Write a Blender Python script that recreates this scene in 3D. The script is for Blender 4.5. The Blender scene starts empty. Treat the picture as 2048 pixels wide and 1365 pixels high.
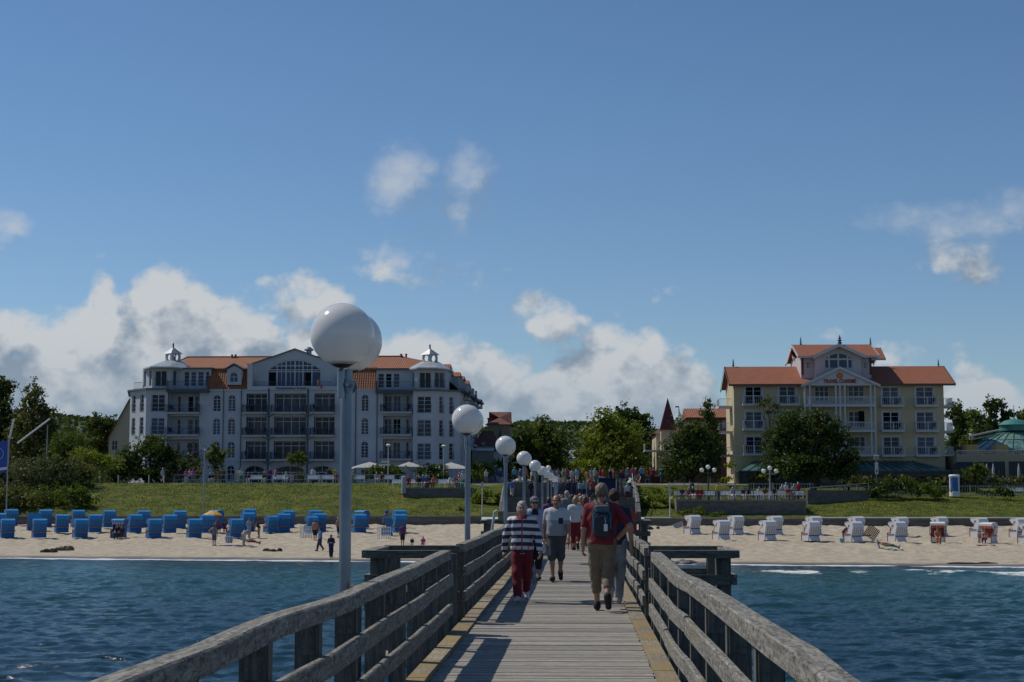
import bpy, math, random
import numpy as np
from math import sin, cos, tan, pi, radians as R, atan2, hypot, sqrt
from mathutils import Vector, Matrix
SC = bpy.context.scene
COL = SC.collection
random.seed(7)
RNG = np.random.default_rng(11)

# ---------------------------------------------------------------- camera
F = 3214.0; CX, CY = 1024.0, 682.5; EYE = 1.70
VPX, VPY = 1156.0, 991.0
PITCH = math.atan((VPY-CY)/F)
YAW = math.atan((VPX-CX)/F*cos(PITCH))
cd = bpy.data.cameras.new("camera"); cam = bpy.data.objects.new("camera", cd); COL.objects.link(cam)
cd.sensor_width = 36.0; cd.lens = 36.0*F/2048.0
cd.clip_start = 0.1; cd.clip_end = 20000
cam.location = (0, 0, EYE); cam.rotation_euler = (pi/2+PITCH, 0, YAW)
SC.camera = cam
FW = Vector((-sin(YAW)*cos(PITCH), cos(YAW)*cos(PITCH), sin(PITCH)))
RT = Vector((cos(YAW), sin(YAW), 0)); UP = RT.cross(FW)
def ray(px, py): return FW + RT*((px-CX)/F) - UP*((py-CY)/F)
def at(px, py, Y):
    d = ray(px, py); return Vector((0, 0, EYE)) + d*(Y/d.y)
def ax(px, Y, py=900): return at(px, py, Y).x
def az(py, Y, px=1156): return at(px, py, Y).z

# ---------------------------------------------------------------- light
SUN_EL = R(51); SUN_AZ = R(-66)      # azimuth measured from +Y towards +X
SDIR = Vector((sin(SUN_AZ)*cos(SUN_EL), cos(SUN_AZ)*cos(SUN_EL), sin(SUN_EL)))
ld = bpy.data.lights.new("sun", 'SUN'); ld.energy = 5.0; ld.angle = R(0.53); ld.color = (1.0, 0.925, 0.80)
sun = bpy.data.objects.new("sun", ld); COL.objects.link(sun)
sun.rotation_euler = (-SDIR).to_track_quat('-Z', 'Y').to_euler()
sun.location = (-40, 20, 60)
SC.view_settings.view_transform = 'Standard'; SC.view_settings.look = 'None'
SC.view_settings.exposure = -0.6; SC.view_settings.gamma = 1.0

# ---------------------------------------------------------------- node helper
class N:
    def __init__(s, nt): s.t = nt; s.n = nt.nodes; s.l = nt.links
    def new(s, typ, ins=None, **kw):
        n = s.n.new(typ)
        for k, v in kw.items(): setattr(n, k, v)
        if ins:
            for k, v in ins.items(): s.put(n, k, v)
        return n
    def put(s, n, k, v):
        if isinstance(v, bpy.types.NodeSocket): s.l.new(v, n.inputs[k])
        elif isinstance(v, bpy.types.Node): s.l.new(v.outputs[0], n.inputs[k])
        else: n.inputs[k].default_value = v
    def m(s, op, a, b=None, c=None, clamp=False):
        n = s.new('ShaderNodeMath', operation=op, use_clamp=clamp)
        for i, v in enumerate((a, b, c)):
            if v is not None: s.put(n, i, v)
        return n.outputs[0]
    def v(s, op, a, b=None, scale=None):
        n = s.new('ShaderNodeVectorMath', operation=op)
        s.put(n, 0, a)
        if b is not None: s.put(n, 1, b)
        if scale is not None: s.put(n, 'Scale', scale)
        return n.outputs['Value'] if op in ('LENGTH', 'DOT_PRODUCT', 'DISTANCE') else n.outputs[0]
    def noise(s, vec, scale, detail=4, rough=0.55, dist=0.0):
        n = s.new('ShaderNodeTexNoise', {'Scale': scale, 'Detail': detail, 'Roughness': rough, 'Distortion': dist})
        if vec is not None: s.put(n, 'Vector', vec)
        return n.outputs[0]
    def ramp(s, fac, a, b, smooth=True):
        n = s.new('ShaderNodeMapRange', {'Value': fac, 'From Min': a, 'From Max': b})
        if smooth: n.interpolation_type = 'SMOOTHSTEP'
        return n.outputs[0]
    def mix(s, f, a, b):
        n = s.new('ShaderNodeMix', data_type='RGBA')
        s.put(n, 0, f); s.put(n, 6, a); s.put(n, 7, b)
        return n.outputs[2]

# ---------------------------------------------------------------- world: Nishita sky and clouds by direction
world = bpy.data.worlds.new("World"); SC.world = world; world.use_nodes = True
w = N(world.node_tree); w.n.clear()
sky = w.new('ShaderNodeTexSky'); sky.sky_type = 'NISHITA'; sky.sun_disc = False
sky.sun_elevation = SUN_EL; sky.sun_rotation = SUN_AZ; sky.altitude = 0; sky.air_density = 1.0; sky.dust_density = 0.2; sky.ozone_density = 3.0
def dirp(px, py):
    d = ray(px, py).normalized(); return (atan2(d.x, d.y), math.asin(d.z))
# upper edge of the cumulus bank (photo px -> direction), then single loose clouds: centre px, py, radii, weight
TOP = [(-60,575),(40,590),(120,610),(175,560),(205,505),(245,570),(275,522),(330,500),(390,520),(450,566),(530,606),(600,640),(700,650),(780,655),(850,648),(920,668),(1000,684),(1040,700),(1150,668),(1210,622),(1300,638),(1350,680),(1410,722),(1470,790),(1740,860),(1790,765),(1830,735),(1880,745),(1925,702),(1975,700),(2040,745),(2110,750)]
CL = [(620,592,80,46,.66),(0,450,60,34,.55),(812,352,60,66,.70),(932,388,52,78,.66),(855,465,70,36,.50),(835,538,130,40,.55),(1092,640,78,44,.64),
      (1880,440,150,38,.58),(2030,415,70,44,.55),(1920,525,80,42,.50),(1690,655,80,24,.34),(1860,690,110,24,.34),(1310,580,70,28,.28),(1800,715,55,34,.60)]
A0, A1 = dirp(-60, 700)[0], dirp(2110, 700)[0]; EM = .30
def group(name, det):
    g = bpy.data.node_groups.new(name, 'ShaderNodeTree')
    g.interface.new_socket("Dir", in_out='INPUT', socket_type='NodeSocketVector')
    g.interface.new_socket("D", in_out='OUTPUT', socket_type='NodeSocketFloat')
    q = N(g); gi = q.new('NodeGroupInput'); go = q.new('NodeGroupOutput')
    sep = q.new('ShaderNodeSeparateXYZ', {0: gi.outputs[0]})
    azn = q.m('ARCTAN2', sep.outputs[0], sep.outputs[1]); eln = sep.outputs[2]
    P2 = q.new('ShaderNodeCombineXYZ', {0: azn, 1: eln, 2: 0.0}).outputs[0]
    fc = q.new('ShaderNodeFloatCurve', {'Value': q.m('DIVIDE', q.m('SUBTRACT', azn, A0), A1-A0, clamp=True)})
    cv = fc.mapping.curves[0]
    for i, (px, py) in enumerate(TOP):
        d = ray(px, py).normalized(); xx = (atan2(d.x, d.y)-A0)/(A1-A0); yy = d.z/EM
        if i == 0: cv.points[0].location = (0, yy)
        elif i == len(TOP)-1: cv.points[-1].location = (1, yy)
        else: cv.points.new(xx, yy)
    fc.mapping.update()
    top = q.m('MULTIPLY', fc.outputs[0], EM)
    acc = q.m('MULTIPLY', q.m('SUBTRACT', q.m('ADD', top, .017), eln), 21.0)
    acc = q.m('MINIMUM', q.m('MAXIMUM', acc, 0.0), .80)
    for (px, py, rx, ry, wt) in CL:
        a, e = dirp(px, py); e = sin(e); a2, _ = dirp(px+rx, py); _, e2 = dirp(px, py-ry)
        dd = q.v('MULTIPLY', q.v('SUBTRACT', P2, (a, e, 0)), (.6/abs(a2-a), .6/abs(sin(e2)-e), 0))
        acc = q.m('MAXIMUM', acc, q.m('SUBTRACT', wt*1.15, q.m('MULTIPLY', q.v('DOT_PRODUCT', dd, dd), wt)))
    st = q.v('MULTIPLY', gi.outputs[0], (1, 1, 1.3))
    nz = q.noise(st, 17, det, .66)
    vo = q.new('ShaderNodeTexVoronoi', {'Scale': 34.0, 'Detail': 2.0 if det > 5 else 1.0, 'Roughness': .55, 'Vector': q.v('ADD', st, q.v('SCALE', q.new('ShaderNodeTexNoise', {'Scale': 40.0, 'Detail': 1.0, 'Vector': st}).outputs[1], scale=.012))}).outputs['Distance']
    nz = q.m('ADD', q.m('MULTIPLY', nz, .84), q.m('MULTIPLY', q.m('SUBTRACT', .92, vo), .24))
    q.l.new(q.m('ADD', acc, q.m('MULTIPLY', q.m('SUBTRACT', nz, .5), 1.5)), go.inputs[0])
    return g
tc = w.new('ShaderNodeTexCoord').outputs['Generated']
g1 = w.new('ShaderNodeGroup'); g1.node_tree = group('cloud_density', 8); w.l.new(tc, g1.inputs[0])
g2 = w.new('ShaderNodeGroup'); g2.node_tree = group('cloud_shading', 4)
w.l.new(w.v('ADD', tc, tuple(Vector((-0.62, 0, 0.78))*0.026)), g2.inputs[0])
d1, d2 = g1.outputs[0], g2.outputs[0]
hi = w.ramp(w.new('ShaderNodeSeparateXYZ', {0: tc}).outputs[2], .13, .17)
alpha = w.m('MULTIPLY', w.ramp(w.m('ADD', d1, w.m('MULTIPLY', hi, .04)), .22, w.m('ADD', .58, w.m('MULTIPLY', hi, .46))), w.m('SUBTRACT', .97, w.m('MULTIPLY', hi, .30)))
puff = w.m('MULTIPLY', w.m('SUBTRACT', w.noise(tc, 26, 6, .62), .5), 2.7)
lit = w.m('ADD', w.m('ADD', w.m('MULTIPLY', w.m('SUBTRACT', d1, d2), 2.0), puff), .42, clamp=True)
thick = w.ramp(d1, .7, 1.2)
lit2 = w.m('SUBTRACT', lit, w.m('MULTIPLY', thick, .26), clamp=True)
CLOUD_W = (9.0, 9.4, 9.8, 1); CLOUD_G = (3.4, 4.5, 5.9, 1)
lowh = w.m('MULTIPLY', w.ramp(w.new('ShaderNodeSeparateXYZ', {0: tc}).outputs[2], .105, .03), .55)
ccol = w.mix(w.ramp(lit2, .0, .95, False), CLOUD_G, CLOUD_W)
sz = w.new('ShaderNodeSeparateXYZ', {0: tc}).outputs[2]
tint = w.mix(w.ramp(sz, .0, .33, False), (1.02, 1.17, 1.38, 1), (.86, 1.08, 1.25, 1))
skc = w.v('MULTIPLY', sky.outputs[0], tint)
sc_ = w.mix(alpha, skc, w.mix(lowh, ccol, (4.9, 6.2, 7.6, 1)))
bg = w.new('ShaderNodeBackground', {'Color': sc_, 'Strength': 0.094})
w.new('ShaderNodeOutputWorld', {'Surface': bg.outputs[0]})

# ---------------------------------------------------------------- materials
def mat(name, c, rough=.7, c2=None, scale=3.0, st=(1,1,1), detail=4, bump=0.0, bscale=None, spec=.5, metal=0.0, thr=(.35,.65), trans=0.0, coat=0.0, alpha=1.0, rnd=0.0, sub=0.0):
    m = bpy.data.materials.new(name); m.use_nodes = True
    k = N(m.node_tree); bs = k.n['Principled BSDF']
    c = tuple(c)+(1,)
    base = None
    if c2 is not None or bump:
        co = k.new('ShaderNodeTexCoord').outputs['Object']
        vec = k.v('MULTIPLY', co, st)
    if c2 is not None:
        f = k.ramp(k.noise(vec, scale, detail), *thr)
        base = k.mix(f, c, tuple(c2)+(1,))
    if rnd:
        at_ = k.new('ShaderNodeAttribute', attribute_name='rnd').outputs['Fac']
        hv = k.new('ShaderNodeHueSaturation', {'Color': base if base else c, 'Value': k.m('ADD', k.m('MULTIPLY', at_, 2*rnd), 1-rnd)})
        base = hv.outputs[0]
    if base is not None: k.put(bs, 'Base Color', base)
    else: bs.inputs['Base Color'].default_value = c
    bs.inputs['Roughness'].default_value = rough; bs.inputs['Metallic'].default_value = metal
    bs.inputs['Specular IOR Level'].default_value = spec; bs.inputs['Coat Weight'].default_value = coat
    bs.inputs['Transmission Weight'].default_value = trans; bs.inputs['Alpha'].default_value = alpha
    if bump:
        b = k.new('ShaderNodeBump', {'Strength': bump, 'Distance': .02, 'Height': k.noise(vec, bscale or scale*4, 6, .65)})
        k.put(bs, 'Normal', b.outputs[0])
    return m

def wood(name, ax_, c1, c2, c3=None, lichen=.0, gr=14, pit=0.0):
    """weathered timber, grain along axis ax_ (0,1,2)"""
    m = bpy.data.materials.new(name); m.use_nodes = True; k = N(m.node_tree); bs = k.n['Principled BSDF']
    co = k.new('ShaderNodeTexCoord').outputs['Object']
    s = [gr*1.0]*3; s[ax_] = gr*.09
    v = k.v('MULTIPLY', co, tuple(s))
    n1 = k.noise(v, 2.2, 8, .7, .6); n2 = k.noise(k.v('MULTIPLY', co, (1,1,1)), 1.1, 5)
    base = k.mix(k.ramp(n1, .32, .68), tuple(c1)+(1,), tuple(c2)+(1,))
    if pit:
        ps_ = [34.0]*3; ps_[ax_] = 13.0
        pn = k.noise(k.v('MULTIPLY', co, tuple(ps_)), 1.0, 4, .65, .8)
        base = k.mix(k.m('MULTIPLY', k.ramp(pn, .50, .60), pit), base, (c1[0]*.35, c1[1]*.33, c1[2]*.32, 1))
    at_ = k.new('ShaderNodeAttribute', attribute_name='rnd').outputs['Fac']
    base = k.new('ShaderNodeHueSaturation', {'Color': base, 'Value': k.m('ADD', k.m('MULTIPLY', at_, .5), .78)}).outputs[0]
    if lichen:
        f = k.m('MULTIPLY', k.ramp(k.m('ADD', k.m('MULTIPLY', n2, .6), k.m('MULTIPLY', k.noise(co, 28, 5), .4)), .62-lichen*.25, .66-lichen*.08), min(1, .45+lichen*.5))
        base = k.mix(f, base, tuple(c3)+(1,))
    k.put(bs, 'Base Color', base); bs.inputs['Roughness'].default_value = .85; bs.inputs['Specular IOR Level'].default_value = .25
    h = k.m('ADD', n1, k.m('MULTIPLY', k.noise(co, 40, 5), .5))
    k.put(bs, 'Normal', k.new('ShaderNodeBump', {'Strength': .55, 'Distance': .012, 'Height': h}).outputs[0])
    return m

# ---------------------------------------------------------------- mesh builder
class MB:
    def __init__(s, o=(0,0,0)): s.v = []; s.f = []; s.r = []; s.mi = []; s.o = Vector(o); s.cur = .5; s.m_ = 0; s.xf = None
    def add(s, vs, fs):
        b = len(s.v)
        if s.xf: vs = [s.xf(Vector(p)) for p in vs]
        s.v += [tuple(Vector(p)-s.o) for p in vs]
        s.f += [tuple(b+i for i in f) for f in fs]; s.r += [s.cur]*len(fs); s.mi += [s.m_]*len(fs); return s
    def box(s, x0, x1, y0, y1, z0, z1):
        vs = [(x0,y0,z0),(x1,y0,z0),(x1,y1,z0),(x0,y1,z0),(x0,y0,z1),(x1,y0,z1),(x1,y1,z1),(x0,y1,z1)]
        return s.add(vs, [(0,3,2,1),(4,5,6,7),(0,1,5,4),(1,2,6,5),(2,3,7,6),(3,0,4,7)])
    def cb(s, cx, cy, cz, sx, sy, sz, rz=0, rx=0, ry=0):
        M = Matrix.Translation((cx,cy,cz)) @ Matrix.Rotation(rz,4,'Z') @ Matrix.Rotation(ry,4,'Y') @ Matrix.Rotation(rx,4,'X')
        a, b, c = sx/2, sy/2, sz/2
        vs = [M @ Vector(p) for p in [(-a,-b,-c),(a,-b,-c),(a,b,-c),(-a,b,-c),(-a,-b,c),(a,-b,c),(a,b,c),(-a,b,c)]]
        return s.add(vs, [(0,3,2,1),(4,5,6,7),(0,1,5,4),(1,2,6,5),(2,3,7,6),(3,0,4,7)])
    def quad(s, *p): return s.add(p, [tuple(range(len(p)))])
    def prism(s, poly, y0, y1):      # poly in (x,z), extruded along y; counter-clockwise seen from -y
        n = len(poly)
        vs = [(x, y0, z) for x, z in poly]+[(x, y1, z) for x, z in poly]
        return s.add(vs, [tuple(range(n)), tuple(range(2*n-1, n-1, -1))]+[((i+1)%n, i, n+i, n+(i+1)%n) for i in range(n)])
    def prismx(s, poly, x0, x1):     # poly in (y,z), extruded along x
        n = len(poly)
        vs = [(x0, y, z) for y, z in poly]+[(x1, y, z) for y, z in poly]
        return s.add(vs, [tuple(range(n-1,-1,-1)), tuple(range(n, 2*n))]+[(i, (i+1)%n, n+(i+1)%n, n+i) for i in range(n)])
    def prismz(s, poly, z0, z1):     # poly in (x,y) ccw
        n = len(poly)
        vs = [(x, y, z0) for x, y in poly]+[(x, y, z1) for x, y in poly]
        return s.add(vs, [tuple(range(n-1,-1,-1)), tuple(range(n, 2*n))]+[(i, (i+1)%n, n+(i+1)%n, n+i) for i in range(n)])
    def tube(s, pts, r, n=8, cap=True):
        pts = [Vector(p) for p in pts]; rs = r if isinstance(r, (list, tuple)) else [r]*len(pts)
        vs = []; fs = []; prev = None
        for i, p in enumerate(pts):
            t = (pts[min(i+1, len(pts)-1)]-pts[max(i-1, 0)]).normalized()
            if prev is None: u = t.orthogonal().normalized()
            else: u = (prev-t*prev.dot(t)).normalized()
            prev = u; v = t.cross(u)
            for k in range(n):
                a = 2*pi*k/n; vs.append(p+(u*cos(a)+v*sin(a))*rs[i])
        for i in range(len(pts)-1):
            for k in range(n):
                a = i*n+k; b = i*n+(k+1)%n; fs.append((a, b, b+n, a+n))
        if cap: fs.append(tuple(range(n-1,-1,-1))); fs.append(tuple(range((len(pts)-1)*n, len(pts)*n)))
        return s.add(vs, fs)
    def lathe(s, prof, c=(0,0,0), n=24, cap=True):
        vs = []; fs = []
        for (r, z) in prof:
            for k in range(n):
                a = 2*pi*k/n; vs.append((c[0]+r*cos(a), c[1]+r*sin(a), c[2]+z))
        for i in range(len(prof)-1):
            for k in range(n):
                a = i*n+k; b = i*n+(k+1)%n; fs.append((a, b, b+n, a+n))
        if cap:
            if prof[0][0] > 1e-4: fs.append(tuple(range(n-1,-1,-1)))
            if prof[-1][0] > 1e-4: fs.append(tuple(range((len(prof)-1)*n, len(prof)*n)))
        return s.add(vs, fs)
    def sphere(s, c, r, n=24, m=14, sc=(1,1,1)):
        vs = [(c[0], c[1], c[2]-r*sc[2])]; fs = []
        for i in range(1, m):
            t = pi*i/m
            for k in range(n):
                a = 2*pi*k/n; vs.append((c[0]+r*sc[0]*sin(t)*cos(a), c[1]+r*sc[1]*sin(t)*sin(a), c[2]-r*sc[2]*cos(t)))
        vs.append((c[0], c[1], c[2]+r*sc[2])); L = len(vs)-1
        for k in range(n): fs.append((0, 1+(k+1)%n, 1+k)); fs.append((L, L-n+k, L-n+(k+1)%n))
        for i in range(m-2):
            for k in range(n):
                a = 1+i*n+k; b = 1+i*n+(k+1)%n; fs.append((a, b, b+n, a+n))
        return s.add(vs, fs)
    def build(s, name, m, parent=None, smooth=False, loc=None):
        me = bpy.data.meshes.new(name); me.from_pydata(s.v, [], s.f)
        for x in (m if isinstance(m, (list, tuple)) else [m]): me.materials.append(x)
        if any(s.mi): me.polygons.foreach_set('material_index', s.mi)
        if len(set(s.r)) > 1:
            a = me.attributes.new('rnd', 'FLOAT', 'FACE'); a.data.foreach_set('value', s.r)
        if smooth:
            me.polygons.foreach_set('use_smooth', [True]*len(me.polygons))
            if smooth != 'full': me.set_sharp_from_angle(angle=R(40))
        me.update()
        ob = bpy.data.objects.new(name, me); COL.objects.link(ob)
        if parent: ob.parent = parent
        ob.location = loc if loc is not None else (s.o if not parent else (0,0,0))
        return ob
def np_mesh(name, v, f, m, parent=None, smooth=True, rnd=None, loc=None):
    """v (n,3), f (m,k) numpy"""
    me = bpy.data.meshes.new(name); nv, nf, k = len(v), len(f), f.shape[1]
    me.vertices.add(nv); me.vertices.foreach_set('co', np.asarray(v, np.float32).ravel())
    me.loops.add(nf*k); me.loops.foreach_set('vertex_index', np.asarray(f, np.int32).ravel())
    me.polygons.add(nf); me.polygons.foreach_set('loop_start', np.arange(0, nf*k, k, dtype=np.int32))
    me.polygons.foreach_set('use_smooth', np.full(nf, bool(smooth)))
    for x in (m if isinstance(m, (list, tuple)) else [m]): me.materials.append(x)
    me.update(calc_edges=True)
    if rnd is not None:
        a = me.attributes.new('rnd', 'FLOAT', 'FACE'); a.data.foreach_set('value', np.asarray(rnd, np.float32))
    ob = bpy.data.objects.new(name, me); COL.objects.link(ob)
    if parent: ob.parent = parent
    if loc is not None: ob.location = loc
    return ob
def tag(o, label=None, cat=None, group=None, kind=None):
    if label: o['label'] = label
    if cat: o['category'] = cat
    if group: o['group'] = group
    if kind: o['kind'] = kind
    return o
def thing(name, loc, label, cat, group=None, rz=0):
    o = bpy.data.objects.new(name, None); COL.objects.link(o); o.location = loc; o.rotation_euler = (0,0,rz)
    o.empty_display_size = .2
    return tag(o, label, cat, group)
def copy_tree(o, parent=None):
    c = o.copy(); COL.objects.link(c); c.parent = parent
    for ch in o.children: copy_tree(ch, c)
    return c
def dup(o, loc, rz=0, label=None, group=None, scale=None):
    c = copy_tree(o); c.location = loc; c.rotation_euler = (0,0,rz)
    if label: c['label'] = label
    if group: c['group'] = group
    if scale: c.scale = (scale,)*3 if not isinstance(scale, tuple) else scale
    return c
ORD = ['first','second','third','fourth','fifth','sixth','seventh','eighth','ninth','tenth','eleventh','twelfth','thirteenth','fourteenth','fifteenth','sixteenth','seventeenth','eighteenth','nineteenth','twentieth']

# plain materials used in many places
M = {}
M['steel'] = mat('galvanised_steel', (.25,.29,.33), .34, (.13,.165,.205), 3, (1,1,.35), metal=.75, thr=(.3,.7), bump=.1)
M['steel_dull'] = mat('dull_grey_metal', (.30,.32,.34), .5, metal=.3)
M['black'] = mat('black_plastic', (.015,.015,.018), .5)
M['white'] = mat('white_paint', (.72,.73,.74), .55)
M['off_white'] = mat('off_white_paint', (.55,.55,.53), .6)
M['dark_grey'] = mat('dark_grey', (.05,.055,.06), .6)
mo = bpy.data.materials.new('opal_globe'); mo.use_nodes = True; k = N(mo.node_tree); k.n.remove(k.n['Principled BSDF'])
df = k.new('ShaderNodeBsdfDiffuse', {'Color': (.95,.95,.94,1)}); tr = k.new('ShaderNodeBsdfTranslucent', {'Color': (.95,.94,.91,1)})
mx = k.new('ShaderNodeMixShader', {0: .38, 1: df, 2: tr}); gg = k.new('ShaderNodeBsdfGlossy', {'Roughness': .12, 'Color': (1,1,1,1)})
fr = k.new('ShaderNodeFresnel', {'IOR': 1.45}); k.l.new(k.new('ShaderNodeMixShader', {0: fr, 1: mx, 2: gg}).outputs[0], k.n['Material Output'].inputs[0])
M['globe'] = mo
W1, W2 = (.135,.135,.13), (.33,.325,.31)
M['rail_y'] = wood('weathered_rail_timber', 1, (.16,.155,.14), (.40,.385,.345), (.20,.18,.10), .30, pit=.7)
M['rail_x'] = wood('weathered_cross_timber', 0, (.085,.09,.075), (.22,.22,.19), (.10,.12,.06), .4, pit=.5)
M['post'] = wood('weathered_post_timber', 2, (.075,.08,.075), (.20,.20,.185), (.12,.14,.09), .3)
M['deck'] = wood('weathered_deck_timber', 0, (.165,.155,.14), (.37,.35,.315), None, 0, gr=26, pit=.25)
M['edge'] = wood('lichen_edge_timber', 1, (.15,.14,.12), (.30,.275,.235), (.27,.19,.07), .85)
# ================================================================ terrain
WZ = -2.85
def shoreY(X): return 110.5-.17*np.clip(X, -60, 60)
def sst(a, b, x):
    t = np.clip((x-a)/(b-a), 0, 1); return t*t*(3-2*t)
def wallY(X): return np.where(X < 0, 160.0, 157.0)
def ground_z(X, Y):
    X = np.asarray(X, float); Y = np.asarray(Y, float)
    sy = shoreY(X)
    zb = np.interp((Y-sy)/(157.0-sy), [-3, -.6, 0, .12, .5, .85, 1.0, 1.3], [-9, -4.6, WZ-.02, -2.62, -2.12, -1.5, -1.22, -1.15])
    # bank behind the sea wall
    left = sst(-3, -14, X); top = 3.05*left+1.6*(1-left)
    t = np.clip((Y-160.5)/np.where(X < -3, 17.5, 15.0), 0, 1)
    bank = -.45+(top+.45)*np.power(t, .8)
    bank = np.where(Y > 178, top+(3.05-top)*sst(179, 186, Y), bank)
    z = np.where(Y < 160.3, zb, bank)
    return z
def gz(x, y): return float(ground_z(x, y))
def onground(px, py, y0=60., y1=185., g=None):
    d = ray(px, py)
    Y = np.arange(y0, y1, .05); t = Y/d.y; X = d.x*t; Z = EYE+d.z*t
    h = Z-ground_z(X, Y); i = int(np.argmax(h < 0)) if (h < 0).any() else len(Y)-1
    return Vector((X[i], Y[i], float(ground_z(X[i], Y[i]))))
def sheet(name, xs, ys, m, dz=None, kind='structure', zf=None):
    Xg, Yg = np.meshgrid(xs, ys); Z = (zf or ground_z)(Xg, Yg)
    if dz is not None: Z = Z+dz(Xg, Yg)
    v = np.stack([Xg, Yg, Z], -1).reshape(-1, 3); nx, ny = len(xs), len(ys)
    i = (np.arange(ny-1)[:, None]*nx+np.arange(nx-1)[None]).ravel()
    f = np.stack([i, i+1, i+nx+1, i+nx], 1)
    o = np_mesh(name, v, f, m); o['kind'] = kind; return o
def fbm(X, Y, seed, base, oct=4, pers=.5):
    r = np.random.default_rng(seed); out = np.zeros_like(X); a = 1.0
    for o in range(oct):
        for j in range(4):
            th = r.uniform(0, 2*pi); k = base*2**o*r.uniform(.7, 1.3); ph = r.uniform(0, 6.28)
            out += a*np.sin(k*(X*cos(th)+Y*sin(th))+ph+1.3*np.sin(k*.6*(Y*cos(th)-X*sin(th))+ph*2))/4
        a *= pers
    return out
# --- sand
ms = bpy.data.materials.new('beach_sand'); ms.use_nodes = True; k = N(ms.node_tree); bs = k.n['Principled BSDF']
geo = k.new('ShaderNodeNewGeometry').outputs['Position']; sp = k.new('ShaderNodeSeparateXYZ', {0: geo})
shore = k.m('SUBTRACT', 110.5, k.m('MULTIPLY', sp.outputs[0], .17)); dist = k.m('SUBTRACT', sp.outputs[1], shore)
dist = k.m('ADD', dist, k.m('MULTIPLY', k.m('SUBTRACT', k.noise(geo, .35, 3), .5), 2.6))
n = k.noise(geo, 1.6, 8, .7)
base = k.mix(k.ramp(n, .3, .7), (.30,.25,.18,1), (.48,.42,.325,1))
weed = k.m('MULTIPLY', k.ramp(k.noise(k.v('MULTIPLY', geo, (.5,1.6,1)), 1.7, 7, .72), .57, .64), k.m('MULTIPLY', k.ramp(dist, 1.2, 2.5), k.ramp(dist, 10, 4)))
base = k.mix(k.m('MULTIPLY', weed, .8), base, (.06,.05,.035,1))
base = k.mix(k.ramp(dist, 2.4, 1.2), base, (.17,.14,.105,1))
base = k.mix(k.ramp(dist, 1.2, .2), base, (.085,.085,.09,1))
k.put(bs, 'Base Color', base)
k.put(bs, 'Roughness', k.m('ADD', .35, k.m('MULTIPLY', k.ramp(dist, .4, 2.2), .55)))
k.put(bs, 'Normal', k.new('ShaderNodeBump', {'Strength': .8, 'Distance': .08, 'Height': k.noise(geo, 2.3, 7, .7)}).outputs[0])
def sdz(X, Y):
    d = Y-shoreY(X); a = sst(3, 14, d)
    return a*(.075*fbm(X, Y, 3, 2.4, 4, .8)+.08*fbm(X, Y, 4, .35, 3, .6))
sheet('beach', np.arange(-62, 62, .3), np.arange(96, 160.45, .3), ms, sdz)
sheet('seabed', np.array([-3000,-300,-62,-20,20,62,300,3000.]), np.array([-3000,-200,0,60,90,96.1]), ms)
sheet('beach', np.concatenate([np.arange(-700,-61,20.), [-61.9]]), np.arange(96, 160.5, 4), ms)
sheet('beach', np.concatenate([[61.5], np.arange(62, 700, 20.)]), np.arange(96, 160.5, 4), ms)
# --- grass bank
mg = bpy.data.materials.new('bank_turf'); mg.use_nodes = True; k = N(mg.node_tree); bs = k.n['Principled BSDF']
geo = k.new('ShaderNodeNewGeometry').outputs['Position']
base = k.mix(k.ramp(k.noise(geo, .9, 7, .7), .35, .65), (.042,.062,.009,1), (.105,.122,.018,1))
base = k.mix(k.ramp(k.noise(geo, .25, 5, .6), .52, .66), base, (.13,.135,.025,1))
k.put(bs, 'Base Color', base); bs.inputs['Roughness'].default_value = .9; bs.inputs['Specular IOR Level'].default_value = .15
k.put(bs, 'Normal', k.new('ShaderNodeBump', {'Strength': .8, 'Distance': .07, 'Height': k.noise(geo, 3.2, 8, .75)}).outputs[0])
sheet('grass_bank', np.arange(-62, 62, .4), np.concatenate([[160.31], np.arange(160.6, 179, .4)]), mg, lambda X, Y: .05*sst(160.4,162,Y)*fbm(X, Y, 8, 1.1, 4, .6))
sheet('grass_bank', np.concatenate([np.arange(-900,-61,30.), [-61.9]]), np.array([160.31,165,170,178.7]), mg)
sheet('grass_bank', np.concatenate([[61.5], np.arange(62, 900, 30.)]), np.array([160.31,165,170,178.7]), mg)
mp = mat('promenade_paving', (.14,.13,.115), .85, (.20,.185,.165), 1.2)
sheet('promenade', np.concatenate([[-900], np.arange(-80, 81, 4.), [900]]), np.array([178.6,180,182,184,186,190,200,212]), mp)
mland = mat('distant_ground', (.05,.065,.025), .95, (.09,.10,.045), .02)
sheet('ground', np.array([-4000,-600,-100,0,100,600,4000.]), np.array([211.9,260,400,900,2200.]), mland, zf=lambda X, Y: 3.04+0*X)
# --- sea
mw = bpy.data.materials.new('sea_water'); mw.use_nodes = True; k = N(mw.node_tree); bs = k.n['Principled BSDF']
geo = k.new('ShaderNodeNewGeometry').outputs['Position']; sp = k.new('ShaderNodeSeparateXYZ', {0: geo})
shore = k.m('SUBTRACT', 110.5, k.m('MULTIPLY', sp.outputs[0], .17)); dd = k.m('SUBTRACT', shore, sp.outputs[1])   # metres out from the waterline
pat = k.noise(k.v('MULTIPLY', geo, (.35,1,1)), .11, 4, .6)
deep = k.mix(k.ramp(k.m('ADD', dd, k.m('MULTIPLY', pat, 30)), 30, 78), (.013,.062,.057,1), (.007,.030,.043,1))
c = k.mix(k.ramp(k.m('ADD', dd, k.m('MULTIPLY', pat, 12)), 22, 4), deep, (.020,.045,.055,1))
c = k.mix(k.ramp(dd, 2.5, .5), c, (.055,.065,.07,1))
wig = k.m('MULTIPLY', k.m('SUBTRACT', k.noise(k.v('MULTIPLY', geo, (1,0,0)), .16, 4, .6), .5), 2.6)
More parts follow.
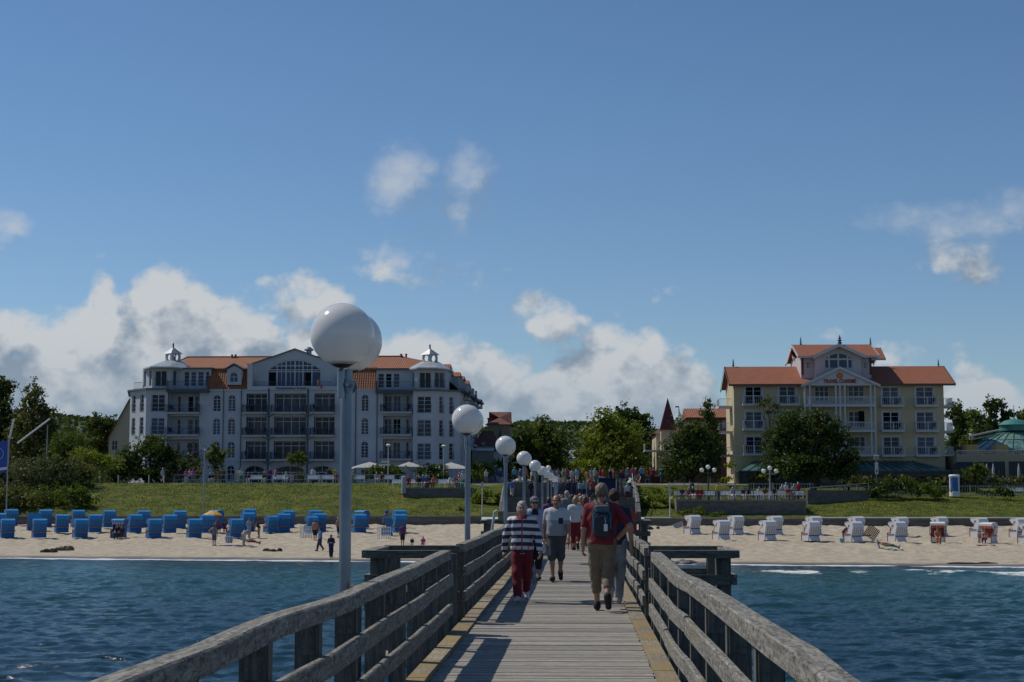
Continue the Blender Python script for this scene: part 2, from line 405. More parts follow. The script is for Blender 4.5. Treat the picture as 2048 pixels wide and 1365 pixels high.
fn = k.noise(k.v('MULTIPLY', geo, (.8,2.2,1)), 2.2, 6, .7)
e1 = k.m('SUBTRACT', 1.0, k.m('DIVIDE', k.m('ABSOLUTE', k.m('SUBTRACT', k.m('ADD', dd, wig), .8)), 1.6), clamp=True)
str1 = k.ramp(k.noise(k.v('MULTIPLY', geo, (1,0,0)), .07, 3), .30, .46)
rgt = k.ramp(sp.outputs[0], 8, 15)
e2 = k.m('SUBTRACT', 1.0, k.m('DIVIDE', k.m('ABSOLUTE', k.m('SUBTRACT', k.m('ADD', dd, k.m('MULTIPLY', wig, 2.2)), 10.5)), 3.6), clamp=True)
str2 = k.m('MULTIPLY', k.ramp(k.noise(k.v('MULTIPLY', geo, (1,.05,0)), .13, 3), .36, .50), rgt)
foam = k.m('MAXIMUM', k.m('MULTIPLY', e1, k.m('MAXIMUM', str1, k.m('MULTIPLY', rgt, .6))), k.m('MULTIPLY', k.m('MULTIPLY', e2, str2), k.m('ADD', .35, k.m('MULTIPLY', k.ramp(k.noise(k.v('MULTIPLY', geo, (.5,1.2,1)), .9, 5, .7), .38, .60), .9))))
foam = k.ramp(k.m('ADD', foam, k.m('MULTIPLY', k.m('SUBTRACT', fn, .5), 1.1)), .22, .44)
foam = k.m('MULTIPLY', foam, k.ramp(dd, 19, 15))
cap = k.m('MULTIPLY', k.ramp(k.noise(k.v('MULTIPLY', geo, (1,1.6,1)), 1.3, 8, .75), .735, .77), .55)
k.put(bs, 'Base Color', k.mix(foam, c, (.62,.64,.64,1)))
k.put(bs, 'Roughness', k.m('ADD', .13, k.m('MULTIPLY', foam, .6)))
bs.inputs['IOR'].default_value = 1.333
h = k.m('ADD', k.m('MULTIPLY', k.noise(k.v('MULTIPLY', geo, (.7,1.1,1)), 1.6, 6, .62, .5), 1.0), k.m('MULTIPLY', k.noise(geo, 6.5, 4, .6), .28))
k.put(bs, 'Normal', k.new('ShaderNodeBump', {'Strength': 1.0, 'Distance': .07, 'Height': h}).outputs[0])
def wz(X, Y):
    d = shoreY(X)-Y; a = .35+.65*sst(4, 40, d)
    z = WZ+a*(.030*fbm(X*.75, Y*1.2, 21, 1.1, 3, .62)+.028*fbm(X*.55, Y*1.15, 22, .4, 2, .5))
    z += .26*np.exp(-((d-10.8+1.2*np.sin(X*.21))/1.3)**2)*sst(9, 16, X)*(.6+.4*np.sin(X*.33+1))
    return z-sst(.5, -1.5, d)*.12
ys = [33.0]
while ys[-1] < 121: ys.append(ys[-1]+.0027*ys[-1])
ys = np.array(ys+[121.6]); us = np.linspace(-.46, .46, 720)
Xw = us[None]*ys[:, None]; Yw = np.repeat(ys[:, None], len(us), 1); nx = len(us)
def ripples(X, Y):
    r = np.random.default_rng(77); z = np.zeros_like(X); d = shoreY(X)-Y
    for lam, na, am in ((6.5,4,.0028),(3.6,6,.0060),(2.1,7,.0100),(1.25,8,.0135),(.75,9,.0150),(.46,9,.0140)):
        for j in range(na):
            th = R(80)+r.normal(0, .55); l_ = lam*r.uniform(.75, 1.3); kx = 2*pi/l_; ph = r.uniform(0, 6.28)
            p = kx*(X*cos(th)+Y*sin(th))+ph+.9*np.sin(X*.21*r.uniform(.6,1.6)/lam+ph)+.6*np.sin(Y*.3/lam+2*ph)
            z += am*lam*(1-2*np.abs(np.sin(p/2))**1.4)*(.65+.35*np.sin(X*.7/lam+ph*3)*np.sin(Y*.5/lam+ph))
    return z*(.3+.7*sst(2, 30, d))
Zw = wz(Xw, Yw)+ripples(Xw, Yw); ii = (np.arange(len(ys)-1)[:, None]*nx+np.arange(nx-1)[None]).ravel()
o = np_mesh('sea', np.stack([Xw,Yw,Zw],-1).reshape(-1,3), np.stack([ii,ii+1,ii+nx+1,ii+nx],1), mw); o['kind'] = 'structure'
far = lambda X, Y: WZ-.03+0*X
for sg in (-1, 1):
    vs = np.array([(sg*.46*33,33,WZ-.03),(sg*.46*121.6,121.6 if sg < 0 else 112,WZ-.03),(sg*4000,121.6 if sg < 0 else 104,WZ-.03),(sg*4000,33,WZ-.03)]); o = np_mesh('sea', vs, np.array([[0,1,2,3] if sg < 0 else [3,2,1,0]]), mw); o['kind'] = 'structure'
sheet('sea', np.array([-4000,-900,-300,-60,-15.18,15.18,60,300,900,4000.]), np.array([-4000,-500,0,20,33.0]), mw, zf=far)
# --- sea wall
mc = mat('weathered_concrete', (.085,.082,.076), .85, (.145,.14,.128), 1.3, (1,1,2.5), bump=.5, thr=(.3,.7))
mc2 = mat('sea_wall_timber', (.075,.07,.062), .9, (.14,.13,.115), 1.2, (.4,1,5), bump=.6)
def longwall(x0, x1, y, ztop, label):
    t = thing('sea_wall', ((x0+x1)/2, y, -1.2), label, 'sea wall')
    b = MB(t.location); b.box(x0, x1, y, y+.6, -1.9, ztop-.42)
    xs = np.arange(x0, x1, 6.0)
    for i, xx in enumerate(xs): b.cur = random.random(); b.box(xx, min(xx+5.97, x1), y-.06, y+.5, ztop-.42, ztop-.14)
    b.build('wall_face', mat('wall_face_boards', (.105,.098,.088), .9, (.17,.16,.145), 1.0, (.5,1,4), bump=.5, rnd=.25), t)
    b = MB(t.location)
    for i, xx in enumerate(np.arange(x0, x1, 3.0)): b.cur = random.random(); b.box(xx, min(xx+2.98, x1), y-.12, y+.66, ztop-.14, ztop)
    b.build('coping', mat('wall_coping', (.20,.185,.16), .85, (.28,.26,.23), 1.1, rnd=.15), t)
    return t
longwall(-260, -9.6, 160.0, -.29, 'long grey sea wall along the beach left of the pier')
longwall(6.4, 260, 157.0, -.45, 'long grey sea wall behind the white chairs right of the pier')
# grass tufts and flowers
def tufts(name, n, reg, hgt, wdt, m, seed, dens=None):
    r = np.random.default_rng(seed); X = r.uniform(reg[0], reg[1], n); Y = r.uniform(reg[2], reg[3], n)
    if dens is not None:
        kkeep = r.random(n) < dens(X, Y); X, Y = X[kkeep], Y[kkeep]; n = len(X)
    Z = ground_z(X, Y)+.05*sst(160.4,162,Y)*fbm(X, Y, 8, 1.1, 4, .6)
    h = r.uniform(.5, 1, n)*hgt; a = r.uniform(0, pi, n); ww = r.uniform(.6, 1.2, n)*wdt
    dx, dy = np.cos(a)*ww, np.sin(a)*ww; lx, ly = r.normal(0, .35, (2, n))*h
    v = np.stack([np.stack([X-dx, Y-dy, Z-.03], 1), np.stack([X+dx, Y+dy, Z-.03], 1), np.stack([X+dx*.5+lx, Y+dy*.5+ly, Z+h], 1), np.stack([X-dx*.5+lx, Y-dy*.5+ly, Z+h], 1)], 1).reshape(-1, 3)
    f = np.arange(4*n).reshape(n, 4)
    o = np_mesh(name, v, f, m, rnd=r.random(n), smooth=False); o['kind'] = 'stuff'; return o
okx = lambda X, Y: np.where((X > -9.5) & (X < 6.3), 0., 1.)
mgr = mat('grass_blades', (.062,.084,.012), .8, (.145,.16,.028), .4, spec=.2, rnd=.25)
tufts('grass', 34000, (-58, 58, 160.6, 178.6), .10, .035, mgr, 5, okx)
myl = mat('yellow_flowers', (.42,.34,.02), .8)
fl = lambda X, Y: okx(X, Y)*np.clip(fbm(X, Y, 31, .5, 3, .7)*1.0-.15+.7*sst(174, 178, Y)*(fbm(X, Y, 33, .35, 1)>.1), 0, 1)
tufts('wildflowers', 9000, (-58, 58, 161, 178.3), .2, .05, myl, 6, fl)

# ================================================================ pier
def hR(Y): return 1.70-np.interp(Y, [0,6.1,6.7,8.3,9.7,10.6,12.1,13.2,14.0,15.5,16.8,20.2,30], [.67,.67,.648,.665,.672,.672,.684,.686,.712,.741,.717,.70,.69])
def hL(Y): return 1.70-np.interp(Y, [0,5.9,6.7,8.3,10.95,11.05,11.7,13.2,15.3,19.4,30], [.63,.638,.648,.632,.69,.672,.674,.672,.681,.663,.675])
PX0, PX1 = -1.58, .92
pier = thing('pier', (0, 80, 0), 'long grey wooden pier running from the camera to the beach stairs', 'pier')
b = MB(pier.location); y = .6; i = 0
while y < 160.0:
    w_ = .142; b.cur = random.random(); zz = random.uniform(-.004, .004)
    b.box(PX0+.205+random.uniform(-.012,.012), PX1-.205+random.uniform(-.012,.012), y, y+w_, -.05, zz); y += w_+.009
b.build('deck_planks', M['deck'], pier)
for sx in (0, 1):
    x0 = PX0 if sx == 0 else PX1-.2
    b = MB(pier.location); y = .6+sx*.7
    while y < 159.5:
        b.cur = random.random(); b.box(x0, x0+.2, y, min(y+1.585, 160), -.05, .028+random.uniform(-.004,.004)); y += 1.6
    b.build('edge_board', M['edge'], pier)
b = MB(pier.location)
for xx in (-1.4, -.7, 0, .62): b.box(xx-.08, xx+.08, .6, 159.9, -.32, -.052)
b.build('deck_beam', M['post'], pier)
for i in range(0, 26):
    y = 4.5+6.2*i
    for xx in (-1.35, .72):
        b = MB(pier.location); b.lathe([(.16,-7),(.16,-.33)], (xx, y, 0), 10); b.build('pile', M['post'], pier, True)
# hotels' side: the pier meets the stairs
def beam(b, p0, p1, w_, h_, hf=None, seg=.8, axis=1, jit=.002):
    """long timber along Y from p0 to p1 (x, y, ztop); ztop follows hf"""
    (x, y0, z0), (_, y1, _) = p0, p1; n = max(1, int((y1-y0)/seg)); ys = np.linspace(y0, y1, n+1); vs = []; fs = []
    for yy in ys:
        zt = (float(hf(yy)) if hf else 0)+z0+random.uniform(-jit, jit); dx = random.uniform(-jit, jit)
        r = .009
        pr = [(-w_/2,-h_),(w_/2,-h_),(w_/2,-r),(w_/2-r,0),(-w_/2+r,0),(-w_/2,-r)]
        vs += [(x+dx+a, yy, zt+c) for a, c in pr]
    for i in range(n):
        for q_ in range(6):
            a = i*6+q_; c = i*6+(q_+1)%6; fs.append((a, c, c+6, a+6))
    fs += [(5,4,3,2,1,0), tuple(n*6+q_ for q_ in range(6))]
    b.add(vs, [tuple(reversed(f)) if False else f for f in fs])
def railing(y0, y1, side, label, hf, joints=()):
    s = -1 if side == 0 else 1; xin = PX0+.03 if side == 0 else PX1-.03
    t = thing('pier_railing', (xin, (y0+y1)/2, 0), label, 'railing'); near = y0 < 40
    xr = xin+s*.062         # top rail centre
    xp = xin+s*.10         # post centre
    cuts = [y0]; y = y0
    while y < y1-1:
        y = y+(4.8 if not joints else 99)
        for j in joints:
            if cuts[-1] < j < y: y = j
        cuts.append(min(y, y1))
    if y1-cuts[-1] > .01: cuts.append(y1)
    cuts = [c for i, c in enumerate(cuts) if i == 0 or c-cuts[i-1] > .3]; cuts[-1] = y1
    for nm, zo, w_, h_, xx in (('top_rail', 0, .125, .11, xr), ('middle_rail', -.30, .05, .135, xin-s*.004), ('lower_rail', -.63, .05, .135, xin-s*.004)):
        step = cuts
        if nm != 'top_rail':
            step = [y0-(.12 if near else 0)]+[c for c in np.arange(y0+1.7, y1-1, 3.2 if near else 4.8)]+[y1]
        for a, c in zip(step[:-1], step[1:]):
            b = MB(t.location); b.cur = random.random(); off = random.uniform(-.012, .012) if (nm != 'top_rail' or joints) else 0
            beam(b, (xx, a+.006, zo+off), (xx, c-.006, 0), w_, h_, hf); o = b.build(nm, M['rail_y'], t)
    ps = np.arange(y1-.08, y0, -1.62)
    for yy in ps:
        zt = float(hf(yy))-.11; b = MB(t.location); b.cur = random.random()
        b.box(xp-.075, xp+.075, yy-.06, yy+.06, -.5, zt-.003)
        p = b.build('post', M['post'], t)
        if yy < 24:
            b = MB(t.location); b.box(xp-.062, xp+.066, yy-.078, yy-.0605, zt-.19, zt-.02)
            for ax_ in (-.03, .035):
                for bz in (-.06, -.14): b.lathe([(.012,0),(.012,.008),(.004,.011)], (0,0,0), 8); nvs = 24; 
            # bolt heads are turned to face along the pier
            k0 = len(b.v)-4*24
            q_ = 0
            for ax_ in (-.03, .035):
                for bz in (-.06, -.14):
                    for j in range(24):
                        v_ = Vector(b.v[k0+q_*24+j])+t.location
                        b.v[k0+q_*24+j] = tuple(Vector((xp+ax_+v_.x, yy-.078-v_.z, zt+bz+v_.y))-t.location)
                    q_ += 1
            b.build('bolt_plate', M['post'], p)
    return t
hfar = lambda Y: 1.02+0.012*np.sin(np.asarray(Y)*.7)+.01*np.sin(np.asarray(Y)*1.9)
RL = [railing(2.0, 19.7, 0, 'near left pier railing beside the tallest globe lamp, up to the first bay', hL, (11.0,)),
      railing(22.1, 43.6, 0, 'left pier railing beside the striped jacket woman, between the two bays', lambda Y: 1.03+.01*np.sin(Y*.9)),
      railing(46.2, 158, 0, 'farthest left pier railing running to the beach stairs', hfar),
      railing(2.0, 19.95, 1, 'near right pier railing with wavy bleached top rail', hR, (20.5,)),
      railing(22.0, 43.6, 1, 'right pier railing beside the man with the backpack, between the bays', lambda Y: 1.0+.012*np.sin(Y*1.1)),
      railing(46.2, 158, 1, 'farthest right pier railing running to the beach stairs', hfar)]
def bay(y0, y1, side, label):
    s = -1 if side == 0 else 1; xi = PX0-.02 if side == 0 else PX1+.02; xo = -2.62 if side == 0 else 1.93
    t = thing('railing_bay', ((xi+xo)/2, (y0+y1)/2, 0), label, 'railing')
    a, c = min(xi, xo), max(xi, xo)
    for zt in (1.02, .72, .40):
        big = zt > 1; h_ = .095 if big else .125
        for yy in (y0, y1):
            b = MB(t.location); b.cur = random.random()
            b.box(a if big or s > 0 else a+.06, c if big or s < 0 else c-.06, yy-(.075 if big else .04), yy+(.075 if big else .04), zt-h_, zt+(.004 if yy == y1 else 0)); b.build('cross_rail', M['rail_x'], t)
        b = MB(t.location); b.cur = random.random()
        b.box(xo-(.075 if big else .04), xo+(.075 if big else .04), y0+.08, y1-.08, zt-h_-.002, zt-.003); b.build('side_rail', M['rail_y'], t)
    for yy in (y0+.12, y1-.12):
        for xx in (xo-s*.13, xi+s*.12):
            b = MB(t.location); b.box(xx-.09, xx+.09, yy-.09+.003, yy+.09, -.55, .922); b.build('post', M['post'], t)
    b = MB(t.location); 
    for j in range(7): b.cur = random.random(); b.box(a+.01+j*(c-a-.02)/7, a+(j+1)*(c-a-.02)/7, y0-.05, y1+.05, -.42, -.36)
    b.build('platform', M['rail_y'], t)
    return t
bay(20.0, 21.85, 0, 'near left railing bay jutting out over the water'); bay(20.15, 21.8, 1, 'near right railing bay jutting out over the water')
bay(44.1, 46.0, 0, 'far left railing bay jutting out over the water'); bay(44.1, 46.0, 1, 'far right railing bay with the red container')
t = thing('mooring_pile', (-2.72, 19.35, WZ), 'dark mooring pile standing in the water left of near railing bay', 'mooring pile')
b = MB(t.location); b.lathe([(.13,-6),(.13,.55),(.11,.62),(0,.63)], (-2.72,19.35,0), 14); b.build('shaft', M['post'], t, True)
# red container in the far right bay
t = thing('red_container', (1.33, 45.0, -.36), 'red rounded plastic container standing in the far right bay', 'container')
mr = mat('red_plastic', (.45,.02,.025), .4)
b = MB(t.location); b.prism([(1.02,-.1),(1.62,-.1),(1.62,1.1),(1.58,1.22),(1.48,1.30),(1.32,1.33),(1.16,1.30),(1.06,1.22),(1.02,1.1)], 44.75, 45.2); b.build('body', mr, t)
b = MB(t.location); b.box(1.0,1.64,44.73,45.22,.98,1.01); b.build('lid_seam', M['black'], t)
b = MB(t.location); b.cb(1.32,44.735,.9,.14,.03,.05); b.build('latch', M['steel'], t)
t = thing('ladder_rail', (-2.3, 44.1, 0), 'white slanted ladder handrail at the far left bay', 'handrail')
b = MB(t.location); b.tube([(-2.36,43.9,.6),(-2.27,43.9,1.25),(-2.2,43.9,1.28)], .035, 8); b.build('tube', M['off_white'], t, True)

# ---------------------------------------------------------------- twin globe lamps
def make_lamp():
    t = thing('globe_lamp', (0,0,0), 'x', 'lamp', 'twin globe lamps along the left side of the pier')
    MB().lathe([(.047,-.6),(.047,2.70),(.03,2.71)], (0,0,0), 20).build('pole', M['steel'], t, True)
    for s in (-1, 1):
        y = s*.26
        b = MB(); b.sphere((0,y,2.955), .25, 40, 24); gl = b.build('globe', M['globe'], t, 'full')
        b = MB(); cr_ = .118 if s < 0 else .07; b.lathe([(.02,2.695),(.05,2.70),(cr_,2.738),(cr_,2.748),(0,2.75)], (0,y,0), 28, False); b.build('globe_cap', M['black'], t, True)
        b = MB(); b.lathe([(.028,2.47),(.028,2.72)], (-.025,y*.58,0), 14); b.tube([(-.025,y*.58,2.69),(0,y,2.715)], .02, 8); b.build('sleeve', M['steel'], t, True)
    b = MB(); b.tube([(.03,-.17,2.57),(.03,.17,2.57)], .016, 8); b.tube([(.02,-.1,2.57),(.02,-.075,2.57)], .055, 16); b.tube([(.02,.075,2.57),(.02,.1,2.57)], .055, 16)
    b.build('clamp', M['steel'], t, True)
    return t
lp = make_lamp(); LX = -1.845
for i in range(9):
    y = 12.76+14.2*i
    lb = ['tallest twin globe lamp, nearest of the row at the left railing', 'second nearest twin globe lamp in the row on the left railing'][i] if i < 2 else '%s twin globe lamp from the camera in the row on the pier' % ORD[i]
    if i == 8: lb = 'farthest twin globe lamp of the row, at the beach end of the pier'
    o = lp if i == 0 else dup(lp, (0,0,0)); o.location = (LX, y, 0); o['label'] = lb
# ================================================================ buildings
def glass(name, c, rough=.06, spec=.7, c2=None):
    return mat(name, c, rough, c2, .9, (1,1,.4), spec=spec, thr=(.45,.55))
G = [glass('window_glass', (.012,.022,.040), .05, .22), glass('window_glass_with_curtain', (.035,.052,.075), .10, .22, (.085,.10,.12)), glass('open_dark_doorway', (.004,.004,.005), .6, .1), glass('window_glass_blue', (.03,.07,.13), .06, .25)]
ml = mat('white_render', (.42,.46,.49), .85, (.47,.51,.54), .35)
mfr = mat('window_frame_white', (.54,.58,.62), .6)
mdk = mat('blue_grey_steelwork', (.045,.065,.085), .5)
mslab = mat('balcony_concrete', (.36,.40,.41), .8)
mzinc = mat('zinc_roofing', (.32,.36,.37), .4, (.42,.45,.46), 1.2, metal=.2)
mtr = mat('grey_fascia', (.10,.13,.155), .6)
def tiles(name, c1, c2, sc=3.2):
    m = bpy.data.materials.new(name); m.use_nodes = True; k = N(m.node_tree); bs = k.n['Principled BSDF']
    co = k.new('ShaderNodeTexCoord').outputs['Object']
    wx = k.new('ShaderNodeTexWave', {'Vector': co, 'Scale': sc*.5, 'Distortion': 0.0}, bands_direction='X')
    wz_ = k.new('ShaderNodeTexWave', {'Vector': co, 'Scale': sc*.42, 'Distortion': .1}, bands_direction='Z')
    f = k.m('MULTIPLY', wx.outputs['Fac'], k.m('ADD', .5, k.m('MULTIPLY', wz_.outputs['Fac'], .5)))
    base = k.mix(k.ramp(k.noise(co, 1.4, 6, .7), .3, .7), tuple(c1)+(1,), tuple(c2)+(1,))
    base = k.mix(k.m('MULTIPLY', k.m('SUBTRACT', 1.0, f), .55), base, (c1[0]*.22, c1[1]*.2, c1[2]*.2, 1))
    k.put(bs, 'Base Color', base); bs.inputs['Roughness'].default_value = .75
    k.put(bs, 'Normal', k.new('ShaderNodeBump', {'Strength': .8, 'Distance': .06, 'Height': f}).outputs[0])
    return m
mtile = tiles('clay_roof_tiles', (.29,.095,.042), (.41,.16,.065), 2.2)
mtile2 = tiles('orange_red_roof_tiles', (.39,.11,.048), (.47,.15,.062), 7.0)
mtile3 = tiles('dark_red_roof_tiles', (.16,.05,.035), (.22,.075,.05), 4.0)

class Face:
    """a vertical wall plane given by two (px, Y) points seen left to right; local coordinates (u, depth, z)"""
    def __init__(s, p0, p1, pyr=860, world=False):
        a, b = (Vector(p0), Vector(p1)) if world else (at(p0[0], pyr, p0[1]).xy, at(p1[0], pyr, p1[1]).xy)
        s.o = a; s.L = (b-a).length; s.d = (b-a)/s.L; s.n = Vector((-s.d.y, s.d.x)); s.pyr = pyr
    def u(s, px):
        r = ray(px, s.pyr).xy; det = s.d.x*(-r.y)-(-r.x)*s.d.y
        return ((-s.o.x)*(-r.y)-(-r.x)*(-s.o.y))/det
    def z(s, py, px=None):
        u = s.L/2 if px is None else s.u(px); p = s.o+s.d*u; r = ray(1156+(p.x*F/p.y), py)
        return EYE+ray(1156, py).z*(p.y/ray(1156, py).y)
    def xf(s, p): q_ = s.o+s.d*p[0]+s.n*p[1]; return Vector((q_.x, q_.y, p[2]))
    def mb(s, t): b = MB(t.location); b.xf = s.xf; return b
    def rect(s, r): return (s.u(r[0]), s.u(r[1]), s.z(r[3]), s.z(r[2]))     # px0,px1,pytop,pybot -> u0,u1,z0,z1
def wall(b, u0, u1, z0, z1, holes, dep=.28):
    us = sorted({u0, u1}|{min(max(h[i], u0), u1) for h in holes for i in (0, 1)}); zs = sorted({z0, z1}|{min(max(h[i], z0), z1) for h in holes for i in (2, 3)})
    for a, c in zip(us[:-1], us[1:]):
        for e, g_ in zip(zs[:-1], zs[1:]):
            mu, mz = (a+c)/2, (e+g_)/2
            if any(h[0] < mu < h[1] and h[2] < mz < h[3] for h in holes): continue
            b.quad((a,0,e),(c,0,e),(c,0,g_),(a,0,g_))
    for h in holes:
        a, c, e, g_ = h[:4]; rise = h[4] if len(h) > 4 else 0
        b.quad((a,0,e),(a,dep,e),(c,dep,e),(c,0,e)); b.quad((a,0,g_),(c,0,g_),(c,dep,g_),(a,dep,g_))
        b.quad((a,0,e),(a,0,g_),(a,dep,g_),(a,dep,e)); b.quad((c,0,e),(c,dep,e),(c,dep,g_),(c,0,g_))
        if rise:
            n = 8; mid = (a+c)/2; hw = (c-a)/2; pr = [(mid-hw*cos(pi*i/n/2), g_-rise+rise*sin(pi*i/n/2)) for i in range(n+1)]
            for sgn in (1, -1):
                pp = [(x if sgn > 0 else 2*mid-x, z) for x, z in pr]; corner = (a if sgn > 0 else c, g_)
                for i in range(n):
                    tri = [(pp[i][0],-.002,pp[i][1]),(pp[i+1][0],-.002,pp[i+1][1]),(corner[0],-.002,corner[1])]
                    b.quad(*(tri if sgn < 0 else tri[::-1]))
                    b.quad((pp[i][0],-.002,pp[i][1]),(pp[i+1][0],-.002,pp[i+1][1]),(pp[i+1][0],dep,pp[i+1][1]),(pp[i][0],dep,pp[i][1]))
def window(t, fc, r, cols=2, rows=2, rise=0, g_=0, dep=.2, fw=.07, low=None, name='window', mf=None):
    u0, u1, z0, z1 = r; b = fc.mb(t); mf = mf or mfr; d0, d1 = dep-.05, dep+.03
    b.box(u0,u0+fw,d0,d1,z0,z1-rise); b.box(u1-fw,u1,d0,d1,z0,z1-rise); b.box(u0+fw,u1-fw,d0,d1,z0,z0+fw)
    if not rise: b.box(u0+fw,u1-fw,d0,d1,z1-fw,z1)
    else:
        b.box(u0+fw,u1-fw,d0+.004,d1-.004,z1-rise-fw,z1-rise)
        n = 10; mid = (u0+u1)/2; hw = (u1-u0)/2
        for i in range(n):
            a1, a2 = pi-pi*i/n, pi-pi*(i+1)/n; P = lambda a, q_: (mid+(hw-q_)*cos(a), z1-rise+(rise-q_)*sin(a))
            p = [P(a1,fw), P(a2,fw), P(a2,0), P(a1,0)]
            b.add([(x,d0,z) for x, z in p]+[(x,d1,z) for x, z in p], [(0,1,2,3),(7,6,5,4),(0,4,5,1),(2,6,7,3)])
        b.box(mid-.025,mid+.025,d0+.01,d1-.01,z1-rise,z1-fw)
    for i in range(1, cols):
        x = u0+(u1-u0)*i/cols; b.box(x-fw*.5,x+fw*.5,d0+.006,d1-.006,z0+fw,z1-rise-fw)
    zt = z1-rise
    if low: b.box(u0+fw,u1-fw,d0+.003,d1-.003,zt-low-fw/2,zt-low+fw/2)
    for i in range(1, rows):
        z = z0+(zt-z0)*i/rows; b.box(u0+fw,u1-fw,d0+.02,d1-.02,z-.018,z+.018)
    o = b.build(name, mf, t)
    b = fc.mb(t); pd = dep+.005
    pts = [(u0+.01,z0+.01),(u1-.01,z0+.01),(u1-.01,zt-.01)]
    if rise: n = 8; pts += [((u0+u1)/2+(u1-u0)/2*.98*cos(pi*i/n), zt-.01+rise*.97*sin(pi*i/n)) for i in range(1, n)]
    pts.append((u0+.01,zt-.01))
    b.add([(x,pd,z) for x, z in pts], [tuple(range(len(pts)))]); b.add([(x,pd+.03,z) for x, z in pts], [tuple(reversed(range(len(pts))))])
    b.build('pane', G[g_], o); return o
def rail(b, u0, u1, d, z0, z1, sp=.14, t_=.018, top=.05):
    b.box(u0, u1, d-.025, d+.025, z1-top, z1); b.box(u0, u1, d-.02, d+.02, z0, z0+.04)
    n = max(2, int((u1-u0)/sp))
    for i in range(n+1):
        x = u0+(u1-u0-t_)*i/n; b.box(x, x+t_, d-.009, d+.009, z0+.04, z1-top)
def balcony(t, fc, r, zr, proj=1.3, slab=.26, ms_=None, mr_=None, sp=.14, sides=True, post=.05, t_=.018):
    """r = u0,u1,zslabtop ; zr = rail top z"""
    u0, u1, zs = r; b = fc.mb(t); b.box(u0, u1, -proj, -.003, zs-slab, zs); o = b.build('balcony', ms_ or mslab, t)
    b = fc.mb(t); rail(b, u0+.02, u1-.02, -proj+.04, zs+.05, zr, sp, t_)
    for uu in (u0+.01, u1-.01-post, (u0+u1)/2): b.box(uu, uu+post, -proj+.012, -proj+.068, zs, zr+.012)
    if sides:
        for uu in (u0+.04, u1-.04):
            b.box(uu-.02, uu+.02, -proj+.07, -.01, zr-.05, zr-.002)
            n = int((proj-.1)/sp)
            for i in range(n): b.box(uu-.009, uu+.009, -proj+.1+i*sp, -proj+.118+i*sp, zs, zr-.05)
    b.build('balcony_railing', mr_ or mdk, o); return o
def solidbox(t, name, m, px0, px1, Y0, Y1, py0, py1):
    f = Face((px0,Y0),(px1,Y0)); b = MB(t.location); b.box(f.o.x, f.o.x+f.L, Y0, Y1, f.z(py1), f.z(py0)); return b.build(name, m, t)

# ---------------------------------------------------------------- big white hotel on the left
YL = 200.0; GZ = 3.0
T = thing('hotel', (ax(590,YL), YL, GZ), 'large white five-storey seafront hotel with tiled mansard roof and two lantern turrets, left', 'hotel')
fl = Face((334,YL),(833,YL)); Z = fl.z; U = fl.u
rows = [(785,826),(831,873),(878,921)]          # three balcony storeys: window top, slab
holes = []; wins = []; nth = 0
def addwin(lst, r, **kw):
    global holes
    holes.append(r+((kw.get('rise', 0),) if kw.get('rise') else ())); lst.append((r, kw))
# centre bays
for bi, (a, c, bl, br, cols) in enumerate([(492,533,487,536,3),(548,612,544,614,4),(628,669,622,670,3)]):
    for ri, (pt, ps) in enumerate([(786,824),(833,871),(882,918)]):
        addwin(wins, fl.rect((a,c,pt,ps+1)), cols=cols, rows=1, low=.55, g_=1 if (bi+ri) % 3 else 0, dep=1.0, fw=.09)
for (px0, px1) in ((425,440.5),(455,470.5),(722,737)):
    for i, (pt, pb) in enumerate([(788,822),(835,869),(882,916)]):
        addwin(wins, fl.rect((px0,px1,pt,pb)), cols=2, rows=4, rise=.55, g_=(3 if (px0 == 425 and i == 1) else (1 if i == 1 or px0 == 455 else 0)))
    addwin(wins, fl.rect((px0,px1,930,963)), cols=2, rows=3, rise=.55, g_=0)
for i, (pt, pb) in enumerate([(784,825),(831,870),(878,920)]):     # loggias beside the turrets
    holes.append(fl.rect((338,398,pt,pb))); holes.append(fl.rect((766,823,pt,pb)))
for (a, c, k_) in ((489,532,3),(550,611,4),(622,668,3)):
    addwin(wins, fl.rect((a,c,931,966)), cols=k_, rows=2, rise=.8, g_=0, dep=.3, fw=.09)
addwin(wins, fl.rect((770,800,932,966)), cols=3, rows=2, rise=.7, g_=0, dep=.3)
b = fl.mb(T); wall(b, 0, fl.L, GZ-.5, Z(777), holes, .30)
yy = 14; b.quad((0,0,Z(777)),(fl.L,0,Z(777)),(fl.L,yy,Z(777)),(0,yy,Z(777))); b.quad((0,yy,GZ),(0,yy,Z(777)),(fl.L,yy,Z(777)),(fl.L,yy,GZ))
for (a, c) in ((338,398),(766,823)):
    for (pt, pb) in [(784,825),(831,870),(878,920)]:
        u0, u1, z0, z1 = fl.rect((a,c,pt,pb)); b.quad((u0,.29,z0),(u0,1.3,z0),(u1,1.3,z0),(u1,.29,z0)); b.quad((u0,.29,z1),(u1,.29,z1),(u1,1.3,z1),(u0,1.3,z1))
        b.quad((u0,.29,z0),(u0,.29,z1),(u0,1.3,z1),(u0,1.3,z0)); b.quad((u1,.29,z0),(u1,1.3,z0),(u1,1.3,z1),(u1,.29,z1))
for (a, c) in ((489,532),(548,612),(628,669)): pass
b.build('front_wall', ml, T)
for r, kw in wins: window(T, fl, r, **kw)
